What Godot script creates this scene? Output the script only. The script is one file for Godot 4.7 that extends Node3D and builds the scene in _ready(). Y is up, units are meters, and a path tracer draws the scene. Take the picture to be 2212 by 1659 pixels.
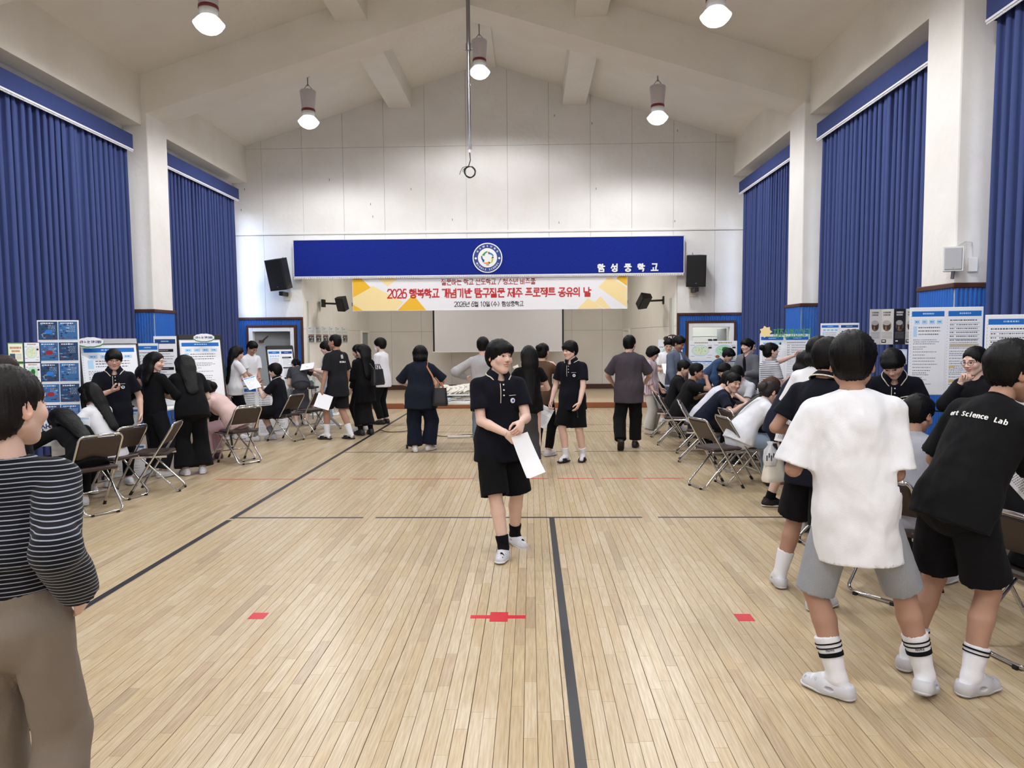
extends Node3D
# School gym set out for a project fair: a recreation in metres. Floor at y = 0, camera above the origin, the stage towards -z.
const CX := -1.02        # middle line of the hall
const XL := -7.3
const XR := 5.26
const ZF := -17.5        # front wall
const ZB := 5.0          # wall behind the camera
var rng := RandomNumberGenerator.new()
var taken := {}
var M := {}

# ---------- mesh builder ----------
class MB:
	var st := SurfaceTool.new()
	func _init():
		st.begin(Mesh.PRIMITIVE_TRIANGLES)
		st.set_smooth_group(-1)
	func sm(g: int): st.set_smooth_group(g)
	func col(c: Color): st.set_color(c)
	func tri(a: Vector3, b: Vector3, c: Vector3):
		st.set_uv(Vector2.ZERO); st.add_vertex(a)
		st.add_vertex(c)
		st.add_vertex(b)
	func quad(a: Vector3, b: Vector3, c: Vector3, d: Vector3):   # counter-clockwise seen from the front; uv (0,1) (1,1) (1,0) (0,0)
		st.set_uv(Vector2(0, 1)); st.add_vertex(a)
		st.set_uv(Vector2(1, 0)); st.add_vertex(c)
		st.set_uv(Vector2(1, 1)); st.add_vertex(b)
		st.set_uv(Vector2(0, 1)); st.add_vertex(a)
		st.set_uv(Vector2(0, 0)); st.add_vertex(d)
		st.set_uv(Vector2(1, 0)); st.add_vertex(c)
	func box(lo: Vector3, hi: Vector3, t := Transform3D.IDENTITY, bottom := true):
		var p := []
		for i in 8: p.append(t * Vector3(hi.x if i & 1 else lo.x, hi.y if i & 2 else lo.y, hi.z if i & 4 else lo.z))
		quad(p[4], p[5], p[7], p[6]); quad(p[1], p[0], p[2], p[3])
		quad(p[5], p[1], p[3], p[7]); quad(p[0], p[4], p[6], p[2])
		quad(p[6], p[7], p[3], p[2])
		if bottom: quad(p[0], p[1], p[5], p[4])
	func rbox(lo: Vector3, hi: Vector3, r: float, t := Transform3D.IDENTITY):    # box with chamfered edges
		var c := (lo + hi) / 2.0; var h := (hi - lo) / 2.0
		var v := func(sx: int, sy: int, sz: int, ax: int) -> Vector3:
			var s := Vector3(sx, sy, sz)
			var q := Vector3(h.x - r, h.y - r, h.z - r)
			q[ax] = h[ax]
			return t * (c + s * q)
		for ax in 3:
			for s in [-1, 1]:
				var u := (ax + 1) % 3; var w := (ax + 2) % 3
				var q := []
				for k in [[-1, -1], [1, -1], [1, 1], [-1, 1]]:
					var g := [0, 0, 0]; g[ax] = s; g[u] = k[0]; g[w] = k[1]
					q.append(v.call(g[0], g[1], g[2], ax))
				if s > 0: quad(q[0], q[1], q[2], q[3])
				else: quad(q[3], q[2], q[1], q[0])
		for ax in 3:                      # twelve edge bevels
			var u := (ax + 1) % 3; var w := (ax + 2) % 3
			for su in [-1, 1]:
				for sw in [-1, 1]:
					var g := [0, 0, 0]; g[u] = su; g[w] = sw
					g[ax] = -1; var a1: Vector3 = v.call(g[0], g[1], g[2], u); var b1: Vector3 = v.call(g[0], g[1], g[2], w)
					g[ax] = 1; var a2: Vector3 = v.call(g[0], g[1], g[2], u); var b2: Vector3 = v.call(g[0], g[1], g[2], w)
					if su * sw > 0: quad(a1, b1, b2, a2)
					else: quad(b1, a1, a2, b2)
		for i in 8:
			var sx := 1 if i & 1 else -1; var sy := 1 if i & 2 else -1; var sz := 1 if i & 4 else -1
			var a: Vector3 = v.call(sx, sy, sz, 0); var b: Vector3 = v.call(sx, sy, sz, 1); var d: Vector3 = v.call(sx, sy, sz, 2)
			if sx * sy * sz > 0: tri(a, b, d)
			else: tri(a, d, b)
	func tube(a: Vector3, b: Vector3, ra: float, rb: float, n := 10, caps := true):
		path([a, b], [ra, rb], n, caps)
	func path(pts: Array, rad, n := 8, caps := true, flat := 1.0, fdir := Vector3.UP):   # swept tube; fdir is squeezed by flat
		var rings := []
		var up := Vector3.ZERO
		for i in pts.size():
			var d: Vector3 = pts[mini(i + 1, pts.size() - 1)] - pts[maxi(i - 1, 0)]
			d = d.normalized()
			if i == 0:
				up = fdir if absf(fdir.dot(d)) < 0.95 else Vector3.RIGHT
			up = (up - d * up.dot(d)).normalized()
			var s := d.cross(up)
			var r: float = rad[i] if rad is Array else rad
			var ring := []
			for k in n:
				var an := TAU * k / n
				ring.append(pts[i] + (s * cos(an) + up * sin(an) * flat) * r)
			rings.append(ring)
		sm(1)
		for i in rings.size() - 1:
			for k in n:
				var k2 := (k + 1) % n
				quad(rings[i][k], rings[i + 1][k], rings[i + 1][k2], rings[i][k2])
		sm(-1)
		if caps:
			for k in range(1, n - 1):
				tri(rings[0][0], rings[0][k], rings[0][k + 1])
				tri(rings[-1][0], rings[-1][k + 1], rings[-1][k])
	func lathe(prof: Array, n := 24, t := Transform3D.IDENTITY):     # Vector2(radius, height), bottom to top
		sm(1)
		for i in prof.size() - 1:
			for k in n:
				var a := TAU * k / n; var b := TAU * (k + 1) / n
				var p: Vector2 = prof[i]; var q: Vector2 = prof[i + 1]
				quad(t * Vector3(p.x * sin(a), p.y, p.x * cos(a)), t * Vector3(p.x * sin(b), p.y, p.x * cos(b)), t * Vector3(q.x * sin(b), q.y, q.x * cos(b)), t * Vector3(q.x * sin(a), q.y, q.x * cos(a)))
		sm(-1)
	func prism(poly: PackedVector2Array, z0: float, z1: float, t := Transform3D.IDENTITY):   # outline in x-y, extruded along z
		var pl := poly
		if Geometry2D.is_polygon_clockwise(pl): pl.reverse()
		var ix := Geometry2D.triangulate_polygon(pl)
		for i in range(0, ix.size(), 3):
			var a := pl[ix[i]]; var b := pl[ix[i + 1]]; var c := pl[ix[i + 2]]
			if (b - a).cross(c - a) < 0.0:
				var e := b; b = c; c = e
			tri(t * Vector3(a.x, a.y, z1), t * Vector3(b.x, b.y, z1), t * Vector3(c.x, c.y, z1))
			tri(t * Vector3(a.x, a.y, z0), t * Vector3(c.x, c.y, z0), t * Vector3(b.x, b.y, z0))
		for i in pl.size():
			var a := pl[i]; var b := pl[(i + 1) % pl.size()]
			quad(t * Vector3(a.x, a.y, z0), t * Vector3(b.x, b.y, z0), t * Vector3(b.x, b.y, z1), t * Vector3(a.x, a.y, z1))
	func done() -> ArrayMesh:
		st.generate_normals()
		st.index()
		return st.commit()

# ---------- naming and tagging ----------
func numbered(called: String) -> String:
	if not taken.has(called):
		taken[called] = 0
		return called
	taken[called] += 1
	return "%s_%03d" % [called, taken[called]]
func tag(o: Node, label := "", category := "", group := "", kind := ""):
	if label: o.set_meta("label", label)
	if category: o.set_meta("category", category)
	if group: o.set_meta("group", group)
	if kind: o.set_meta("kind", kind)
	return o
func thing(called: String, label: String, category: String, at := Vector3.ZERO, turn := 0.0, group := "") -> Node3D:
	var o := Node3D.new()
	o.name = numbered(called)
	add_child(o)
	o.position = at
	o.rotation.y = turn
	tag(o, label, category, group)
	return o
func part(called: String, mesh: Mesh, mat: Material, parent: Node, label := "") -> MeshInstance3D:
	var o := MeshInstance3D.new()
	o.name = called if parent != self else numbered(called)
	o.mesh = mesh
	o.material_override = mat
	o.cast_shadow = GeometryInstance3D.SHADOW_CASTING_SETTING_ON
	parent.add_child(o, true)
	if label: o.set_meta("label", label)
	return o
func struct(called: String) -> Node3D:
	var o := Node3D.new()
	o.name = called
	add_child(o)
	o.set_meta("kind", "structure")
	return o
func dup(src: Node3D, at: Vector3, turn: float, label: String, group := "") -> Node3D:
	var o: Node3D = src.duplicate()
	var base := src.name as String
	o.name = numbered(base)
	add_child(o)
	o.position = at
	o.rotation.y = turn
	tag(o, label, "", group)
	return o

# ---------- materials ----------
func mat(c: Color, rough := 0.7, metal := 0.0, spec := 0.5) -> StandardMaterial3D:
	var m := StandardMaterial3D.new()
	m.albedo_color = c
	m.roughness = rough
	m.metallic = metal
	m.metallic_specular = spec
	return m
func c8(r: int, g: int, b: int) -> Color: return Color(r / 255.0, g / 255.0, b / 255.0)
func noise_tex(freq: float, lo: Color, hi: Color, size := 512, octaves := 4, sd := 1, normal := false) -> NoiseTexture2D:
	var n := FastNoiseLite.new()
	n.seed = sd
	n.noise_type = FastNoiseLite.TYPE_SIMPLEX_SMOOTH
	n.frequency = freq
	n.fractal_octaves = octaves
	var t := NoiseTexture2D.new()
	t.width = size; t.height = size
	t.seamless = true
	t.noise = n
	if normal:
		t.as_normal_map = true
		t.bump_strength = 4.0
	else:
		var g := Gradient.new()
		g.set_color(0, lo); g.set_color(1, hi)
		t.color_ramp = g
	return t
func triplanar(m: StandardMaterial3D, scale: Vector3, world := true):
	m.uv1_triplanar = true
	m.uv1_world_triplanar = world
	m.uv1_scale = scale
	return m
func fabric(c: Color, rough := 0.9, weave := 0.25) -> StandardMaterial3D:
	var m := mat(c, rough, 0.0, 0.25)
	m.normal_enabled = true
	m.normal_texture = M.weave_n
	m.normal_scale = weave
	triplanar(m, Vector3(3, 3, 3), false)
	return m
func make_materials():
	M.weave_n = noise_tex(0.25, Color.BLACK, Color.WHITE, 256, 2, 5, true)
	M.plaster_n = noise_tex(0.08, Color.BLACK, Color.WHITE, 256, 4, 9, true)
	M.wall = mat(c8(236, 234, 230), 0.75, 0, 0.3)
	M.wall.albedo_texture = noise_tex(0.004, Color(0.965, 0.96, 0.95), Color(1, 1, 1), 512, 5, 3)
	M.wall.normal_enabled = true; M.wall.normal_texture = M.plaster_n; M.wall.normal_scale = 0.08
	triplanar(M.wall, Vector3(0.35, 0.35, 0.35))
	M.ceiling = M.wall.duplicate(); M.ceiling.albedo_color = c8(240, 236, 226)
	M.joint = mat(c8(120, 112, 100), 0.9)
	M.brown = mat(c8(74, 40, 28), 0.45)
	M.white = mat(c8(238, 238, 236), 0.5)
	M.paper = mat(c8(240, 241, 245), 0.65, 0, 0.3)
	M.black = mat(c8(16, 16, 18), 0.55)
	M.black_grille = mat(c8(14, 14, 15), 0.7)
	M.chrome = mat(c8(205, 205, 206), 0.14, 1.0)
	M.steel = mat(c8(150, 150, 155), 0.35, 0.9)
	M.vinyl = mat(c8(58, 44, 40), 0.42, 0, 0.5)
	M.vinyl.normal_enabled = true; M.vinyl.normal_texture = M.plaster_n; M.vinyl.normal_scale = 0.15
	triplanar(M.vinyl, Vector3(5, 5, 5), false)
	M.slat = mat(c8(40, 102, 190), 0.45, 0, 0.4)
	M.curtain = fabric(c8(66, 78, 125), 0.85, 0.3)
	M.curtain.backlight_enabled = true; M.curtain.backlight = Color(0.01, 0.016, 0.04)
	M.valance = fabric(c8(58, 69, 114), 0.9, 0.2)
	M.fringe = mat(c8(222, 222, 228), 0.8)
	M.pelmet = fabric(c8(30, 48, 142), 0.92, 0.3)
	M.pelmet.albedo_texture = noise_tex(0.012, Color(0.86, 0.86, 0.9), Color(1, 1, 1), 512, 4, 21)
	M.screen = mat(c8(236, 236, 244), 0.8, 0, 0.2)
	M.lacquer = []
	var grain := noise_tex(0.02, Color(0.86, 0.82, 0.76), Color(1, 1, 1), 1024, 5, 11)
	M.grain = grain
	var tones := [c8(203, 186, 157), c8(198, 180, 149), c8(208, 193, 166), c8(191, 172, 144), c8(201, 183, 150), c8(184, 166, 140)]
	for t in tones: M.lacquer.append(wood(t, 0.31))
	M.planks = wood(Color.WHITE, 0.31); M.planks.vertex_color_use_as_albedo = true
	M.subfloor = mat(c8(70, 48, 30), 0.9)
	M.stage_wood = wood(c8(206, 188, 162), 0.4)
	M.stage_edge = wood(c8(150, 92, 58), 0.45)
	M.line_black = mat(c8(28, 29, 36), 0.4)
	M.line_red = mat(c8(196, 28, 44), 0.45)
	M.grey_door = mat(c8(150, 156, 158), 0.5)
	M.inner = mat(c8(196, 198, 190), 0.8)
	M.glass = mat(Color(0.95, 0.97, 1.0, 0.12), 0.03); M.glass.transparency = BaseMaterial3D.TRANSPARENCY_ALPHA
	M.acrylic = mat(Color(0.93, 0.95, 0.98, 0.45), 0.1); M.acrylic.transparency = BaseMaterial3D.TRANSPARENCY_ALPHA
	M.housing = mat(c8(205, 198, 202), 0.3); M.red_band = mat(c8(120, 40, 40), 0.4)
	M.cream = mat(c8(222, 214, 196), 0.7); M.badge = mat(c8(60, 90, 170), 0.5)
	M.crest_blue = mat(c8(36, 62, 140), 0.5); M.spots = mat(c8(120, 120, 112), 0.8); M.spots.albedo_texture = noise_tex(0.08, Color(0.1, 0.1, 0.1), Color(1, 1, 1), 256, 2, 44); triplanar(M.spots, Vector3(6, 6, 6), false)
	M.fan = mat(c8(226, 222, 208), 0.7); M.blue_paper = mat(c8(190, 212, 232), 0.7); M.teal = mat(c8(130, 190, 186), 0.5); M.grey_grille = mat(c8(186, 188, 192), 0.6)
	M.lamp_top = mat(c8(225, 228, 235), 0.25); M.lamp_top.emission_enabled = true; M.lamp_top.emission = Color(0.95, 0.97, 1.0); M.lamp_top.emission_energy_multiplier = 0.9
	M.lamp_glow = mat(c8(255, 255, 255), 0.3); M.lamp_glow.emission_enabled = true; M.lamp_glow.emission = Color(0.97, 0.98, 1.0); M.lamp_glow.emission_energy_multiplier = 5.0
	M.lamp_soft = M.lamp_glow.duplicate(); M.lamp_soft.emission_energy_multiplier = 1.2
func wood(c: Color, rough: float) -> StandardMaterial3D:
	var m := mat(c, rough, 0.0, 0.45)
	m.albedo_texture = M.grain
	triplanar(m, Vector3(3.1, 3.1, 0.22))
	return m

# ---------- hangul drawn as strokes ----------
const CHO := "ㄱㄲㄴㄷㄸㄹㅁㅂㅃㅅㅆㅇㅈㅉㅊㅋㅌㅍㅎ"
const JUNG := "ㅏㅐㅑㅒㅓㅔㅕㅖㅗㅘㅙㅚㅛㅜㅝㅞㅟㅠㅡㅢㅣ"
const JONG := " ㄱㄲㄳㄴㄵㄶㄷㄹㄺㄻㄼㄽㄾㄿㅀㅁㅂㅄㅅㅆㅇㅈㅊㅋㅌㅍㅎ"
const JAMO := {
	"ㄱ": "00 a0 98 8a", "ㄴ": "00 0a aa", "ㄷ": "a0 00 0a aa", "ㄹ": "00 a0 a5 05 0a aa", "ㅁ": "00 a0 aa 0a 00", "ㅂ": "00 0a aa a0|05 a5", "ㅅ": "50 0a|54 aa", "ㅇ": "o",
	"ㅈ": "00 a0|50 0a|55 aa", "ㅊ": "40 60|03 a3|53 0a|56 aa", "ㅋ": "00 a0 98 8a|05 95", "ㅌ": "a0 00 0a aa|05 a5", "ㅍ": "00 a0|30 3a|70 7a|0a aa", "ㅎ": "30 70|02 a2|O",
	"ㅏ": "30 3a|35 a5", "ㅐ": "20 2a|80 8a|25 85", "ㅑ": "30 3a|33 a3|37 a7", "ㅓ": "70 7a|05 75", "ㅔ": "50 5a|90 9a|05 55", "ㅕ": "70 7a|03 73|07 77", "ㅖ": "50 5a|90 9a|03 53|07 57", "ㅣ": "50 5a",
	"ㅗ": "0a aa|50 5a", "ㅛ": "0a aa|30 3a|70 7a", "ㅜ": "00 a0|50 5a", "ㅠ": "00 a0|30 3a|70 7a", "ㅡ": "05 a5"}
func hx(s: String) -> float: return s.hex_to_int() / 10.0
func jamo(j: String, r: Rect2, out: Array):
	if not JAMO.has(j): return
	for s in (JAMO[j] as String).split("|"):
		if s == "o" or s == "O":
			var pts := []
			var q := Rect2(r.position + Vector2(0, r.size.y * 0.42), Vector2(r.size.x, r.size.y * 0.58)) if s == "O" else r
			var rad := q.size / 2.0
			for k in 13: pts.append(q.get_center() + Vector2(cos(TAU * k / 12), sin(TAU * k / 12)) * rad)
			out.append(pts)
		else:
			var pts := []
			for p in s.split(" "): pts.append(r.position + Vector2(hx(p[0]), hx(p[1])) * r.size)
			out.append(pts)
func syllable(ch: String, out: Array):       # strokes in a unit square, y down
	var u := ch.unicode_at(0) - 0xAC00
	if u < 0: return
	var c := CHO[u / 588]; var v := JUNG[(u % 588) / 28]; var f := JONG[u % 28]
	var h := 1.0 if f == " " else 0.56
	var two := {"ㅘ": "ㅗㅏ", "ㅙ": "ㅗㅐ", "ㅚ": "ㅗㅣ", "ㅝ": "ㅜㅓ", "ㅞ": "ㅜㅔ", "ㅟ": "ㅜㅣ", "ㅢ": "ㅡㅣ"}
	if two.has(v):
		jamo(c, Rect2(0.03, 0.04, 0.5, h * 0.46), out)
		jamo(two[v][0], Rect2(0.0, h * 0.62, 0.6, h * 0.26), out)
		jamo(two[v][1], Rect2(0.62, 0.0, 0.34, h), out)
	elif v in "ㅗㅛㅜㅠㅡ":
		var low: bool = v in "ㅜㅠ"
		jamo(c, Rect2(0.17, 0.02, 0.66, h * 0.44), out)
		jamo(v, Rect2(0.0, h * (0.66 if low else 0.56), 1.0, h * (0.34 if low else 0.36)) if v != "ㅡ" else Rect2(0, h * 0.6, 1, h * 0.3), out)
	else:
		jamo(c, Rect2(0.02, 0.06 * h, 0.5, h * 0.84), out)
		jamo(v, Rect2(0.58, 0.0, 0.42, h), out)
	if f != " ": jamo(f, Rect2(0.18, 0.68, 0.7, 0.32), out)
const LATIN := {"/": "0a a0", "(": "80 44 46 8a", ")": "20 64 66 2a", "1": "22 50 5a", "0": "o", "2": "02 20 80 a2 a4 0a aa", "6": "90 40 06 08 2a 8a a8 a6 84 24 05", "!": "50 57|59 5a", ".": "59 5a", "-": "25 85", "~": "06 34 66 94", "ㅋ": "00"}
# lays a line of hangul, digits and signs centred on the origin in x-y, letters standing h high, strokes w wide, d thick along z
func lettering(text: String, h: float, w: float, d: float, gap := 0.12, space := 0.4, squeeze := 0.9) -> ArrayMesh:
	var mb := MB.new()
	var runs := []
	var x := 0.0
	for ch in text:
		if ch == " ":
			x += h * space
			continue
		var out := []
		var adv := h * squeeze
		if ch.unicode_at(0) >= 0xAC00: syllable(ch, out)
		else:
			adv = h * 0.52
			if LATIN.has(ch):
				for s in (LATIN[ch] as String).split("|"):
					var pts := []
					if s == "o":
						for k in 13: pts.append(Vector2(0.5 + 0.5 * cos(TAU * k / 12), 0.5 + 0.5 * sin(TAU * k / 12)))
					else:
						for p in s.split(" "): pts.append(Vector2(hx(p[0]), hx(p[1])))
					out.append(pts)
		for st in out:
			var pp := []
			for p in st: pp.append(Vector2(x + p.x * adv, h * (0.5 - p.y)))
			runs.append(pp)
		x += adv + h * gap
	x -= h * gap
	var cnt := 0
	for pp in runs:
		for i in pp.size() - 1:
			var a: Vector2 = pp[i] - Vector2(x / 2, 0); var b: Vector2 = pp[i + 1] - Vector2(x / 2, 0)
			var e := (b - a).normalized() * w / 2
			var n := Vector2(-e.y, e.x)
			a -= e * 0.9; b += e * 0.9
			mb.prism(PackedVector2Array([a - n, b - n, b + n, a + n]), -0.0006, d + 0.00045 * (cnt % 9))
			cnt += 1
	return mb.done()

const LAMP := 6.8
const STAGE_LAMP := 4.5
func _ready():
	var cam := Camera3D.new(); cam.name = "camera"
	cam.fov = rad_to_deg(2.0 * atan(829.5 / 1533.0)); cam.near = 0.05; cam.far = 200.0
	cam.position = Vector3(0, 1.7, 0); cam.rotation_degrees = Vector3(-3.6, 1.53, -0.45)
	add_child(cam); cam.current = true
	var we := WorldEnvironment.new(); we.name = "environment"
	var env := Environment.new()
	env.background_mode = Environment.BG_SKY
	var sm := ProceduralSkyMaterial.new()
	sm.sky_top_color = Color(0.62, 0.75, 0.95); sm.sky_horizon_color = Color(0.9, 0.94, 1.0); sm.ground_horizon_color = Color(0.75, 0.76, 0.74); sm.ground_bottom_color = Color(0.4, 0.4, 0.38)
	sm.sky_energy_multiplier = 3.5; sm.ground_energy_multiplier = 1.8
	var sky := Sky.new(); sky.sky_material = sm
	env.sky = sky
	env.tonemap_mode = Environment.TONE_MAPPER_LINEAR
	env.tonemap_exposure = 1.18
	env.sdfgi_enabled = true; env.ssao_enabled = true; env.ssil_enabled = true
	we.environment = env
	add_child(we)
	make_materials()
	build_hall()
	build_fittings()
	make_shared()
	build_people()
	build_things()
	run_queue()
	dress_up()
	lay_prints()

# ---------- the hall ----------
func ceil_y(x: float) -> float: return 8.35 - 0.32 * absf(x - CX)
func rect(x0: float, y0: float, x1: float, y1: float) -> PackedVector2Array:
	return PackedVector2Array([Vector2(x0, y0), Vector2(x1, y0), Vector2(x1, y1), Vector2(x0, y1)])
func slab(lo: Vector3, hi: Vector3) -> ArrayMesh:
	var mb := MB.new(); mb.box(lo, hi); return mb.done()
func slats(a: Vector3, b: Vector3, y0: float, y1: float, pitch: float, mb: MB):   # upright half-round strips between two floor points, bulging to the left of a->b seen from above
	var d := (b - a); var len := d.length(); d = d / len
	var n := Vector3(-d.z, 0, d.x)
	var cnt := maxi(1, int(round(len / pitch))); var p := len / cnt
	for i in cnt:
		var prev := Vector3.ZERO
		for k in 6:
			var t := PI * k / 5.0
			var q := a + d * (p * (i + 0.5 - 0.44 * cos(t))) + n * (0.006 + 0.017 * sin(t))
			if k > 0:
				mb.sm(2)
				mb.quad(Vector3(prev.x, y0, prev.z), Vector3(q.x, y0, q.z), Vector3(q.x, y1, q.z), Vector3(prev.x, y1, prev.z))
			prev = q
	mb.sm(-1)
func frame_door(o: Node3D, x0: float, x1: float, y1: float, w: float, z: float):
	var mb := MB.new()
	for q in [[x0, 0.0, x0 + w, y1], [x1 - w, 0.0, x1, y1], [x0 + w, y1 - w, x1 - w, y1]]: mb.rbox(Vector3(q[0], q[1], z - 0.16), Vector3(q[2], q[3], z + 0.05), 0.006)
	part("door_frame", mb.done(), M.white, o)
	mb = MB.new()
	var e := 0.055
	for q in [[x0 - e, 0.0, x0, y1 + e], [x1, 0.0, x1 + e, y1 + e], [x0, y1, x1, y1 + e]]: mb.rbox(Vector3(q[0], q[1], z - 0.02), Vector3(q[2], q[3], z + 0.065), 0.006)
	part("door_casing", mb.done(), M.brown, o)

func build_hall():
	# floor
	var fl := struct("floor")
	part("subfloor", slab(Vector3(XL - 0.2, -0.2, -23.0), Vector3(XR + 0.2, -0.012, ZB + 0.2)), M.subfloor, fl)
	build_planks(fl)
	var ln := func(x0: float, z0: float, x1: float, z1: float, m: Material, called := "court_line"): part(called, slab(Vector3(x0, 0.0, z0), Vector3(x1, 0.0009, z1)), m, fl)
	ln.call(-2.91, -17.0, -2.855, -6.65, M.line_black); ln.call(-2.91, -6.6, -2.855, 3.0, M.line_black)
	ln.call(0.165, -6.69, 0.215, 2.0, M.line_black)
	for q in [[-2.86, -1.62], [-1.5, 1.05], [1.2, 3.3]]: ln.call(q[0], -6.71, q[1], -6.67, M.line_black)
	for q in [[-3.9, -2.9], [-2.75, -2.35], [-2.2, -1.9], [-1.75, -0.7], [-0.55, 0.2], [0.32, 0.75], [0.85, 1.3], [1.36, 1.85]]: ln.call(q[0], -8.6, q[1], -8.57, M.line_red)
	for q in [[-2.85, 0.5], [0.65, 3.4]]: ln.call(q[0], -10.69, q[1], -10.65, M.line_black)
	ln.call(-2.8, -14.05, 3.0, -14.02, M.line_black); ln.call(-2.8, -13.0, 3.0, -12.97, M.line_black)
	ln.call(-1.75, -4.31, -1.65, -4.21, M.line_red, "red_mark"); ln.call(1.24, -4.31, 1.34, -4.2, M.line_red, "red_mark")
	ln.call(-0.26, -4.33, -0.15, -4.18, M.line_red, "red_mark"); ln.call(-0.38, -4.28, -0.26, -4.23, M.line_red, "red_mark"); ln.call(-0.15, -4.28, -0.04, -4.23, M.line_red, "red_mark")
	# front wall: backing with the stage opening and two doorways, joints showing between proud panels
	var wf := struct("wall_front")
	var g := PackedVector2Array([Vector2(XL, 3.4), Vector2(XR, 3.4), Vector2(XR, ceil_y(XR)), Vector2(CX, ceil_y(CX)), Vector2(XL, ceil_y(XL))])
	var mb := MB.new()
	var zb := ZF - 0.016
	mb.prism(g, zb - 0.2, zb)
	for q in [[XL, 0, -6.99, 3.4], [-6.99, 2.04, -5.85, 3.4], [-5.85, 0, -5.64, 3.4], [3.58, 0, 3.85, 3.4], [3.85, 2.06, 4.95, 3.4], [4.95, 0, XR, 3.4]]: mb.box(Vector3(q[0], q[1], zb - 0.2), Vector3(q[2], q[3], zb))
	part("backing", mb.done(), M.joint, wf)
	g = PackedVector2Array([Vector2(XL, 2.2), Vector2(XR, 2.2), Vector2(XR, ceil_y(XR)), Vector2(CX, ceil_y(CX)), Vector2(XL, ceil_y(XL))])
	for row in [[2.29, 4.30], [4.36, 6.39], [6.39, 8.4]]:
		for k in 14:
			var x0 := maxf(XL, -7.56 + k * 1.003); var x1 := minf(XR, -7.56 + (k + 1) * 1.003)
			if x1 - x0 < 0.02: continue
			var r := rect(x0 + 0.003, row[0] + 0.003, x1 - 0.003, row[1] - 0.003)
			for poly in Geometry2D.intersect_polygons(r, g):
				var pieces := [poly]
				if row[0] < 3.0: pieces = Geometry2D.clip_polygons(poly, rect(-5.64, 0, 3.58, 3.4))
				for pc in pieces:
					mb = MB.new(); mb.prism(pc, zb, ZF + 0.0 + 0.001 * ((k * 7) % 3)); part("panel", mb.done(), M.wall, wf)
	mb = MB.new(); mb.rbox(Vector3(XL, 4.30, zb), Vector3(XR, 4.36, ZF + 0.03), 0.01); part("rail", mb.done(), M.wall, wf)
	# little marks of screw holes on the panels
	mb = MB.new()
	for q in [[-7.0, 5.4], [-4.9, 5.6], [-3.85, 4.7], [-3.9, 5.0], [-1.9, 4.6], [0.6, 7.05], [1.5, 6.85], [1.6, 5.3], [0.7, 4.5], [3.5, 4.5], [3.55, 6.65], [-2.9, 5.35], [-7.1, 4.9]]: mb.box(Vector3(q[0], q[1], ZF), Vector3(q[0] + 0.014, q[1] + 0.05, ZF + 0.004))
	part("wall_marks", mb.done(), M.joint, wf)
	# blue slat panels with brown edging beside the stage
	mb = MB.new()
	slats(Vector3(XL, 0, zb), Vector3(-7.05, 0, zb), 0.0, 2.23, 0.042, mb); slats(Vector3(-7.05, 0, zb), Vector3(-5.79, 0, zb), 2.1, 2.23, 0.042, mb); slats(Vector3(-5.79, 0, zb), Vector3(-5.69, 0, zb), 0.0, 2.23, 0.042, mb)
	slats(Vector3(3.63, 0, zb), Vector3(3.79, 0, zb), 0.0, 2.25, 0.042, mb); slats(Vector3(3.79, 0, zb), Vector3(5.01, 0, zb), 2.12, 2.25, 0.042, mb); slats(Vector3(5.01, 0, zb), Vector3(XR, 0, zb), 0.0, 2.25, 0.042, mb)
	tag(part("slat_panel", mb.done(), M.slat, wf), "", "", "", "stuff")
	mb = MB.new()
	mb.rbox(Vector3(XL, 2.23, zb), Vector3(-5.63, 2.29, ZF + 0.03), 0.008); mb.rbox(Vector3(-5.69, 0, zb), Vector3(-5.63, 2.23, ZF + 0.03), 0.008)
	mb.rbox(Vector3(3.57, 2.25, zb), Vector3(XR, 2.31, ZF + 0.03), 0.008); mb.rbox(Vector3(3.57, 0, zb), Vector3(3.63, 2.25, ZF + 0.03), 0.008)
	part("brown_edging", mb.done(), M.brown, wf)
	# doors and the rooms behind them
	var d1 := struct("door_1"); frame_door(d1, -6.99, -5.85, 2.04, 0.1, ZF)
	var t := Transform3D(Basis(Vector3.UP, deg_to_rad(14.0)), Vector3(-6.88, 0.01, ZF - 0.12))
	mb = MB.new(); mb.rbox(Vector3(0, 0, -0.045), Vector3(0.87, 1.92, 0), 0.006, t)
	part("door_leaf", mb.done(), M.grey_door, d1)
	mb = MB.new(); mb.tube(t * Vector3(0.3, 1.82, 0.03), t * Vector3(0.16, 1.70, 0.03), 0.014, 0.014); mb.rbox(Vector3(0.08, 1.66, 0), Vector3(0.2, 1.72, 0.05), 0.005, t)
	part("door_closer", mb.done(), M.brown, d1)
	var d2 := struct("door_2"); frame_door(d2, 3.85, 4.95, 2.06, 0.1, ZF)
	t = Transform3D(Basis(Vector3.UP, deg_to_rad(88.0)), Vector3(4.84, 0.01, ZF - 0.2))
	mb = MB.new(); mb.rbox(Vector3(0, 0, -0.045), Vector3(0.87, 1.92, 0), 0.006, t); part("door_leaf", mb.done(), M.grey_door, d2)
	var rooms := struct("wall_side_rooms")
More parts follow.
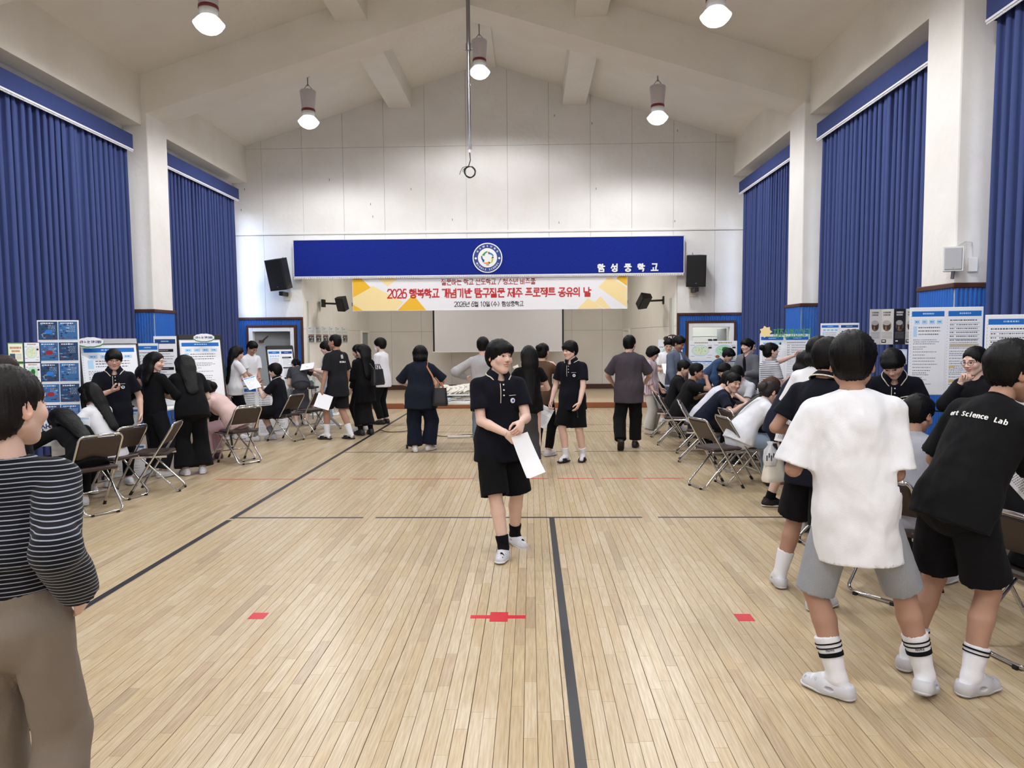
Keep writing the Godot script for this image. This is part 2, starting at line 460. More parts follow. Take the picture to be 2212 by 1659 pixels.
	for q in [[-7.6, -5.7], [3.6, 5.6]]:
		mb = MB.new()
		var x0: float = q[0]; var x1: float = q[1]
		mb.box(Vector3(x0, -0.02, -19.6), Vector3(x1, 2.6, -19.5)); mb.box(Vector3(x0 - 0.1, -0.02, -19.6), Vector3(x0, 2.6, zb - 0.2)); mb.box(Vector3(x1, -0.02, -19.6), Vector3(x1 + 0.1, 2.6, zb - 0.2))
		mb.box(Vector3(x0 - 0.1, 2.6, -19.6), Vector3(x1 + 0.1, 2.7, zb - 0.2))
		mb.box(Vector3(x0, 1.5, -19.5), Vector3(x1, 1.52, -19.485)); mb.box(Vector3(x0, 1.74, -19.5), Vector3(x1, 1.755, -19.485))
		part("room_shell", mb.done(), M.inner, rooms)
	ceiling_panel(Vector3(4.6, 2.57, -18.6), 2.2)
	# stage
	var sg := struct("floor_stage")
	var pl := PackedVector2Array([Vector2(-5.64, 17.5), Vector2(3.58, 17.5), Vector2(2.8, 22.5), Vector2(-5.05, 22.5)])
	mb = MB.new(); mb.prism(pl, -0.01, 0.13, Transform3D(Basis(Vector3.RIGHT, -PI / 2), Vector3.ZERO)); part("stage_base", mb.done(), M.stage_wood, sg)
	mb = MB.new(); mb.rbox(Vector3(-5.64, 0.0, ZF - 0.001), Vector3(3.58, 0.135, ZF + 0.03), 0.012); part("nosing", mb.done(), M.stage_edge, sg)
	var ws := struct("wall_stage")
	mb = MB.new(); mb.box(Vector3(-5.5, 0.1, -22.6), Vector3(3.3, 4.4, -22.44)); mb.box(Vector3(-5.9, 4.3, -22.6), Vector3(3.8, 4.4, zb - 0.2)); part("backing", mb.done(), M.joint, ws)
	for k in 9:
		for row in [[0.13, 1.97], [1.97, 4.3]]:
			mb = MB.new(); mb.box(Vector3(-5.35 + k * 0.95 + 0.003, row[0], -22.44), Vector3(-5.35 + (k + 1) * 0.95 - 0.003, row[1] - 0.006, -22.4)); part("panel", mb.done(), M.wall, ws)
	var sides := [[Vector3(-5.64, 0, ZF - 0.01), Vector3(-5.1, 0, -22.42)], [Vector3(2.87, 0, -22.42), Vector3(3.58, 0, ZF - 0.01)]]
	for s in sides:
		var a: Vector3 = s[0]; var b: Vector3 = s[1]
		var dd := (b - a).normalized()
		var w := Transform3D(Basis(dd, Vector3.UP, dd.cross(Vector3.UP)), a)
		for k in 5:
			for row in [[0.13, 2.0], [2.0, 4.3]]:
				mb = MB.new(); mb.box(Vector3(k * 0.985 + 0.003, row[0], -0.05), Vector3((k + 1) * 0.985 - 0.003, row[1] - 0.006, 0.0), w); part("panel", mb.done(), M.wall, ws)
		mb = MB.new(); mb.box(Vector3(0, 0.1, -0.25), Vector3(4.95, 4.35, -0.05), w); part("backing", mb.done(), M.joint, ws)
		var near_left: bool = a.x < 0.0
		var e0 := 4.1 if near_left else 0.25
		mb = MB.new(); mb.rbox(Vector3(e0, 0.13, 0.0), Vector3(e0 + 0.06, 2.0, 0.05), 0.005, w); mb.rbox(Vector3(e0 + 0.62, 0.13, 0.0), Vector3(e0 + 0.68, 2.0, 0.05), 0.005, w); mb.rbox(Vector3(e0 + 0.06, 1.94, 0.0), Vector3(e0 + 0.62, 2.0, 0.05), 0.005, w); part("door_frame", mb.done(), M.white, ws)
		mb = MB.new(); mb.box(Vector3(e0 + 0.06, 0.13, 0.0), Vector3(e0 + 0.62, 1.94, 0.012), w); part("door_leaf", mb.done(), M.grey_door if near_left else M.white, ws)
	var tb := struct("trim_1"); mb = MB.new(); mb.rbox(Vector3(-5.1, 0.13, -22.4), Vector3(2.87, 0.28, -22.36), 0.008); part("skirting", mb.done(), M.brown, tb)
	# ceiling, ridge box, purlins, cross beams
	var ce := struct("ceiling")
	for s in [-1, 1]:
		var xe := XL - 0.3 if s < 0 else XR + 0.3
		mb = MB.new(); mb.prism(PackedVector2Array([Vector2(CX, ceil_y(CX)), Vector2(CX, ceil_y(CX) + 0.2), Vector2(xe, ceil_y(xe) + 0.2), Vector2(xe, ceil_y(xe))]), ZF - 0.25, ZB + 0.3); part("ceiling_slope", mb.done(), M.ceiling, ce)
		var px: float = CX + s * 2.1
		mb = MB.new(); mb.prism(PackedVector2Array([Vector2(px - 0.28, 7.32), Vector2(px + 0.28, 7.32), Vector2(px + 0.28, ceil_y(px + 0.28) + 0.02), Vector2(px - 0.28, ceil_y(px - 0.28) + 0.02)]), ZF, ZB); part("purlin", mb.done(), M.ceiling, ce)
		var wx := XL if s < 0 else XR
		mb = MB.new(); mb.prism(PackedVector2Array([Vector2(wx, 5.58), Vector2(wx - s * 0.36, 5.58), Vector2(wx - s * 0.36, ceil_y(wx - s * 0.36) + 0.01), Vector2(wx, ceil_y(wx) + 0.01)]), ZF, ZB); part("eave_beam", mb.done(), M.ceiling, ce)
	mb = MB.new(); mb.box(Vector3(CX - 0.22, 8.24, ZF), Vector3(CX + 0.22, 8.4, ZB)); part("ridge_box", mb.done(), M.ceiling, ce)
	for zc in [-13.15, -8.58, -4.0, 0.55]:
		var bm := PackedVector2Array([Vector2(XL, 5.66), Vector2(CX, 7.55), Vector2(XR, 5.66), Vector2(XR, ceil_y(XR) + 0.05), Vector2(CX, ceil_y(CX) + 0.05), Vector2(XL, ceil_y(XL) + 0.05)])
		mb = MB.new(); mb.prism(bm, zc - 0.33, zc + 0.35); part("cross_beam", mb.done(), M.ceiling, ce)
	# side walls with windows behind the curtains, pillars, back wall
	var wn := 0
	for s in [-1, 1]:
		var side := "left" if s < 0 else "right"
		var bays := [[-17.3 if s < 0 else -16.8, -14.4], [-11.9, -9.6], [-7.4, -5.0], [-2.9, -0.5]]
		var w := struct("wall_" + side)
		var wx := XL if s < 0 else XR
		var lo := minf(wx, wx + s * 0.25); var hi := maxf(wx, wx + s * 0.25)
		mb = MB.new()
		mb.box(Vector3(lo, -0.2, ZF - 0.2), Vector3(hi, 2.35, ZB + 0.2)); mb.box(Vector3(lo, 4.95, ZF - 0.2), Vector3(hi, 6.7, ZB + 0.2))
		var zz := ZF - 0.2
		for b in bays:
			mb.box(Vector3(lo, 2.35, zz), Vector3(hi, 4.95, b[0])); zz = b[1]
		mb.box(Vector3(lo, 2.35, zz), Vector3(hi, 4.95, ZB + 0.2))
		part("masonry", mb.done(), M.wall, w)
		for b in bays:
			wn += 1
			window(wn, wx, s, b[0], b[1])
		var k := 0
		for zc in [-13.15, -8.58, -4.0, 0.55]:
			var p := struct("wall_pillar_%s_%d" % [side, k]); k += 1
			var a := minf(wx, wx - s * 0.45); var c := maxf(wx, wx - s * 0.45)
			mb = MB.new(); mb.rbox(Vector3(a, 0, zc - 0.35), Vector3(c, 6.3, zc + 0.35), 0.012); part("shaft", mb.done(), M.wall, p)
			mb = MB.new()
			var e := 0.004; var f: float = wx - s * (0.45 + e)
			if s < 0:
				slats(Vector3(wx, 0, zc + 0.35 + e), Vector3(f, 0, zc + 0.35 + e), 0, 2.24, 0.05, mb); slats(Vector3(f, 0, zc + 0.35), Vector3(f, 0, zc - 0.35), 0, 2.24, 0.05, mb); slats(Vector3(f, 0, zc - 0.35 - e), Vector3(wx, 0, zc - 0.35 - e), 0, 2.24, 0.05, mb)
			else:
				slats(Vector3(f, 0, zc + 0.35 + e), Vector3(wx, 0, zc + 0.35 + e), 0, 2.24, 0.05, mb); slats(Vector3(f, 0, zc - 0.35), Vector3(f, 0, zc + 0.35), 0, 2.24, 0.05, mb); slats(Vector3(wx, 0, zc - 0.35 - e), Vector3(f, 0, zc - 0.35 - e), 0, 2.24, 0.05, mb)
			tag(part("slat_panel", mb.done(), M.slat, p), "", "", "", "stuff")
			mb = MB.new(); mb.rbox(Vector3(a - 0.04 if s > 0 else a, 2.24, zc - 0.39), Vector3(c if s > 0 else c + 0.04, 2.3, zc + 0.39), 0.01); part("brown_cap", mb.done(), M.brown, p)
	var wb := struct("wall_back")
	mb = MB.new(); mb.prism(PackedVector2Array([Vector2(XL - 0.2, -0.2), Vector2(XR + 0.2, -0.2), Vector2(XR + 0.2, 6.5), Vector2(CX, 8.5), Vector2(XL - 0.2, 6.5)]), ZB, ZB + 0.2); part("masonry", mb.done(), M.wall, wb)

func window(n: int, wx: float, s: int, z0: float, z1: float):
	var o := struct("window_%d" % n)
	var mb := MB.new()
	var x0 := minf(wx + s * 0.02, wx + s * 0.12); var x1 := maxf(wx + s * 0.02, wx + s * 0.12)
	var zm := (z0 + z1) / 2.0
	for q in [[z0, z0 + 0.07, 2.35, 4.95], [z1 - 0.07, z1, 2.35, 4.95], [zm - 0.04, zm + 0.04, 2.42, 4.88], [z0 + 0.07, z1 - 0.07, 2.35, 2.42], [z0 + 0.07, z1 - 0.07, 4.88, 4.95]]:
		mb.box(Vector3(x0, q[2], q[0]), Vector3(x1, q[3], q[1]))
	part("window_frame", mb.done(), M.brown, o)
	for h in [[z0 + 0.07, zm - 0.04], [zm + 0.04, z1 - 0.07]]:
		mb = MB.new(); var xm := (x0 + x1) / 2.0
		mb.box(Vector3(xm - 0.003, 2.42, h[0]), Vector3(xm + 0.003, 4.88, h[1])); part("pane", mb.done(), M.glass, o)

func build_planks(fl: Node3D):
	rng.seed = 77
	var w := 0.061
	var lens := [0.36, 0.5, 0.66, 0.84, 1.05]
	var meshes := []
	for l in lens:
		var b := MB.new(); b.rbox(Vector3(-w / 2 + 0.0011, -0.012, -l / 2 + 0.0006), Vector3(w / 2 - 0.0011, 0, l / 2 - 0.0006), 0.0006); meshes.append(b.done())
	var tones := []
	for m in M.lacquer: tones.append(m.albedo_color.srgb_to_linear())
	var rest := MB.new()
	var cand := []
	var rows := int((XR - XL) / w)
	for r in rows:
		var x := XL + (r + 0.5) * w + (0.0012 if r % 7 == 3 else 0.0)
		var z := ZB - rng.randf() * 0.7
		while z > ZF:
			var li := rng.randi_range(0, 4); var l: float = lens[li]
			var q := rng.randf(); var ti := (0 if q < 0.34 else 1 if q < 0.56 else 2 if q < 0.76 else 4 if q < 0.9 else 3 if q < 0.97 else 5)
			var zc := z - l / 2.0
			if zc < -2.5 and zc - l / 2 > ZF and absf(x + 0.05) < 0.66 * -zc and -zc < 5.0: cand.append([-zc + absf(x) * 0.02, x, zc, li, ti])
			else:
				rest.col(tones[ti])
				var z1 := minf(z, ZB) - 0.0006; var z0 := maxf(z - l, ZF) + 0.0006
				rest.box(Vector3(x - w / 2 + 0.0011, -0.012, z0), Vector3(x + w / 2 - 0.0011, 0, z1), Transform3D.IDENTITY, false)
			z -= l
	cand.sort_custom(func(a, b): return a[0] < b[0])
	for i in cand.size():
		var c = cand[i]
		if i < 300:
			var o := part("plank", meshes[c[3]], M.lacquer[c[4]], fl); o.position = Vector3(c[1], 0, c[2])
		else:
			rest.col(tones[c[4]]); var l: float = lens[c[3]]
			rest.box(Vector3(c[1] - w / 2 + 0.0011, -0.012, c[2] - l / 2 + 0.0006), Vector3(c[1] + w / 2 - 0.0011, 0, c[2] + l / 2 - 0.0006), Transform3D.IDENTITY, false)
	tag(part("plank_field", rest.done(), M.planks, fl), "", "", "", "stuff")

# ---------- fittings ----------
func lamp(at: Vector3, label: String):
	var o := thing("pendant_lamp", label, "lamp", at, 0.0, "high bay lamps under the roof")
	var mb := MB.new()
	var top := ceil_y(at.x) - at.y
	if absf(at.x - CX) < 0.3: top = 8.24 - at.y
	mb.tube(Vector3(0, 0.74, 0), Vector3(0, top, 0), 0.012, 0.012, 8)
	mb.box(Vector3(-0.03, top - 0.02, -0.05), Vector3(0.03, top, 0.05))
	for s in [-1, 1]: mb.tube(Vector3(s * 0.13, 0.62, 0), Vector3(0, 0.78, 0), 0.007, 0.007, 6)
	part("hanger", mb.done(), M.steel, o)
	mb = MB.new(); mb.lathe([Vector2(0, 0.26), Vector2(0.13, 0.26), Vector2(0.135, 0.3), Vector2(0.165, 0.62), Vector2(0.155, 0.64), Vector2(0, 0.645)], 20)
	part("ballast_housing", mb.done(), M.housing, o)
	mb = MB.new(); mb.lathe([Vector2(0.135, 0.215), Vector2(0.14, 0.22), Vector2(0.14, 0.26), Vector2(0.13, 0.268)], 20)
	part("red_band", mb.done(), M.red_band, o)
	mb = MB.new(); mb.lathe([Vector2(0.12, 0.12), Vector2(0.13, 0.15), Vector2(0.132, 0.22), Vector2(0, 0.222)], 20)
	part("neck", mb.done(), M.white, o)
	mb = MB.new(); mb.lathe([Vector2(0.17, -0.005), Vector2(0.215, 0.0), Vector2(0.222, 0.014), Vector2(0.205, 0.03), Vector2(0.16, 0.085), Vector2(0.12, 0.12), Vector2(0, 0.121)], 24)
	part("reflector", mb.done(), M.lamp_top, o)
	mb = MB.new(); mb.lathe([Vector2(0, -0.13), Vector2(0.07, -0.122), Vector2(0.13, -0.095), Vector2(0.18, -0.05), Vector2(0.212, 0.0)], 24)
	part("lens", mb.done(), M.lamp_glow, o)
	var l := SpotLight3D.new()
	l.name = "light"
	l.position = Vector3(0, -0.2, 0); l.rotation.x = -PI / 2
	l.spot_angle = 84.0; l.spot_angle_attenuation = 0.35; l.spot_range = 40.0; l.spot_attenuation = 2.0
	l.light_energy = LAMP; l.light_color = Color(0.98, 0.985, 1.0); l.light_size = 0.2; l.shadow_enabled = true
	o.add_child(l)
func ceiling_panel(at: Vector3, e: float):
	var o := thing("ceiling_lamp", "plain flat ceiling lamp inside the side room by the right door", "lamp", at)
	var mb := MB.new(); mb.rbox(Vector3(-0.3, 0, -0.3), Vector3(0.3, 0.03, 0.3), 0.01); part("lamp_housing", mb.done(), M.white, o)
	mb = MB.new(); mb.box(Vector3(-0.27, -0.008, -0.27), Vector3(0.27, 0.0, 0.27)); part("diffuser", mb.done(), M.lamp_soft, o)
	var l := AreaLight3D.new(); l.name = "light"; l.position = Vector3(0, -0.02, 0); l.rotation.x = -PI / 2
	l.area_size = Vector2(0.54, 0.54); l.light_energy = e; l.shadow_enabled = true
	o.add_child(l)

func curtain(s: int, z0: float, z1: float, label: String, vlabel: String, sd: int):
	rng.seed = sd
	var wx := XL if s < 0 else XR
	var n := int((z1 - z0) / 0.145)
	var o := thing("curtain", label, "curtain", Vector3(wx - s * 0.24, 0, 0), 0.0, "blue stage curtains along the side walls")
	var amp := []; var off := []
	for i in n + 2:
		amp.append(0.06 + rng.randf() * 0.055); off.append((rng.randf() - 0.5) * 0.05)
	var mb := MB.new(); mb.sm(1)
	var cols := n * 10; var rws := 14
	var P := func(i: int, j: int) -> Vector3:
		var u := float(i) / 10.0; var v := float(j) / rws
		var k := int(u); var f := u - k
		var a := lerpf(amp[k], amp[k + 1], f) * lerpf(1.0, 0.45, v * v)
		var ph := u + sin(v * 2.2 + off[k] * 40.0) * 0.10 * (1.0 - v) 
		var wv := 1.7 * pow(absf(cos(PI * ph)), 0.8) - 1.0
		var fine := 0.012 * cos(TAU * ph * 2.0 + off[k] * 60.0) * v * v
		var zz := z0 + (z1 - z0) * (u / n) + lerpf(off[k], off[k + 1], f) * 0.8 + 0.02 * sin(TAU * ph * 2.0)
		return Vector3(-s * (a * wv + fine), 0.08 + 5.02 * v, zz)
	var grid := []
	for i in cols + 1:
		var c := []
		for j in rws + 1: c.append(P.call(i, j))
		grid.append(c)
	for i in cols:
		for j in rws:
			if s < 0: mb.quad(grid[i + 1][j], grid[i][j], grid[i][j + 1], grid[i + 1][j + 1])
			else: mb.quad(grid[i][j], grid[i + 1][j], grid[i + 1][j + 1], grid[i][j + 1])
	part("drape", mb.done(), M.curtain, o)
	var v := thing("curtain_valance", vlabel, "valance", Vector3(wx - s * 0.34, 0, 0), 0.0, "blue valances over the side curtains")
	mb = MB.new()
	var xa := minf(0, s * 0.33); var xb := maxf(0, s * 0.33)
	mb.box(Vector3(-0.012, 5.07, z0 - 0.08), Vector3(0.012, 5.33, z1 + 0.08)); mb.box(Vector3(xa, 5.31, z0 - 0.08), Vector3(xb, 5.33, z1 + 0.08))
	for e in [z0 - 0.08, z1 + 0.06]: mb.box(Vector3(xa, 5.07, e), Vector3(xb, 5.31, e + 0.02))
	part("valance_cloth", mb.done(), M.valance, v)
	mb = MB.new()
	mb.box(Vector3(-0.016, 5.055, z0 - 0.085), Vector3(0.016, 5.08, z1 + 0.085))
	for i in int((z1 - z0 + 0.16) / 0.022):
		var zf := z0 - 0.08 + i * 0.022
		mb.box(Vector3(-0.006, 5.03, zf), Vector3(0.006, 5.055, zf + 0.013))
	part("fringe", mb.done(), M.fringe, v)

func build_fittings():
	var places := [["far", -15.0], ["second", -10.4], ["third", -5.8], ["fourth", -1.2], ["last", 3.2]]
	for p in places:
		for c in [["left", CX - 3.58, 6.25], ["middle", CX, 7.2], ["right", CX + 3.66, 6.22]]:
			var nm := "%s high bay lamp of the %s row counted from the stage" % [c[0], "first" if p[0] == "far" else p[0]]
			lamp(Vector3(c[1], c[2], p[1]), nm)
	var cz := [[-16.95, -13.55], [-12.42, -9.0], [-7.9, -4.4], [-3.4, 0.0]]
	for s in [-1, 1]:
		for i in 4:
			var side: String = "left" if s < 0 else "right"
			var where: String = ["between the stage wall and the first pillar", "between the first and second pillars", "between the second and third pillars", "beyond the third pillar"][i]
			curtain(s, cz[i][0], cz[i][1], "pleated blue curtain on the %s wall %s" % [side, where], "blue valance with fringe, %s wall, %s" % [side, where], 10 + i + (s + 1) * 20)

# ---------- soft shapes: a distance field on a grid, meshed as surface nets ----------
class Field:
	var o: Vector3
	var c: float
	var nx: int
	var ny: int
	var nz: int
	var d: PackedFloat32Array
	func _init(lo: Vector3, hi: Vector3, cell: float):
		o = lo; c = cell
		nx = int((hi.x - lo.x) / c) + 2; ny = int((hi.y - lo.y) / c) + 2; nz = int((hi.z - lo.z) / c) + 2
		d = PackedFloat32Array()
		d.resize(nx * ny * nz)
		d.fill(0.3)
	# rounded cone a-b; flat: b is cut square; squashed by s along unit n; sub: taken away; k: how softly it joins
	func cone(a: Vector3, b: Vector3, ra: float, rb: float, k := 0.02, flat := false, n := Vector3.ZERO, s := 1.0, sub := false):
		var m := maxf(ra, rb) + k + 1.5 * c
		var e := m
		if flat: e = m
		var lo := (a.min(b) - Vector3(e, e, e) - o) / c
		var hi := (a.max(b) + Vector3(e, e, e) - o) / c
		var x0 := maxi(0, int(lo.x)); var x1 := mini(nx, int(hi.x) + 2)
		var y0 := maxi(0, int(lo.y)); var y1 := mini(ny, int(hi.y) + 2)
		var z0 := maxi(0, int(lo.z)); var z1 := mini(nz, int(hi.z) + 2)
		var ab := b - a
		var q := 1.0 / maxf(ab.length_squared(), 1e-9)
		var dr := rb - ra
		var len := ab.length()
		var sq := s < 0.999
		var ks := n * (1.0 / s - 1.0)
		var D := d
		for z in range(z0, z1):
			for y in range(y0, y1):
				var i := (z * ny + y) * nx + x0
				var p := o + Vector3(x0, y, z) * c - a
				for x in range(x0, x1):
					var t := p.dot(ab) * q
					var v: float
					if flat and t > 1.0:
						var w := p - ab * t
						if sq: w += ks * n.dot(w)
						v = maxf(w.length() - rb, (t - 1.0) * len)
					else:
						t = clampf(t, 0.0, 1.0)
						var w := p - ab * t
						if sq: w += ks * n.dot(w)
						v = w.length() - ra - t * dr
						if flat: v = maxf(v, (p.dot(ab) * q - 1.0) * len)
					var f := D[i]
					if sub:
						if -v > f: D[i] = -v
					elif v < f + k:
						if v <= f - k: D[i] = v
						else:
							var h := k - absf(v - f)
							D[i] = minf(v, f) - h * h / (4.0 * k)
					i += 1
					p.x += c
		d = D
	func ell(at: Vector3, r: Vector3, bs := Basis.IDENTITY, k := 0.01, sub := false):
		var m := maxf(r.x, maxf(r.y, r.z)) + k + 1.5 * c
		var lo := (at - Vector3(m, m, m) - o) / c
		var hi := (at + Vector3(m, m, m) - o) / c
		var x0 := maxi(0, int(lo.x)); var x1 := mini(nx, int(hi.x) + 2)
		var y0 := maxi(0, int(lo.y)); var y1 := mini(ny, int(hi.y) + 2)
		var z0 := maxi(0, int(lo.z)); var z1 := mini(nz, int(hi.z) + 2)
		var inv := bs.transposed()
		var ir := Vector3.ONE / r
		var D := d
		for z in range(z0, z1):
			for y in range(y0, y1):
				var i := (z * ny + y) * nx + x0
				var p := o + Vector3(x0, y, z) * c - at
				for x in range(x0, x1):
					var w := (inv * p) * ir
					var k0 := w.length()
					var v := k0 * (k0 - 1.0) / maxf((w * ir).length(), 1e-6)
					var f := D[i]
					if sub:
						if -v > f - k:
							var h := maxf(k - absf(f + v), 0.0)
							D[i] = maxf(f, -v) + h * h / (4.0 * k)
					elif v < f + k:
						if v <= f - k: D[i] = v
						else:
							var h := k - absf(v - f)
							D[i] = minf(v, f) - h * h / (4.0 * k)
					i += 1
					p.x += c
		d = D
	func cut(n: Vector3, off: float):      # takes away what lies beyond the plane n.p = off
		var D := d
		var i := 0
		for z in nz:
			for y in ny:
				var v := n.dot(o + Vector3(0, y, z) * c) - off
				var dv := n.x * c
				for x in nx:
					if v > D[i]: D[i] = v
					v += dv
					i += 1
		d = D
	func cut2(n: Vector3, off: float, n2: Vector3, off2: float):      # takes away what lies beyond both planes
		var D := d
		var i := 0
		for z in nz:
			for y in ny:
				var p := o + Vector3(0, y, z) * c
				var v := n.dot(p) - off; var u := n2.dot(p) - off2
				for x in nx:
					var w := minf(v, u)
					if w > D[i]: D[i] = w
					v += n.x * c; u += n2.x * c
					i += 1
		d = D
	func net() -> Array:                # [vertices, normals, indices]
		var V := PackedVector3Array(); var N := PackedVector3Array(); var I := PackedInt32Array()
		var id := PackedInt32Array(); id.resize(d.size()); id.fill(-1)
		var D := d
		var sy := nx; var sz := nx * ny
		var off := [0, 1, sy, sy + 1, sz, sz + 1, sz + sy, sz + sy + 1]
		var ed := [[0, 1], [2, 3], [4, 5], [6, 7], [0, 2], [1, 3], [4, 6], [5, 7], [0, 4], [1, 5], [2, 6], [3, 7]]
		var cor := []
		for j in 8: cor.append(Vector3(j & 1, (j >> 1) & 1, (j >> 2) & 1))
		var g := PackedFloat32Array(); g.resize(8)
		for z in range(1, nz - 1):
			for y in range(1, ny - 1):
				var i := (z * ny + y) * nx + 1
				for x in range(1, nx - 1):
					var a := D[i]
					var neg := a < 0.0
					for ax in 3:
						var st := 1 if ax == 0 else sy if ax == 1 else sz
						if (D[i + st] < 0.0) != neg:
							var u := sy if ax == 0 else sz if ax == 1 else 1
							var w := sz if ax == 0 else 1 if ax == 1 else sy
							var q := [i, i - u, i - u - w, i - w]
							var vi := [0, 0, 0, 0]
							for m in 4:
								var ci: int = q[m]
								if id[ci] < 0:
									var s := Vector3.ZERO; var cnt := 0
									for j in 8: g[j] = D[ci + off[j]]
									for e in ed:
										var ga := g[e[0]]; var gb := g[e[1]]
										if (ga < 0.0) != (gb < 0.0):
											s += cor[e[0]].lerp(cor[e[1]], ga / (ga - gb)); cnt += 1
									var cz := ci / sz; var cy := (ci - cz * sz) / nx; var cx := ci - cz * sz - cy * nx
									id[ci] = V.size()
									V.append(o + (Vector3(cx, cy, cz) + s / maxi(cnt, 1)) * c)
									N.append(Vector3(g[1] + g[3] + g[5] + g[7] - g[0] - g[2] - g[4] - g[6], g[2] + g[3] + g[6] + g[7] - g[0] - g[1] - g[4] - g[5], g[4] + g[5] + g[6] + g[7] - g[0] - g[1] - g[2] - g[3]).normalized())
								vi[m] = id[ci]
							if neg: I.append_array([vi[0], vi[2], vi[1], vi[0], vi[3], vi[2]])
							else: I.append_array([vi[0], vi[1], vi[2], vi[0], vi[2], vi[3]])
					i += 1
		return [V, N, I]

func mesh_of(parts: Array) -> ArrayMesh:    # parts: arrays as net() gives them, each with an optional fourth array of colours
	var V := PackedVector3Array(); var N := PackedVector3Array(); var I := PackedInt32Array(); var C := PackedColorArray()
	for p in parts:
		var base := V.size()
		V.append_array(p[0]); N.append_array(p[1])
		var ix: PackedInt32Array = p[2].duplicate()
		for i in ix.size(): ix[i] += base
		I.append_array(ix)
		if p.size() > 3: C.append_array(p[3])
		else:
			var w := PackedColorArray(); w.resize(p[0].size()); w.fill(Color.WHITE); C.append_array(w)
	var arr := []
	arr.resize(Mesh.ARRAY_MAX)
	arr[Mesh.ARRAY_VERTEX] = V; arr[Mesh.ARRAY_NORMAL] = N; arr[Mesh.ARRAY_INDEX] = I; arr[Mesh.ARRAY_COLOR] = C
	var U := PackedVector2Array(); U.resize(V.size())
	for i in V.size(): U[i] = Vector2(V[i].x + V[i].z * 0.6, V[i].y)
	arr[Mesh.ARRAY_TEX_UV] = U
	var am := ArrayMesh.new()
	if V.size() > 0: am.add_surface_from_arrays(Mesh.PRIMITIVE_TRIANGLES, arr)
	return am
func moved(p: Array, t: Transform3D, mirror := false) -> Array:
	var V: PackedVector3Array = p[0].duplicate(); var N: PackedVector3Array = p[1].duplicate(); var I: PackedInt32Array = p[2].duplicate()
	var nb := t.basis.orthonormalized()
	for i in V.size():
		var v := V[i]; var n := N[i]
		if mirror: v.x = -v.x; n.x = -n.x
		V[i] = t * v; N[i] = nb * n
	if mirror:
		for i in range(0, I.size(), 3):
			var e := I[i + 1]; I[i + 1] = I[i + 2]; I[i + 2] = e
	var r := [V, N, I]
	if p.size() > 3: r.append(p[3])
	return r
func rumple(p: Array, amp: float, freq: Vector3, sd: int):   # cloth folds: pushes the surface in and out
	var n := FastNoiseLite.new(); n.seed = sd; n.frequency = 1.0; n.fractal_octaves = 3; n.fractal_gain = 0.42; n.noise_type = FastNoiseLite.TYPE_SIMPLEX_SMOOTH
	var V: PackedVector3Array = p[0]; var N: PackedVector3Array = p[1]
	var e := 0.012
	for i in V.size():
		var v := V[i]; var q := v * freq
		var nn := N[i]
		var f := n.get_noise_3dv(q)
		var gr := Vector3(n.get_noise_3dv((v + Vector3(e, 0, 0)) * freq) - f, n.get_noise_3dv((v + Vector3(0, e, 0)) * freq) - f, n.get_noise_3dv((v + Vector3(0, 0, e)) * freq) - f) * (amp / e)
		V[i] = v + Vector3(nn.x, nn.y * 0.15, nn.z) * f * amp
		N[i] = (nn - (gr - nn * gr.dot(nn))).normalized()
	p[0] = V; p[1] = N

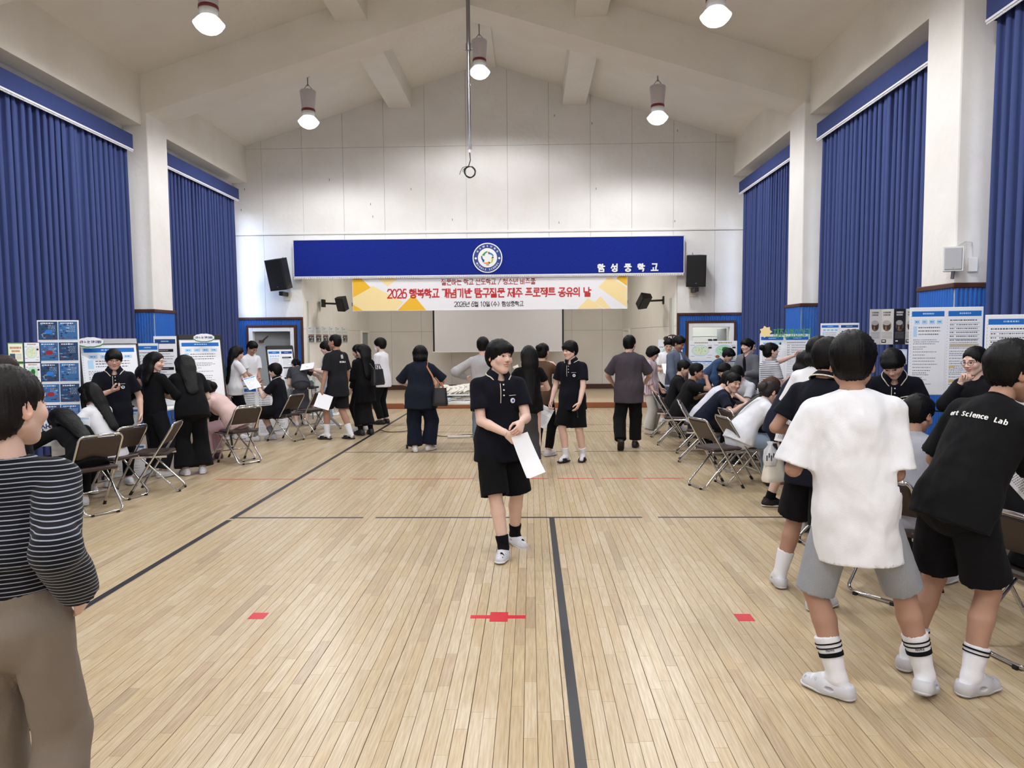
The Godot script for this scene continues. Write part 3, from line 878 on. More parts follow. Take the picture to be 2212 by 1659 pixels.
# ---------- heads, hands and shoes shared by all figures ----------
var HEAD := {}
var HAND := {}
var SHOE := {}
func make_head(kind: String, cell: float) -> Array:
	var fem := kind == "f"
	var F := Field.new(Vector3(-0.1, -0.14, -0.125), Vector3(0.1, 0.135, 0.135), cell)
	F.ell(Vector3(0, 0.03, -0.012), Vector3(0.075, 0.088, 0.094), Basis.IDENTITY, 0.02)
	F.ell(Vector3(0, -0.025, 0.024), Vector3(0.062 if not fem else 0.06, 0.082, 0.063), Basis.IDENTITY, 0.03)
	F.cone(Vector3(0, -0.06, 0.025), Vector3(0, -0.098 if not fem else -0.094, 0.056), 0.043 if not fem else 0.041, 0.018, 0.03)
	for s in [-1, 1]:
		F.cone(Vector3(s * 0.052, -0.05, 0.0), Vector3(s * 0.015, -0.095, 0.052), 0.018 if not fem else 0.016, 0.012, 0.025)
		F.ell(Vector3(s * 0.036, -0.026, 0.058), Vector3(0.026, 0.024, 0.024), Basis.IDENTITY, 0.02)
		F.ell(Vector3(s * 0.031, 0.026, 0.074), Vector3(0.02, 0.008, 0.012), Basis(Vector3.UP, s * 0.35), 0.012)
		F.ell(Vector3(s * 0.031, 0.003, 0.096), Vector3(0.017, 0.009, 0.014), Basis(Vector3.UP, s * 0.35), 0.01, true)
		F.ell(Vector3(s * 0.03, 0.002, 0.076), Vector3(0.0155, 0.0085, 0.0115), Basis(Vector3.UP, s * 0.3), 0.004)
		F.ell(Vector3(s * 0.011, -0.031, 0.091), Vector3(0.0085, 0.007, 0.0095), Basis.IDENTITY, 0.006)
		F.ell(Vector3(s * 0.078, -0.004, -0.01), Vector3(0.008, 0.031, 0.019), Basis(Vector3.UP, s * 0.45) * Basis(Vector3.RIGHT, -0.2), 0.006)
		F.ell(Vector3(s * 0.087, 0.0, -0.004), Vector3(0.006, 0.018, 0.009), Basis(Vector3.UP, s * 0.45), 0.004, true)
	F.cone(Vector3(0, 0.01, 0.083), Vector3(0, -0.025, 0.1), 0.0065, 0.0105, 0.012)
	F.ell(Vector3(0, -0.05, 0.0865), Vector3(0.02, 0.006, 0.009), Basis.IDENTITY, 0.004)
	F.ell(Vector3(0, -0.0605, 0.085), Vector3(0.0175, 0.0065, 0.009), Basis.IDENTITY, 0.004)
	F.ell(Vector3(0, -0.0553, 0.099), Vector3(0.022, 0.0016, 0.008), Basis.IDENTITY, 0.003, true)
	var p := F.net()
	var C := PackedColorArray()
	var skin := Color(1, 1, 1)
	for v in p[0] as PackedVector3Array:
		var c := skin
		if v.z > 0.045:
			var ax := absf(v.x)
			var ex := (ax - 0.031) / 0.0165
			var ey := (v.y - 0.002 - 0.0015 * ex) / 0.0052
			var e := ex * ex + ey * ey
			if e < 1.0: c = Color(0.045, 0.035, 0.032) if absf(ax - 0.031) < 0.0068 else Color(1.15, 1.3, 1.45)
			elif ey > 0.3 and e < 2.7: c = Color(0.16, 0.12, 0.11)
			var bx := (ax - 0.033) / 0.02; var by := (v.y - 0.0225 - 0.002 * (1.0 - bx * bx)) / 0.0038
			if bx * bx + by * by < 1.0: c = Color(0.12, 0.1, 0.1)
			var lx := v.x / 0.0235; var ly := (v.y + 0.0555) / (0.0095 - 0.003 * lx * lx)
			if lx * lx + ly * ly < 1.0: c = Color(0.86, 0.6, 0.6) if not fem else Color(0.78, 0.42, 0.44)
			if absf(v.y + 0.0555) < 0.0016 and absf(v.x) < 0.024: c = Color(0.5, 0.3, 0.3)
			if v.y < -0.03 and v.y > -0.042 and absf(ax - 0.008) < 0.0045 and v.z > 0.086: c = Color(0.62, 0.46, 0.45)
			var ck := Vector2((ax - 0.04) / 0.03, (v.y + 0.025) / 0.022).length_squared()
			if c == skin and ck < 1.0: c = Color(1.0, 1.0 - 0.12 * (1.0 - ck), 1.0 - 0.1 * (1.0 - ck))
		elif absf(v.x) > 0.074: c = Color(1.0, 0.86, 0.84)
		C.append(c)
	p.append(C)
	return p
func make_hand(bends: Array, spread: float, cell: float) -> Array:     # wrist at the origin, fingers towards -y, palm towards +z, thumb towards +x
	var F := Field.new(Vector3(-0.06, -0.21, -0.035), Vector3(0.085, 0.03, 0.095), cell)
	F.cone(Vector3(0, 0.02, 0), Vector3(0, -0.02, 0), 0.027, 0.028, 0.012, false, Vector3(0, 0, 1), 0.72)
	F.cone(Vector3(0.012, -0.03, 0), Vector3(0.02, -0.082, 0.001), 0.024, 0.0185, 0.012, false, Vector3(0, 0, 1), 0.62)
	F.cone(Vector3(-0.01, -0.03, 0), Vector3(-0.022, -0.08, 0.001), 0.024, 0.0175, 0.014, false, Vector3(0, 0, 1), 0.62)
	F.cone(Vector3(0.0, -0.035, 0.002), Vector3(0.0, -0.084, 0.002), 0.022, 0.02, 0.014, false, Vector3(0, 0, 1), 0.6)
	F.ell(Vector3(0.026, -0.04, 0.012), Vector3(0.014, 0.025, 0.013), Basis(Vector3(0, 0, 1), 0.4), 0.012)
	var xs := [0.0295, 0.0105, -0.0085, -0.027]; var ln := [0.07, 0.078, 0.072, 0.056]
	for i in 4:
		var p := Vector3(xs[i], -0.083 if i < 3 else -0.077, 0.001)
		var fan: float = (1.5 - i) * spread
		var an := 0.0
		for j in 3:
			an += deg_to_rad(bends[j] + (i * 3.0 if j < 2 else 0.0))
			var dir := Vector3(sin(fan) * cos(an), -cos(fan) * cos(an), sin(an))
			var l: float = ln[i] * [0.45, 0.3, 0.25][j]
			var q := p + dir * l
			var r: float = (0.0088 if i < 3 else 0.0076) - 0.0006 * j
			F.cone(p, q, r, r - 0.0006, 0.003)
			p = q
	var tb: float = bends[3]
	var t0 := Vector3(0.028, -0.03, 0.01)
	var t1 := t0 + Vector3(0.6, -0.72, 0.25 + tb * 0.5).normalized() * 0.04
	var t2 := t1 + Vector3(0.3 - tb * 0.4, -0.85, 0.3 + tb * 0.5).normalized() * 0.03
	var t3 := t2 + Vector3(0.1 - tb * 0.7, -0.9, 0.3 + tb * 0.4).normalized() * 0.024
	F.cone(t0, t1, 0.0135, 0.0105, 0.008); F.cone(t1, t2, 0.0103, 0.0092, 0.003); F.cone(t2, t3, 0.0092, 0.0078, 0.003)
	var p := F.net()
	var C := PackedColorArray()
	for v in p[0] as PackedVector3Array: C.append(Color(1.0, 0.93, 0.91) if v.y < -0.09 else Color.WHITE)
	p.append(C)
	return p
func make_shoe(kind: String) -> Array:        # sole on y = 0, ankle over the origin, toe towards +z; [upper, sole]
	var F := Field.new(Vector3(-0.07, -0.01, -0.1), Vector3(0.07, 0.14, 0.22), 0.0055)
	var S := Field.new(Vector3(-0.075, -0.012, -0.105), Vector3(0.075, 0.06, 0.225), 0.0055)
	var up := Vector3.UP
	S.cone(Vector3(0, 0.016, -0.042), Vector3(0, 0.016, 0.06), 0.042, 0.048, 0.01, false, up, 0.36)
	S.cone(Vector3(0, 0.016, 0.06), Vector3(-0.004, 0.018, 0.135), 0.049, 0.045, 0.02, false, up, 0.36)
	S.cut(Vector3(0, -1, 0), 0.0)
	if kind == "clog":
		S.cut(Vector3.UP, 0.026)
		F.cone(Vector3(0, 0.03, -0.04), Vector3(0, 0.034, 0.05), 0.041, 0.046, 0.02, false, Vector3.RIGHT, 0.98)
		F.cone(Vector3(0, 0.032, 0.05), Vector3(-0.004, 0.028, 0.13), 0.05, 0.042, 0.03)
		F.cone(Vector3(0, 0.05, -0.03), Vector3(0, 0.06, 0.07), 0.042, 0.03, 0.03)
		F.cut(Vector3(0, -1, 0), -0.012)
		F.cone(Vector3(0, 0.12, -0.03), Vector3(0, 0.115, 0.03), 0.062, 0.046, 0.01, false, Vector3.ZERO, 1.0, true)
		for q in [[0.0, 0.1], [0.02, 0.115], [-0.02, 0.115], [0.0, 0.132], [0.03, 0.09], [-0.03, 0.09], [0.018, 0.145], [-0.02, 0.145], [0.012, 0.085], [-0.014, 0.085]]:
			F.ell(Vector3(q[0], 0.062 - (q[1] - 0.085) * 0.18 - absf(q[0]) * 0.3, q[1]), Vector3(0.0062, 0.016, 0.0062), Basis.IDENTITY, 0.002, true)
		for s in [-1, 1]: F.ell(Vector3(s * 0.05, 0.045, 0.02), Vector3(0.02, 0.008, 0.02), Basis.IDENTITY, 0.003, true)
	elif kind == "slide":
		S.cut(Vector3.UP, 0.024)
		F.cone(Vector3(0, 0.02, 0.05), Vector3(0, 0.018, 0.115), 0.058, 0.053, 0.02)
		F.cut(Vector3(0, 0, -1), -0.04); F.cut(Vector3(0, 0.25, 1).normalized(), 0.125); F.cut(Vector3(0, -1, 0), -0.012)
		F.cone(Vector3(0, 0.02, -0.06), Vector3(0, 0.015, 0.2), 0.052, 0.046, 0.01, false, Vector3.ZERO, 1.0, true)
	else:
		S.cut(Vector3.UP, 0.028 if kind == "sneaker" else 0.02)
		F.cone(Vector3(0, 0.035, -0.042), Vector3(0, 0.04, 0.04), 0.038, 0.041, 0.02)
		F.cone(Vector3(0, 0.04, 0.03), Vector3(-0.003, 0.026, 0.14), 0.046, 0.037, 0.03)
		F.cone(Vector3(0, 0.05, -0.03), Vector3(0, 0.09, -0.02), 0.038, 0.041, 0.03)
		F.cone(Vector3(0, 0.06, 0.0), Vector3(0, 0.05, 0.08), 0.038, 0.03, 0.03)
		F.cut(Vector3(0, -1, 0), -0.012)
		F.cone(Vector3(0, 0.15, -0.02), Vector3(0, 0.078, -0.012), 0.05, 0.034, 0.005, false, Vector3.ZERO, 1.0, true)
	return [F.net(), S.net()]

var queue := []          # [callable, node]: shapes worked out on four threads, then given to their nodes
var got := []
func shape_later(called: String, fn: Callable, m: Material, parent: Node, label := "") -> MeshInstance3D:
	var o := MeshInstance3D.new()
	o.name = called
	o.material_override = m
	o.cast_shadow = GeometryInstance3D.SHADOW_CASTING_SETTING_ON
	parent.add_child(o, true)
	if label: o.set_meta("label", label)
	queue.append([fn, o])
	return o
func worker(k: int):
	var i := k
	while i < queue.size():
		got[i] = (queue[i][0] as Callable).call()
		i += 4
func run_queue():
	got.resize(queue.size())
	var th := []
	for k in 4:
		var t := Thread.new(); t.start(worker.bind(k)); th.append(t)
	for t in th: t.wait_to_finish()
	for i in queue.size(): (queue[i][1] as MeshInstance3D).mesh = mesh_of(got[i])
	queue.clear()
	got.clear()
var jobs := []
func job_worker(k: int):
	var i := k
	while i < jobs.size():
		(jobs[i] as Callable).call()
		i += 4
func make_shared():
	for q in [["f", 0.003], ["m", 0.003], ["f", 0.0055], ["m", 0.0055]]:
		HEAD[q[0] + ("" if q[1] < 0.004 else "_far")] = []
	for q in ["r", "g", "f", "p"]: HAND[q] = []; HAND[q + "_far"] = []
	for q in ["clog", "slide", "sneaker", "flat"]: SHOE[q] = []
	for q in [["f", 0.003], ["m", 0.003], ["f", 0.0055], ["m", 0.0055]]:
		jobs.append(func(): HEAD[q[0] + ("" if q[1] < 0.004 else "_far")].append(make_head(q[0], q[1])))
	for q in [["r", [14.0, 22.0, 14.0, 0.1], 0.03], ["g", [58.0, 68.0, 30.0, 0.9], 0.0], ["f", [3.0, 6.0, 5.0, 0.0], 0.05], ["p", [38.0, 30.0, 18.0, 0.75], 0.02]]:
		jobs.append(func(): HAND[q[0]].append(make_hand(q[1], q[2], 0.0038)))
		jobs.append(func(): HAND[q[0] + "_far"].append(make_hand(q[1], q[2], 0.0056)))
	for q in ["clog", "slide", "sneaker", "flat"]: jobs.append(func(): SHOE[q].append_array(make_shoe(q)))
	var th := []
	for k in 4:
		var t := Thread.new(); t.start(job_worker.bind(k)); th.append(t)
	for t in th: t.wait_to_finish()
	for q in SHOE.keys(): SHOE[q] = [mesh_of([SHOE[q][0]]), mesh_of([SHOE[q][1]])]

# ---------- people ----------
var cloth_of := {}
var skin_of := {}
func cloth(c: Color, key := "") -> StandardMaterial3D:
	var k := c.to_html() + key
	if not cloth_of.has(k):
		var m := fabric(c, 0.92, 0.22)
		m.rim_enabled = true; m.rim = 0.15
		if key == "stripes" or key == "pinstripes" or key == "bands":
			var im := Image.create(64, 64, false, Image.FORMAT_RGB8)
			im.fill(c)
			var l: Color = STRIPE.get(key)
			if key == "stripes":
				im.fill_rect(Rect2i(0, 6, 64, 8), l); im.fill_rect(Rect2i(0, 38, 64, 7), l)
			elif key == "bands":
				for i in 4: im.fill_rect(Rect2i(0, i * 16, 64, 5), l)
			else:
				for i in 4: im.fill_rect(Rect2i(i * 16, 0, 5, 64), [l, Color(0.62, 0.5, 0.62)][i % 2])
			m.albedo_texture = ImageTexture.create_from_image(im)
			m.albedo_color = Color.WHITE
			m.normal_enabled = false
			m.uv1_triplanar = false; m.uv1_world_triplanar = false
			m.uv1_scale = Vector3(38, 38, 38) if key == "stripes" else Vector3(9, 9, 9)
		elif key == "heather":
			m.albedo_texture = noise_tex(0.15, Color(0.8, 0.8, 0.82), Color(1, 1, 1), 256, 3, 31)
			m.uv1_scale = Vector3(5, 5, 5)
		elif key == "satin":
			m.roughness = 0.5
		cloth_of[k] = m
	return cloth_of[k]
var STRIPE := {"stripes": Color(0.58, 0.6, 0.65), "bands": Color(0.16, 0.17, 0.2), "pinstripes": Color(0.55, 0.3, 0.36)}
func skin(c: Color) -> StandardMaterial3D:
	var k := c.to_html()
	if not skin_of.has(k):
		var m := mat(c, 0.55, 0.0, 0.4)
		m.vertex_color_use_as_albedo = true
		m.subsurf_scatter_enabled = true; m.subsurf_scatter_strength = 0.06
		skin_of[k] = m
	return skin_of[k]
const PALE := Color(0.87, 0.735, 0.675)
const FAIR := Color(0.82, 0.675, 0.605)
const TAN := Color(0.67, 0.52, 0.445)
const NAVY := Color(0.075, 0.08, 0.115)
const INK := Color(0.065, 0.065, 0.075)
const HAIR := Color(0.045, 0.04, 0.042)

func joint(a: Vector3, b: Vector3, l1: float, l2: float, pole: Vector3) -> Array:   # two-bone reach: [middle joint, end]
	var d := b - a
	var len := clampf(d.length(), absf(l1 - l2) + 0.01, (l1 + l2) * 0.999)
	var u := d.normalized()
	var e := a + u * len
	var x := (l1 * l1 - l2 * l2 + len * len) / (2.0 * len)
	var hgt := sqrt(maxf(l1 * l1 - x * x, 0.0))
	var pp := (pole - u * pole.dot(u)).normalized()
	return [a + u * x + pp * hgt, e]
func look(f: Vector3, up: Vector3) -> Basis:      # z along f
	var z := f.normalized(); var x := up.cross(z).normalized()
	return Basis(x, z.cross(x), z)

func skeleton(q: Dictionary) -> Dictionary:
	var h: float = q.get("h", 1.68); var s := h / 1.7; var w: float = q.get("w", 1.0)
	var fem: bool = q.get("f", false)
	var S := {"s": s, "w": w}
	var P := Vector3(q.get("px", 0.0), q.get("pel", 0.905 * s), q.get("pz", 0.0))
	var B := Basis(Vector3.UP, deg_to_rad(q.get("tw", 0.0))) * Basis(Vector3(0, 0, 1), deg_to_rad(-q.get("side", 0.0))) * Basis(Vector3.RIGHT, deg_to_rad(q.get("lean", 0.0)))
	var HB := Basis(Vector3.UP, deg_to_rad(q.get("htw", q.get("tw", 0.0))))
	var B2 := B * Basis(Vector3.RIGHT, deg_to_rad(q.get("curve", 4.0)))
	var ty: float = q.get("ctw", 0.0)
	if ty != 0.0: B2 = Basis(Vector3.UP, deg_to_rad(ty)) * B2
	S.P = P; S.B = B; S.B2 = B2; S.HB = HB
	var waist := P + B.y * 0.14 * s
	var chest := waist + B2.y * 0.21 * s
	var nb := chest + B2.y * 0.18 * s - B2.z * 0.012 * s
	S.waist = waist; S.chest = chest; S.nb = nb
	var sw := (0.155 if fem else 0.172) * s * (0.45 + 0.55 * w)
	var hv: Vector3 = q.get("hd", Vector3.ZERO)
	var Hb := Basis(Vector3.UP, deg_to_rad(hv.x)) * Basis(Vector3.RIGHT, deg_to_rad(hv.y)) * Basis(Vector3(0, 0, 1), deg_to_rad(-hv.z))
	S.Hb = Hb
	var up := (B2.y + Hb.y * 0.8).normalized()
	S.H = nb + up * 0.145 * s + Hb.z * 0.022 * s
	S.hs = s * q.get("head", 1.09)
	var shrug: Vector2 = q.get("shrug", Vector2.ZERO)
	for k in ["l", "r"]:
		var sg := 1.0 if k == "l" else -1.0
		var sh := chest + B2.y * (0.097 * s + (shrug.x if k == "l" else shrug.y)) + B2.x * sg * sw + B2.z * 0.0
		S[k + "s"] = sh
		var tgt: Vector3 = q.get(k + "h", Vector3(sg * (sw + 0.07 * s), sh.y - 0.5 * s, sh.z + 0.05))
		var pole: Vector3 = q.get(k + "e", Vector3(sg * 0.5, -0.3, -1.0))
		var el := joint(sh, tgt, 0.285 * s, 0.245 * s, pole)
		S[k + "el"] = el[0]; S[k + "w"] = el[1]
		var hp := P + HB.x * sg * 0.078 * s - Vector3(0, 0.02, 0)
		S[k + "hip"] = hp
		var ft: Vector3 = q.get(k + "f", Vector3(sg * 0.1, 0, 0.0))
		var fy: float = deg_to_rad(q.get(k + "y", sg * 12.0))
		var tp: float = deg_to_rad(q.get(k + "t", 0.0))
		var fb := Basis(Vector3.UP, fy) * Basis(Vector3.RIGHT, tp)
		S[k + "fb"] = fb; S[k + "fp"] = ft
		var an := ft + fb * Vector3(0, 0.088 * s, 0)
		var kn := joint(hp, an, 0.42 * s, 0.41 * s, q.get(k + "k", Basis(Vector3.UP, fy) * Vector3(0, 0, 1) + Vector3(0, 0.1, 0)))
		S[k + "kn"] = kn[0]; S[k + "an"] = kn[1]
	return S

func bounds(pts: Array, m: float) -> Array:
	var lo: Vector3 = pts[0]; var hi: Vector3 = pts[0]
	for p in pts: lo = lo.min(p); hi = hi.max(p)
	return [lo - Vector3(m, m, m), hi + Vector3(m, m, m)]

func body_shape(S: Dictionary, q: Dictionary, cell: float) -> Array:
	var s: float = S.s; var w: float = S.w
	var fem: bool = q.get("f", false)
	var pts := [S.H, S.P]
	for k in ["l", "r"]: pts.append_array([S[k + "s"], S[k + "el"], S[k + "w"], S[k + "kn"], S[k + "an"]])
	var bd := bounds(pts, 0.15)
	var F := Field.new(bd[0], bd[1], cell)
	var B: Basis = S.B; var B2: Basis = S.B2
	var t := 0.9 + 0.1 * w; var lw := sqrt(w)
	F.cone(S.P - B.y * 0.02, S.waist, 0.125 * s * w, 0.115 * s * w, 0.03, false, B.z, 0.72)
	F.cone(S.waist, S.chest, 0.112 * s * w, 0.128 * s * w, 0.03, false, B2.z, 0.68)
	F.cone(S.ls.lerp(S.rs, 0.12), S.rs.lerp(S.ls, 0.12), 0.05 * s * t, 0.05 * s * t, 0.04)
	F.cone(S.nb - B2.y * 0.07 * s, S.nb + B2.y * 0.015, 0.075 * s * t, 0.05 * s * t, 0.03)
	F.cone(S.nb - B2.y * 0.02, S.H - S.Hb.y * 0.045 * s - S.Hb.z * 0.018 * s, (0.048 if fem else 0.056) * s * t, (0.044 if fem else 0.053) * s * t, 0.02)
	for k in ["l", "r"]:
		F.cone(S[k + "s"], S[k + "el"], 0.05 * s * t, 0.0385 * s * t, 0.02)
		var mid: Vector3 = S[k + "el"].lerp(S[k + "w"], 0.3)
		F.cone(S[k + "el"], mid, 0.039 * s * t, 0.039 * s * t, 0.01)
		F.cone(mid, S[k + "w"], 0.039 * s * t, 0.0265 * s * t, 0.01)
		F.cone(S[k + "hip"], S[k + "kn"], 0.08 * s * lw, 0.054 * s * lw, 0.03)
		var calf: Vector3 = S[k + "kn"].lerp(S[k + "an"], 0.32) - S[k + "fb"].z * 0.012
		F.cone(S[k + "kn"], calf, 0.053 * s * lw, 0.056 * s * lw, 0.012)
		F.cone(calf, S[k + "an"], 0.056 * s * lw, 0.036 * s * lw, 0.012)
		var fb: Basis = S[k + "fb"]
		F.cone(S[k + "an"], S[k + "fp"] + fb * Vector3(0, 0.035, 0.13) * s, 0.036 * s, 0.025 * s, 0.02)
		F.cone(S[k + "an"], S[k + "fp"] + fb * Vector3(0, 0.04, -0.035) * s, 0.035 * s, 0.03 * s, 0.01)
	var parts := [F.net()]
	var lod := "" if q.get("near", false) else "_far"
	var hk: String = ("f" if fem else "m") + lod
	parts.append(moved(HEAD[hk][0], Transform3D(S.Hb.scaled(Vector3.ONE * S.hs), S.H)))
	for k in ["l", "r"]:
		var sg := 1.0 if k == "l" else -1.0
		var f: Vector3 = (S[k + "w"] - S[k + "el"]).normalized()
		f = (f + (q.get(k + "d", Vector3.ZERO) as Vector3)).normalized()
		var n: Vector3 = q.get(k + "p", Vector3(-sg, 0, 0.25))
		n = (n - f * n.dot(f)).normalized()
		var bs := Basis(n.cross(f), -f, n).scaled(Vector3.ONE * s * (0.94 if fem else 1.0))
		S[k + "hb"] = bs
		parts.append(moved(HAND[q.get(k + "g", "r") + lod][0], Transform3D(bs, S[k + "w"]), k == "r"))
	return parts

func top_shape(S: Dictionary, q: Dictionary, g: Dictionary, cell: float, keep: String) -> Array:
	var s: float = S.s; var w: float = S.w
	var lo: float = g.get("lo", 0.02); var sl: float = g.get("sl", 0.62); var hem: float = g.get("hem", 0.13) * s
	var B: Basis = S.B; var B2: Basis = S.B2
	var fl: float = g.get("flare", 0.015)
	var end: Vector3 = S.P - B.y * hem
	var skirt: float = g.get("skirt", 0.0)
	if g.has("to"): end = S.P - (B.y * 0.25 + Vector3(0, 0.75, 0)).normalized() * hem
	var pts := [end, S.chest, S.nb, S.ls, S.rs, S.P]
	for k in ["l", "r"]:
		pts.append(S[k + "s"].lerp(S[k + "el"], minf(sl, 1.0)))
		if sl > 1.0: pts.append(S[k + "w"])
	var bd := bounds(pts, 0.16 + lo * 1.4 + fl)
	var F := Field.new(bd[0], bd[1], cell)
	var fem: bool = q.get("f", false)
	var sqz: float = g.get("sq", 0.68)
	var rw := (0.132 if fem else 0.138) * s * w + lo
	F.cone(S.chest + B2.y * 0.02 * s, S.waist, (0.14 if fem else 0.15) * s * w + lo, rw, 0.03, false, B2.z, sqz)
	var bl: float = q.bot.get("lo", 0.012) if q.has("bot") else 0.0
	var re: float = rw + fl + (0.012 if fem else 0.0)
	if hem > 0.03 and g.get("keep_out", true): re = maxf(re, 0.158 * s * w + bl * 0.6 + 0.03)
	var pm: Vector3 = S.P + B.y * maxf(0.02, 0.03 - hem)
	F.cone(S.waist, pm, rw, lerpf(rw, re, 0.7), 0.03, false, B.z, sqz + 0.04)
	F.cone(pm, end, lerpf(rw, re, 0.7), re, 0.03, true, B.z, sqz + 0.1)
	if fem:
		for k in [-1, 1]: F.ell(S.chest + B2.x * k * 0.065 * s + B2.z * 0.055 * s - B2.y * 0.02, Vector3(0.06, 0.065, 0.06) * s, B2, 0.03)
	for k in ["l", "r"]: F.cone(S.nb - B2.y * 0.055 * s, S[k + "s"].lerp(S.nb, 0.1), 0.058 * s, 0.05 * s + lo * 0.3, 0.04)
	F.cone(S.nb - B2.y * 0.09 * s, S.nb - B2.y * 0.02 * s, 0.085 * s, 0.056 * s, 0.04)
	for k in ["l", "r"]:
		var a: Vector3 = S[k + "s"]; var e: Vector3 = S[k + "el"]; var wr: Vector3 = S[k + "w"]
		var r0 := 0.052 * s + lo * 0.32; var r1: float = 0.05 * s + lo * g.get("sw", 0.9)
		if sl <= 1.0:
			var x := a.lerp(e, sl)
			F.cone(a, x, r0, r1, 0.025, true)
			if cell < 0.0125: F.cone(x + (a - x).normalized() * 0.03, x + (x - a).normalized() * 0.06, r1 - cell * 2.3, r1 - cell * 2.3, 0.0, false, Vector3.ZERO, 1.0, true)
		else:
			F.cone(a, e, r0, r1, 0.025)
			var x := e.lerp(wr, sl - 1.0)
			var rc: float = g.get("cuff", 0.038) * s + lo * 0.2
			F.cone(e, x, r1, rc + g.get("puff", 0.0), 0.02, true)
	F.cone(S.nb + B2.y * 0.045 * s, S.nb + B2.y * 0.2, 0.054 * s + g.get("neck", 0.0), 0.09, 0.0, false, Vector3.ZERO, 1.0, true)
	F.ell(S.nb + B2.y * (0.012 - g.get("vee", 0.0)) * s + B2.z * 0.052 * s, Vector3(0.045, 0.045 + g.get("vee", 0.0), 0.05) * s, B2, 0.01, true)
	if g.get("open", false): F.ell(S.chest + B2.z * 0.14 * s - B2.y * 0.0, Vector3(0.035, 0.2, 0.07) * s, B2, 0.01, true)
	var p := F.net()
	rumple(p, g.get("rum", 0.014), Vector3(5.0, 2.8, 5.0), int(S.P.y * 977.0) + int(q.get("sd", 1)))
	if keep: kept[keep] = p
	return [p]
var kept := {}

func bottom_shape(S: Dictionary, q: Dictionary, g: Dictionary, cell: float) -> Array:
	var s: float = S.s; var w: float = S.w
	var lo: float = g.get("lo", 0.012); var to: float = g.get("to", 1.95); var fl: float = g.get("flare", 0.0)
	var B: Basis = S.B
	var pts := [S.P, S.waist]
	for k in ["l", "r"]:
		pts.append(S[k + "hip"].lerp(S[k + "kn"], minf(to, 1.0)))
		if to > 1.0: pts.append(S[k + "an"])
	var bd := bounds(pts, 0.16 + lo + fl)
	var F := Field.new(bd[0], bd[1], cell)
	F.cone(S.P - B.y * 0.02, S.waist - B.y * 0.03, 0.136 * s * w + lo * 0.6, 0.123 * s * w + lo * 0.5, 0.03, true, B.z, 0.76)
	var skirt: float = g.get("skirt", 0.0)
	if skirt > 0.0:
		var mid: Vector3 = (S.lkn + S.rkn) / 2.0; var bot: Vector3 = (S.lan + S.ran) / 2.0
		var a: Vector3 = S.P + B.y * 0.02
		if to <= 1.0: F.cone(a, a.lerp(mid, to), 0.135 * s * w + lo, 0.14 * s + skirt, 0.03, true, S.HB.z, 0.75)
		else:
			F.cone(a, mid, 0.138 * s * w + lo, 0.13 * s + skirt * 0.6, 0.03, false, S.HB.z, 0.78)
			F.cone(mid, mid.lerp(bot, to - 1.0), 0.13 * s + skirt * 0.6, 0.13 * s + skirt, 0.03, true, S.HB.z, 0.8)
	else:
		for k in ["l", "r"]:
			var hp: Vector3 = S[k + "hip"]; var kn: Vector3 = S[k + "kn"]; var an: Vector3 = S[k + "an"]
			var lw := sqrt(w)
			var r0 := 0.086 * s * lw + lo * 0.6; var r1 := 0.064 * s * lw + lo
			F.cone(hp + Vector3(0, 0.02, 0), hp.lerp(S.P, 0.5) - S.HB.z * 0.03, 0.082 * s * w + lo * 0.4, 0.082 * s * w + lo * 0.4, 0.03)
			if to <= 1.0:
				var x := hp.lerp(kn, to)
				var r2 := lerpf(r0, r1, to) + fl
				F.cone(hp, x, r0, r2, 0.02, true)
				if cell < 0.0125: F.cone(x + (hp - x).normalized() * 0.03, x + (x - hp).normalized() * 0.06, r2 - cell * 2.3, r2 - cell * 2.3, 0.0, false, Vector3.ZERO, 1.0, true)
			else:
				F.cone(hp, kn, r0, r1, 0.02)
				var x := kn.lerp(an, to - 1.0)
				F.cone(kn, x, r1, 0.047 * s + lo + fl, 0.02, true)
	var p := F.net()
	rumple(p, g.get("rum", 0.012), Vector3(6.0, 2.4, 6.0), int(q.get("sd", 1)) + 50)
	return [p]

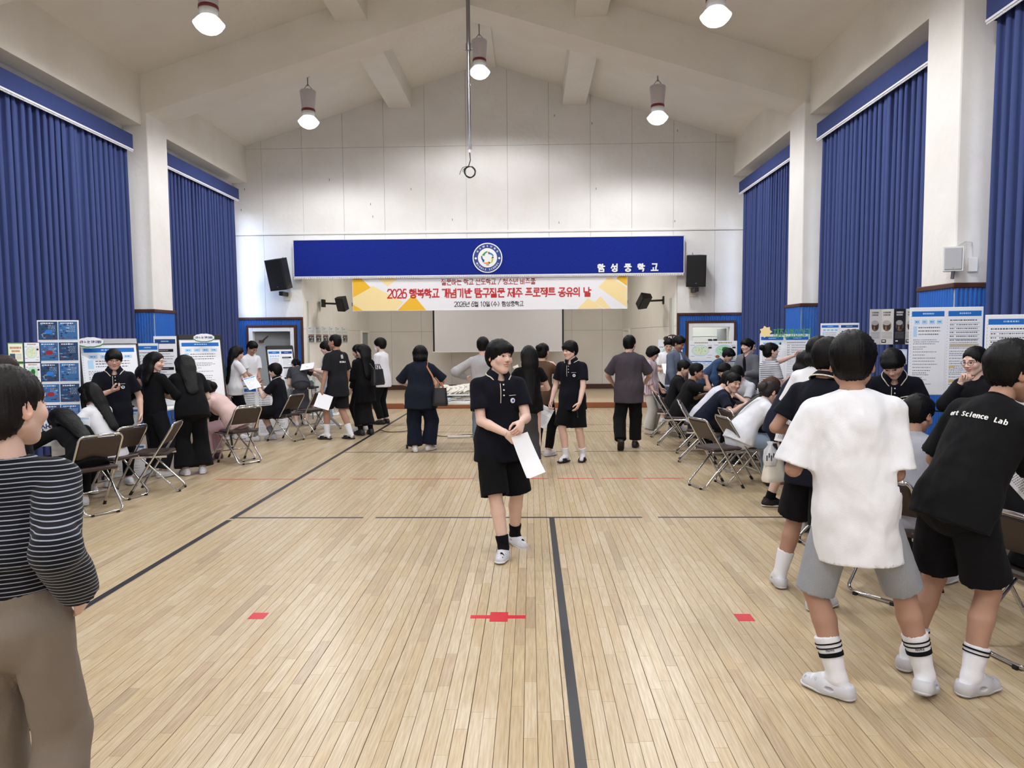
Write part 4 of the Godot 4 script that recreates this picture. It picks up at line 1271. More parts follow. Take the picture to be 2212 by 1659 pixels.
func hair_shape(S: Dictionary, q: Dictionary, kind: String, cell: float) -> Array:
	var T := Transform3D(S.Hb.scaled(Vector3.ONE * S.hs), S.H)
	var k: float = S.hs
	var b: Basis = S.Hb
	var B2: Basis = S.B2
	var pts := [T * Vector3(0, 0.14, 0), T * Vector3(0, -0.14, 0), T * Vector3(0, 0, -0.14), T * Vector3(0, 0, 0.14), T * Vector3(0.13, 0, 0), T * Vector3(-0.13, 0, 0)]
	var drape := []
	var hl: float = q.get("hl", 0.42)
	var long := kind in ["long", "tail", "hang"]
	if long:
		var a: Vector3 = T * Vector3(0, -0.02, -0.085); var c: Vector3 = S.nb - B2.z * 0.085 * S.s + B2.y * 0.02
		var e: Vector3 = S.nb - B2.y * hl - B2.z * 0.125 * S.s + (q.get("hx", Vector3.ZERO) as Vector3)
		if kind == "hang":
			c = a + (q.get("hang", Vector3(0, -1, 0)) as Vector3) * hl * 0.5; e = a + (q.get("hang", Vector3(0, -1, 0)) as Vector3) * hl
		drape = [a, c, e]
		pts.append_array(drape)
	if kind == "bun" or kind == "clip": pts.append(T * Vector3(0, 0.05, -0.19))
	var bd := bounds(pts, 0.1)
	var F := Field.new(bd[0], bd[1], cell)
	var fluff: float = q.get("fluff", 0.0)
	if kind == "crop" or kind == "buzz":
		var g: float = 0.001 if kind == "buzz" else 0.008 + fluff
		F.ell(T * Vector3(0, 0.033 + g, -0.014), Vector3(0.078 + g, 0.088 + g, 0.096 + g) * k, b, 0.01)
		F.ell(T * Vector3(0, 0.0, -0.034), Vector3(0.0735 + g * 0.35, 0.077, 0.069 + g * 0.35) * k, b, 0.015)
		if kind == "crop": F.ell(T * Vector3(0, 0.085, 0.03), Vector3(0.06, 0.035, 0.055) * k, b, 0.02)
		F.ell(T * Vector3(0, -0.052, 0.078), Vector3(0.073, 0.1, 0.07) * k, b, 0.008, true)
		F.ell(T * Vector3(0, -0.06, 0.03), Vector3(0.12, 0.052, 0.036) * k, b, 0.008, true)
		var n: Vector3 = (b * Vector3(0, -1, 0.25)).normalized()
		F.cut(n, n.dot(T * Vector3(0, -0.068, -0.05)))
	elif kind == "bowl" or kind == "mop":
		var g := 0.006 if kind == "mop" else 0.0
		F.ell(T * Vector3(0, 0.035 + g, -0.01), Vector3(0.088 + g, 0.093 + g, 0.106 + g) * k, b, 0.01)
		F.ell(T * Vector3(0, -0.002, -0.028), Vector3(0.0855 + g, 0.056, 0.08) * k, b, 0.03)
		F.ell(T * Vector3(0, -0.03, -0.036), Vector3(0.073, 0.058, 0.064) * k, b, 0.02)
		F.ell(T * Vector3(0, 0.052, 0.058), Vector3(0.073, 0.045, 0.046) * k, b, 0.015)
		F.ell(T * Vector3(0, -0.055, 0.09), Vector3(0.074, 0.083, 0.075) * k, b, 0.006, true)
		F.ell(T * Vector3(0, -0.075, 0.02), Vector3(0.13, 0.06, 0.042) * k, b, 0.01, true)
		var n: Vector3 = (b * Vector3(0, -1, 0.0)).normalized()
		F.cut(n, n.dot(T * Vector3(0, -0.075, -0.05)))
	elif kind == "curly" or kind == "bob":
		var g := 0.012 + fluff
		F.ell(T * Vector3(0, 0.035, -0.014), Vector3(0.086 + g, 0.09 + g * 0.8, 0.102 + g) * k, b, 0.01)
		var low := -0.045 if kind == "curly" else -0.085
		F.ell(T * Vector3(0, low + 0.02, -0.04), Vector3(0.085 + g, 0.062, 0.075 + g * 0.5) * k, b, 0.04)
		if kind == "bob":
			for sg in [-1, 1]: F.cone(T * Vector3(sg * 0.083, 0.02, 0.0), T * Vector3(sg * 0.08, -0.1, 0.02), 0.03 * k, 0.024 * k, 0.03)
		F.ell(T * Vector3(0, 0.07, 0.06), Vector3(0.07, 0.04, 0.045) * k, b, 0.02)
		F.ell(T * Vector3(0, -0.055, 0.095), Vector3(0.071, 0.093, 0.085) * k, b, 0.006, true)
		var n: Vector3 = (b * Vector3(0, -1, 0.1)).normalized()
		F.cut(n, n.dot(T * Vector3(0, -0.085 if kind == "curly" else -0.14, -0.04)))
	else:
		F.ell(T * Vector3(0, 0.034, -0.012), Vector3(0.083, 0.091, 0.102) * k, b, 0.01)
		F.ell(T * Vector3(0, -0.025, -0.045), Vector3(0.078, 0.066, 0.07) * k, b, 0.03)
		if long:
			for sg in [-1, 1]:
				F.cone(T * Vector3(sg * 0.074, 0.03, -0.01), T * Vector3(sg * 0.075, -0.06, -0.03), 0.026 * k, 0.03 * k, 0.03)
		if q.get("fringe", false): F.ell(T * Vector3(0, 0.052, 0.062), Vector3(0.07, 0.042, 0.042) * k, b, 0.015)
		F.ell(T * Vector3(0, -0.05, 0.09), Vector3(0.068, 0.092 if q.get("fringe", false) else 0.112, 0.08) * k, b, 0.006, true)
		if not long: F.ell(T * Vector3(0, -0.07, 0.025), Vector3(0.12, 0.062, 0.045) * k, b, 0.01, true)
		if long:
			var r: float = q.get("hw", 0.095) * k
			F.cone(drape[0], drape[1], r, r, 0.05, false, B2.z, 0.55)
			F.cone(drape[1], drape[2], r, r * 0.72, 0.03, false, B2.z, 0.42)
			if q.get("locks", false):
				for sg in [-1, 1]: F.cone(T * Vector3(sg * 0.078, -0.03, 0.01), S.chest + B2.x * sg * 0.09 * S.s + B2.z * 0.12 * S.s, 0.028 * k, 0.018 * k, 0.03)
		elif kind == "bun": F.ell(T * Vector3(0, 0.06, -0.125), Vector3(0.045, 0.042, 0.04) * k, b, 0.01)
		elif kind == "clip": F.ell(T * Vector3(0, 0.0, -0.115), Vector3(0.055, 0.06, 0.035) * k, b, 0.02)
		elif kind == "pony":
			F.cone(T * Vector3(0, 0.02, -0.11), T * Vector3(0, -0.06, -0.14), 0.032 * k, 0.03 * k, 0.02); F.cone(T * Vector3(0, -0.06, -0.14), T * Vector3(0, -0.12, -0.12), 0.03 * k, 0.012 * k, 0.02)
	var p := F.net()
	# strands: fine ridges that run down from the crown
	var nz := FastNoiseLite.new(); nz.seed = 5 + int(q.get("sd", 1)); nz.frequency = 1.0; nz.fractal_octaves = 2
	var inv := T.affine_inverse()
	var V: PackedVector3Array = p[0]; var N: PackedVector3Array = p[1]
	var amp: float = (0.0012 if kind == "buzz" else 0.011 if kind == "curly" else 0.0068) * k
	for i in V.size():
		var v := inv * V[i]
		var dh := Vector2(v.x, v.z).normalized()
		var f := nz.get_noise_3d(dh.x * 10.0, v.y * 9.0, dh.y * 10.0) if kind != "curly" else nz.get_noise_3dv(v * 55.0)
		if v.y > 0.09 and kind != "curly": f = nz.get_noise_3d(v.x * 150.0, 3.0, v.z * 30.0)
		V[i] += N[i] * f * amp
		N[i] = (N[i] + b * Vector3(dh.y, 0, -dh.x) * nz.get_noise_3d(dh.x * 24.0, v.y * 5.0 + 9.0, dh.y * 24.0) * 0.5).normalized()
	p[0] = V; p[1] = N
	return [p]

func sock_shape(S: Dictionary, k: String, up: float, cell: float) -> Array:
	var s: float = S.s; var lw := sqrt(S.w)
	var an: Vector3 = S[k + "an"]; var kn: Vector3 = S[k + "kn"]; var fb: Basis = S[k + "fb"]
	var tp := an + (kn - an).normalized() * up * s
	var bd := bounds([an, tp, S[k + "fp"], S[k + "fp"] + fb * Vector3(0, 0.04, 0.17)], 0.07)
	var F := Field.new(bd[0], bd[1], cell)
	F.cone(an, tp, 0.036 * s * lw + 0.006, (0.036 + 0.02 * minf(up / 0.28, 1.0)) * s * lw + 0.009, 0.01, true)
	F.cone(an, S[k + "fp"] + fb * Vector3(0, 0.037, 0.13) * s, 0.04 * s, 0.028 * s, 0.02)
	F.cone(an, S[k + "fp"] + fb * Vector3(0, 0.043, -0.035) * s, 0.04 * s, 0.034 * s, 0.01)
	return [F.net()]

func person(label: String, at: Vector3, yaw: float, q: Dictionary, group := "") -> Node3D:
	var o := thing("person", label, "person", at, deg_to_rad(yaw), group)
	if q.get("sd", 0) == 0: q["sd"] = taken["person"] * 7 + 3
	var S := skeleton(q)
	var cell: float = q.get("cell", 0.015)
	var near: bool = q.get("near", false)
	shape_later("body", body_shape.bind(S, q, cell), skin(q.get("skin", FAIR)), o)
	if q.has("top"):
		var g: Dictionary = q.top
		shape_later(g.get("n", "shirt"), top_shape.bind(S, q, g, cell, g.get("keep", "")), cloth(g.get("c", NAVY), g.get("key", "")), o)
		if g.get("n", "") == "polo_shirt": collar(o, S, q)
		elif near and g.get("n", "") == "t_shirt":
			var mb := MB.new(); var ring := []
			var cc: Vector3 = S.nb + S.B2.y * 0.008 * S.s + S.B2.z * 0.012 * S.s
			for i in 25:
				var a := TAU * i / 24.0
				ring.append(cc + (S.B2.x * sin(a) * 0.064 + S.B2.z * cos(a) * 0.066 - S.B2.y * (0.012 * cos(a) + 0.004)) * S.s)
			mb.path(ring, 0.009 * S.s, 8, false, 0.7, S.B2.y); part("neckband", mb.done(), cloth(g.get("c", NAVY), g.get("key", "")), o)
	if q.has("under"):
		shape_later("undershirt", top_shape.bind(S, q, q.under, cell, ""), cloth(q.under.get("c", Color.WHITE)), o)
	if q.has("bot"):
		var g: Dictionary = q.bot
		shape_later(g.get("n", "trousers"), bottom_shape.bind(S, q, g, cell), cloth(g.get("c", INK), g.get("key", "")), o)
	if q.get("hair", "bowl") != "": shape_later("hair", hair_shape.bind(S, q, q.get("hair", "bowl"), 0.0058 if near else 0.0085), hair_mat(q.get("hc", HAIR)), o)
	if q.has("sock"):
		for k in ["l", "r"]: shape_later("sock", sock_shape.bind(S, k, q.get("su", 0.1), 0.008 if near else 0.011), cloth(q.sock), o)
	if q.has("bands"):
		for k in ["l", "r"]:
			var an: Vector3 = S[k + "an"]; var ax: Vector3 = (S[k + "kn"] - an).normalized()
			for b in q.bands:
				var r0: float = (0.036 + 0.02 * minf(q.su / 0.28, 1.0) * (b[0] / q.su)) * S.s * sqrt(S.w) + 0.006 + 0.003 * b[0] / q.su + 0.0035
				var mb := MB.new(); mb.tube(an + ax * (b[0] - b[1]) * S.s, an + ax * b[0] * S.s, r0, r0 + 0.0008, 20); part("sock_band", mb.done(), cloth(INK), o)
	var sh: String = q.get("shoe", "sneaker")
	if sh != "none":
		for k in ["l", "r"]:
			var t := Transform3D((S[k + "fb"] as Basis).scaled(Vector3((-1.0 if k == "l" else 1.0) * 1.0, 1, 1) * S.s * q.get("foot", 1.0)), S[k + "fp"])
			t = Transform3D((S[k + "fb"] as Basis) * Basis.from_scale(Vector3.ONE * S.s * q.get("foot", 1.0)), S[k + "fp"])
			var u := part("shoe", SHOE[sh][0], shoe_mat(q.get("sc", Color(0.82, 0.82, 0.84))), o); u.transform = t
			part("sole", SHOE[sh][1], shoe_mat(q.get("so", q.get("sc", Color(0.82, 0.82, 0.84)))), u)
	if q.get("glasses", false): glasses(o, S)
	if q.get("mask", false): mask(o, S)
	q["S"] = S
	return o
func at_hand(at: Vector3, yaw: float, q: Dictionary, k: String) -> Vector3:   # the palm, in the hall
	var S: Dictionary = q.S
	var f: Vector3 = (S[k + "w"] - S[k + "el"]).normalized()
	f = (f + (q.get(k + "d", Vector3.ZERO) as Vector3)).normalized()
	return at + Basis(Vector3.UP, deg_to_rad(yaw)) * (S[k + "w"] + f * 0.085)
func hair_mat(c: Color) -> StandardMaterial3D:
	var k := "hair" + c.to_html()
	if not skin_of.has(k):
		var m := mat(c, 0.5, 0.0, 0.3)
		m.normal_enabled = true; m.normal_texture = M.weave_n; m.normal_scale = 0.3
		triplanar(m, Vector3(22, 1.6, 22), false)
		skin_of[k] = m
	return skin_of[k]
func shoe_mat(c: Color) -> StandardMaterial3D:
	var k := "shoe" + c.to_html()
	if not skin_of.has(k): skin_of[k] = mat(c, 0.55)
	return skin_of[k]
func collar(o: Node3D, S: Dictionary, q: Dictionary):     # folded polo collar with a pale edge, buttons and a round chest badge
	var s: float = S.s; var B2: Basis = S.B2
	var T := Transform3D(B2 * Basis(Vector3.RIGHT, 0.26), S.nb + B2.z * 0.014 * s + B2.y * 0.016 * s)
	var mb := MB.new(); var tr := MB.new()
	mb.sm(1); tr.sm(1)
	var pr := []
	for i in 25:
		var a := lerpf(-2.86, 2.86, i / 24.0)      # from the front round the back to the front
		var fr := absf(a) / PI
		var tip := clampf((fr - 0.72) / 0.28, 0.0, 1.0)
		var dx := -sin(a); var dz := -cos(a)
		var r := 0.062 * s
		var p0 := Vector3(dx * r, 0.012 - tip * 0.02, dz * r * 1.02)
		var p1 := Vector3(dx * (r + 0.004), 0.034 - tip * 0.03, dz * (r + 0.004))
		var p2 := Vector3(dx * (r + 0.012), 0.03 - tip * 0.032, dz * (r + 0.012))
		var p3 := Vector3(dx * (r + 0.036) + signf(dx) * tip * 0.014, -0.006 - tip * 0.062, dz * (r + 0.034) + tip * 0.012)
		var p4 := p3 + Vector3(dx * 0.004, -0.008, dz * 0.004)
		var row := [T * p0, T * p1, T * p2, T * p3, T * p4]
		if i > 0:
			for j in 3: mb.quad(pr[j], row[j], row[j + 1], pr[j + 1])
			var e := (T.basis * Vector3(dx, 0.3, dz)).normalized() * 0.003
			tr.quad(pr[3] + e, row[3] + e, row[4] + e, pr[4] + e)
			tr.quad(pr[4] - e, row[4] - e, row[3] - e, pr[3] - e)
			tr.quad(pr[4] + e, row[4] + e, row[4] - e, pr[4] - e)
			tr.quad(pr[3] - e, row[3] - e, row[3] + e, pr[3] + e)
		pr = row
	var cm := part("collar", mb.done(), cloth(q.top.get("c", NAVY)), o)
	part("collar_edging", tr.done(), M.cream, cm)
	after.append([o, q.top.get("keep", ""), S])
var after := []
func glasses(o: Node3D, S: Dictionary):
	var T := Transform3D(S.Hb.scaled(Vector3.ONE * S.hs), S.H)
	var mb := MB.new()
	for sg in [-1, 1]:
		var pts := []
		for i in 15: pts.append(T * Vector3(sg * 0.033 + cos(TAU * i / 14) * 0.025, 0.0 + sin(TAU * i / 14) * 0.019, 0.1 - absf(sg * 0.033 + cos(TAU * i / 14) * 0.025) * 0.18))
		mb.path(pts, 0.0014, 5, false)
		mb.tube(T * Vector3(sg * 0.058, 0.004, 0.09), T * Vector3(sg * 0.078, 0.006, -0.01), 0.0014, 0.0014, 5)
	mb.tube(T * Vector3(-0.008, 0.003, 0.1), T * Vector3(0.008, 0.003, 0.1), 0.0014, 0.0014, 5)
	part("glasses", mb.done(), M.black, o)
func mask(o: Node3D, S: Dictionary):
	var T := Transform3D(S.Hb.scaled(Vector3.ONE * S.hs), S.H)
	var mb := MB.new(); mb.sm(1)
	var pr := []
	for i in 13:
		var a := lerpf(-1.25, 1.25, i / 12.0)
		var row := []
		for j in 7:
			var v := j / 6.0
			var y := lerpf(-0.098, -0.012, v)
			var bulge := 0.012 * cos(a * 1.2) * sin(PI * v)
			row.append(T * Vector3(sin(a) * (0.066 + bulge * 0.3), y, 0.026 + cos(a) * (0.062 + 0.018 * cos(a) * (1.0 - absf(v - 0.6))) + bulge))
		if i > 0:
			for j in 6: mb.quad(pr[j], row[j], row[j + 1], pr[j + 1])
		pr = row
	for sg in [-1, 1]: mb.path([T * Vector3(sg * 0.064, -0.025, 0.045), T * Vector3(sg * 0.082, 0.01, -0.02), T * Vector3(sg * 0.08, -0.03, -0.03), T * Vector3(sg * 0.063, -0.085, 0.04)], 0.0014, 5)
	part("face_mask", mb.done(), M.white, o)
# height map of a garment over a patch, so that prints and badges lie on the cloth
func surface_z(p: Array, T: Transform3D, x: float, y: float, r := 0.018) -> float:
	var inv := T.affine_inverse()
	var best := -9.0
	for v in p[0] as PackedVector3Array:
		var u := inv * v
		if absf(u.x - x) < r and absf(u.y - y) < r and u.z > best: best = u.z
	return best
func dress_up():
	for a in after:
		if a[1] == "" or not kept.has(a[1]): continue
		var o: Node3D = a[0]; var S: Dictionary = a[2]; var p: Array = kept[a[1]]
		var T := Transform3D(S.B2, S.chest)
		var sc: float = S.s
		var mb := MB.new()
		var pl := MB.new()
		for i in 3:
			var y := (0.115 - i * 0.042) * sc
			var z := surface_z(p, T, 0.0, y)
			if z < 0.0: continue
			mb.tube(T * Vector3(0.004, y, z), T * Vector3(0.004, y, z + 0.006), 0.0065 * sc, 0.0055 * sc, 10)
		part("buttons", mb.done(), M.white, o)
		var prev := Vector3.ZERO
		for i in 8:
			var y := (0.125 - i * 0.022) * sc
			var z := surface_z(p, T, -0.02, y)
			if z < 0.0: continue
			var q := T * Vector3(-0.022 * sc, y, z + 0.003)
			if prev != Vector3.ZERO: pl.tube(prev, q, 0.0028, 0.0028, 5)
			prev = q
		part("placket_edging", pl.done(), M.cream, o)
		var z := surface_z(p, T, 0.085 * sc, -0.01)
		if z > 0.0:
			var n := (Vector3(0.4, 0.05, 1)).normalized()
			var q := Transform3D(T.basis * look(n, Vector3.UP), T * (Vector3(0.085 * sc, -0.015, z)))
			mb = MB.new(); mb.tube(q * Vector3(0, 0, -0.004), q * Vector3(0, 0, 0.004), 0.021 * sc, 0.02 * sc, 18)
			var bd := part("badge", mb.done(), M.white, o)
			mb = MB.new(); mb.tube(q * Vector3(0, 0, 0.0), q * Vector3(0, 0, 0.006), 0.011 * sc, 0.01 * sc, 14); part("badge_centre", mb.done(), M.badge, bd)
			mb = MB.new(); mb.box(Vector3(-0.035 * sc, 0.04 * sc, -0.006), Vector3(0.03 * sc, 0.044 * sc, 0.004), q); part("pocket_edging", mb.done(), M.cream, o)
	after.clear()

# q(...) joins a pose and clothes; a person's own axes: +z ahead, +x to the left hand, yaw 0 looks at the camera's side of the hall
func mix(a: Dictionary, b: Dictionary) -> Dictionary:
	var r := a.duplicate(true)
	r.merge(b, true)
	return r
func v3(x: float, y: float, z: float) -> Vector3: return Vector3(x, y, z)
func tee(c: Color, o := {}) -> Dictionary: return mix({"n": "t_shirt", "c": c, "lo": 0.028, "hem": 0.17, "sl": 0.7}, o)
func polo(keep: String, o := {}) -> Dictionary: return mix({"n": "polo_shirt", "c": NAVY, "lo": 0.026, "hem": 0.16, "sl": 0.68, "vee": 0.02, "keep": keep}, o)
func longs(c: Color, o := {}) -> Dictionary: return mix({"n": "sweater", "c": c, "lo": 0.016, "hem": 0.12, "sl": 1.96}, o)
func shorts(c: Color, o := {}) -> Dictionary: return mix({"n": "shorts", "c": c, "lo": 0.028, "to": 0.94, "flare": 0.022}, o)
func pants(c: Color, o := {}) -> Dictionary: return mix({"n": "trousers", "c": c, "lo": 0.014, "to": 1.92}, o)
func wide(c: Color, o := {}) -> Dictionary: return mix({"n": "wide_trousers", "c": c, "lo": 0.03, "to": 1.95, "flare": 0.045}, o)
const WHITE := Color(0.88, 0.88, 0.9)
const SIT := {"pel": 0.545, "lf": Vector3(0.1, 0, 0.36), "rf": Vector3(-0.1, 0, 0.34)}
const FRONT := {"lh": Vector3(0.1, 1.06, 0.3), "rh": Vector3(-0.1, 1.06, 0.3), "le": Vector3(0.8, -0.6, -0.4), "re": Vector3(-0.8, -0.6, -0.4), "lg": "p", "rg": "p"}
const DESK := {"lh": Vector3(0.15, 0.8, 0.42), "rh": Vector3(-0.12, 0.8, 0.42), "le": Vector3(0.8, -0.6, -0.3), "re": Vector3(-0.8, -0.6, -0.3), "lp": Vector3(0, -1, 0.1), "rp": Vector3(0, -1, 0.1)}
var who := {}
func put_person(key: String, label: String, x: float, z: float, yaw: float, q: Dictionary):
	person(label, Vector3(x, 0, z), yaw, q)
	who[key] = [Vector3(x, 0, z), yaw, q]
func hand_of(key: String, k: String) -> Vector3: return at_hand(who[key][0], who[key][1], who[key][2], k)

func build_people():
	var girl := {"f": true, "hair": "long", "skin": FAIR}
	# middle of the floor
	put_person("c", "boy in navy polo standing alone in the middle of the floor with white papers", -0.26, -5.62, 0, {"h": 1.68, "near": true, "cell": 0.011, "w": 1.04, "skin": PALE, "hair": "bowl", "tw": 20.0, "hd": v3(38, -2, 3), "lean": -2.0, "head": 1.14,
		"rh": v3(0.07, 0.985, 0.25), "re": v3(-0.75, -0.5, -0.25), "rd": v3(0.1, -0.35, 0), "rg": "r", "rp": v3(0.3, 0, -1),
		"lh": v3(0.19, 1.08, 0.30), "le": v3(0.3, -0.8, -0.6), "ld": v3(-0.2, -0.9, 0.3), "lg": "p", "lp": v3(-0.6, 0.0, -1),
		"rf": v3(0.04, 0, 0.2), "ry": -8.0, "lf": v3(0.11, 0.0, -0.2), "ly": 38.0, "lt": 8.0, "shoe": "clog", "sc": c8(205, 205, 212), "sock": INK, "su": 0.1, "top": polo("c"), "bot": shorts(INK, {"to": 1.0})})
	put_person("r2", "smiling boy in navy polo and black shorts facing left, wearing white socks and black slides", 0.57, -9.8, -28, {"h": 1.66, "near": true, "cell": 0.013, "w": 1.02, "skin": PALE, "hair": "mop", "hd": v3(-24, 6, 0), "head": 1.05, "rg": "p",
		"rh": v3(-0.26, 0.84, 0.12), "lh": v3(0.2, 0.84, 0.2), "ld": v3(-0.2, 0, 0.1), "lf": v3(0.12, 0, -0.1), "rf": v3(-0.06, 0, 0.08), "shoe": "slide", "sc": c8(22, 22, 24), "sock": WHITE, "su": 0.12, "top": polo("r2"), "bot": shorts(INK)})
	put_person("r3", "man in dark grey t-shirt and black trousers walking away towards the stage", 1.5, -10.9, 173, {"h": 1.73, "w": 1.12, "skin": FAIR, "hair": "crop", "hd": v3(-18, 8, 0), "lf": v3(0.11, 0.08, -0.25), "lt": 52.0, "rf": v3(-0.1, 0, 0.16), "shoe": "flat", "sc": c8(22, 22, 24),
		"lh": v3(0.25, 1.0, 0.3), "rh": v3(-0.25, 1.0, 0.3), "le": v3(1, -0.5, -0.5), "re": v3(-1, -0.5, -0.5), "top": tee(c8(70, 64, 70), {"lo": 0.04, "hem": 0.2, "sl": 0.85}), "bot": pants(c8(22, 22, 24), {"lo": 0.03, "flare": 0.015})})
	put_person("r1", "woman with waist-length dark hair, black tee and long grey skirt, her back turned", -0.02, -9.1, 188, mix(girl, {"h": 1.61, "hl": 0.44, "hw": 0.1, "cell": 0.014, "skin": PALE, "hd": v3(4, 4, 0), "rh": v3(-0.1, 1.05, 0.3), "lh": v3(0.1, 1.05, 0.3), "re": v3(-1, -0.4, -0.6), "le": v3(1, -0.4, -0.6), "sc": c8(215, 215, 220),
		"top": tee(INK, {"lo": 0.012, "hem": 0.08, "sl": 0.5}), "bot": {"n": "long_skirt", "c": c8(66, 65, 68), "skirt": 0.03, "to": 1.85, "lo": 0.01}}))
	put_person("r1b", "person in brown top with a dark ribbon bun, half hidden behind the long-haired woman", 0.16, -10.3, 150, {"f": true, "h": 1.63, "hair": "bun", "skin": FAIR, "top": longs(c8(92, 70, 56)), "bot": pants(INK), "lh": v3(0.1, 1.3, 0.22), "rh": v3(-0.1, 1.3, 0.22)})
	put_person("l17", "woman in navy tee and wide navy trousers with a black bag at the white table", -1.68, -10.75, 188, {"f": true, "h": 1.6, "w": 1.32, "cell": 0.014, "hair": "bob", "fluff": 0.006, "skin": FAIR, "hd": v3(0, 12, 0), "lf": v3(0.1, 0, -0.04), "rf": v3(-0.11, 0, 0.05), "ry": -40.0, "sc": c8(215, 214, 210),
		"lh": v3(0.2, 1.0, 0.3), "rh": v3(-0.28, 0.98, 0.26), "le": v3(1, -0.6, -0.3), "re": v3(-1, -0.6, -0.3), "top": tee(c8(27, 31, 43), {"lo": 0.03, "hem": 0.2, "sl": 0.95, "sw": 1.2}), "bot": wide(c8(24, 28, 42), {"lo": 0.042, "flare": 0.028, "to": 1.97})})
	put_person("l18", "adult in light grey blazer and jeans behind the boy in the middle of the floor", -0.74, -10.9, 172, {"h": 1.72, "w": 1.05, "hair": "crop", "shoe": "sneaker", "sc": c8(110, 52, 36), "so": c8(220, 215, 205), "lh": v3(0.3, 1.1, 0.14), "le": v3(1, 0, -1.0), "rh": v3(-0.1, 1.1, 0.25), "top": longs(c8(168, 166, 168), {"n": "blazer", "hem": 0.24, "lo": 0.03, "sl": 1.9}), "bot": pants(c8(118, 130, 148), {"lo": 0.02})})
	# left half, from the camera to the stage
	put_person("l0", "woman in black and white striped knit top and grey-brown trousers, nearest on the left edge", -1.58, -2.06, 192, {"f": true, "h": 1.62, "w": 0.92, "near": true, "cell": 0.0105, "hair": "pony", "skin": PALE, "hd": v3(-30, -2, 0), "head": 1.1, "hc": c8(28, 24, 24),
		"rh": v3(-0.2, 0.95, -0.02), "re": v3(-0.25, -0.2, -1), "rd": v3(0.1, -0.5, 0.1), "lh": v3(0.22, 0.9, 0.1), "rf": v3(-0.06, 0, -0.02), "lf": v3(0.14, 0, 0.2), "shoe": "flat",
		"top": longs(c8(22, 22, 28), {"key": "stripes", "n": "knit_top", "hem": -0.2, "sl": 2.0, "lo": 0.016, "sw": 1.3, "puff": 0.022, "rum": 0.014, "neck": 0.026}), "bot": wide(c8(128, 118, 108), {"lo": 0.022, "flare": 0.025, "rum": 0.016})})
	put_person("edge", "dark-haired head showing at the left edge behind the woman in stripes", -4.0, -5.3, -90, mix(girl, {"h": 1.59, "hair": "bob", "hc": c8(40, 30, 28), "top": longs(INK), "bot": pants(INK)}))
	put_person("l1", "seated girl in black bending low so that her long black hair hangs down", -4.47, -6.95, 235, mix(girl, mix(SIT, {"h": 1.6, "cell": 0.013, "lean": 38.0, "curve": 24.0, "hd": v3(25, 52, 0), "hl": 0.34, "hw": 0.1, "locks": true, "lh": v3(0.15, 0.78, 0.5), "rh": v3(-0.12, 0.78, 0.5), "top": longs(INK), "bot": pants(INK)})))
	put_person("l2", "seated girl in white blouse with long black hair, seen in profile on the left", -4.62, -7.62, 262, mix(girl, mix(SIT, mix(DESK, {"h": 1.6, "near": true, "cell": 0.013, "lean": 16.0, "curve": 8.0, "hd": v3(-8, 8, 0), "hl": 0.3, "hw": 0.085, "fringe": true, "locks": true, "top": tee(WHITE, {"n": "blouse", "lo": 0.035, "sl": 0.8}), "bot": pants(INK)}))))
	put_person("l3", "boy with glasses in navy polo holding a pen in front of the left flip chart", -4.95, -8.3, 32, {"h": 1.62, "near": true, "cell": 0.013, "skin": FAIR, "hair": "bowl", "glasses": true, "hd": v3(2, 12, 0), "head": 1.05, "rh": v3(-0.05, 1.14, 0.26), "re": v3(-0.9, -0.8, -0.2), "rg": "p", "rp": v3(0, 1, -0.2), "rd": v3(0.6, 0, 0), "lh": v3(0.26, 0.84, 0.06), "top": polo("l3"), "bot": pants(INK)})
	put_person("l4", "person in black stooping behind the woman in black sweater and jeans", -5.5, -9.2, 70, {"h": 1.66, "w": 1.1, "hair": "mop", "lean": 38.0, "curve": 22.0, "hd": v3(10, 40, 0), "lh": v3(0.12, 0.85, 0.5), "rh": v3(-0.12, 0.85, 0.5), "top": longs(INK, {"lo": 0.03}), "bot": pants(INK)})
	put_person("l5", "woman in black long-sleeved top and black jeans turning her head to the right", -4.74, -8.76, 158, mix(girl, mix(FRONT, {"h": 1.57, "cell": 0.013, "hl": 0.1, "hw": 0.085, "skin": PALE, "hd": v3(-60, 8, 0), "w": 1.05, "top": longs(INK, {"hem": 0.02, "neck": 0.02}), "bot": pants(c8(26, 27, 32), {"lo": 0.024, "flare": 0.02})})))
	put_person("l6", "woman with long hair in black tee and wide black trousers stooping over the left tables", -4.33, -8.92, 218, mix(girl, {"h": 1.62, "cell": 0.013, "w": 1.1, "lean": 16.0, "curve": 20.0, "hl": 0.34, "hw": 0.1, "hd": v3(20, 42, 0), "skin": PALE, "lh": v3(0.1, 0.95, 0.42), "rh": v3(-0.15, 0.95, 0.4), "le": v3(1, 0.2, -0.3), "locks": true, "top": tee(INK, {"lo": 0.035, "hem": 0.14, "sl": 0.75}), "bot": wide(c8(17, 17, 19), {"flare": 0.06})}))
	put_person("l7", "seated woman in pale pink blouse and trousers with a dark hair clip, bending forward", -4.24, -10.0, 262, mix(SIT, mix(DESK, {"f": true, "h": 1.6, "w": 1.08, "hair": "clip", "lean": 30.0, "curve": 16.0, "hd": v3(8, 24, 0), "lh": v3(0.15, 0.8, 0.55), "rh": v3(-0.12, 0.8, 0.55), "shoe": "flat", "sc": c8(96, 62, 84), "top": longs(c8(214, 186, 180), {"n": "blouse", "lo": 0.035}), "bot": pants(c8(206, 172, 184), {"lo": 0.02})})))
	put_person("l8", "woman in teal top looking out from behind the second flip chart", -5.42, -12.0, 62, {"f": true, "h": 1.6, "hair": "pony", "skin": PALE, "hd": v3(10, 4, 0), "top": tee(c8(48, 72, 84)), "bot": pants(INK)})
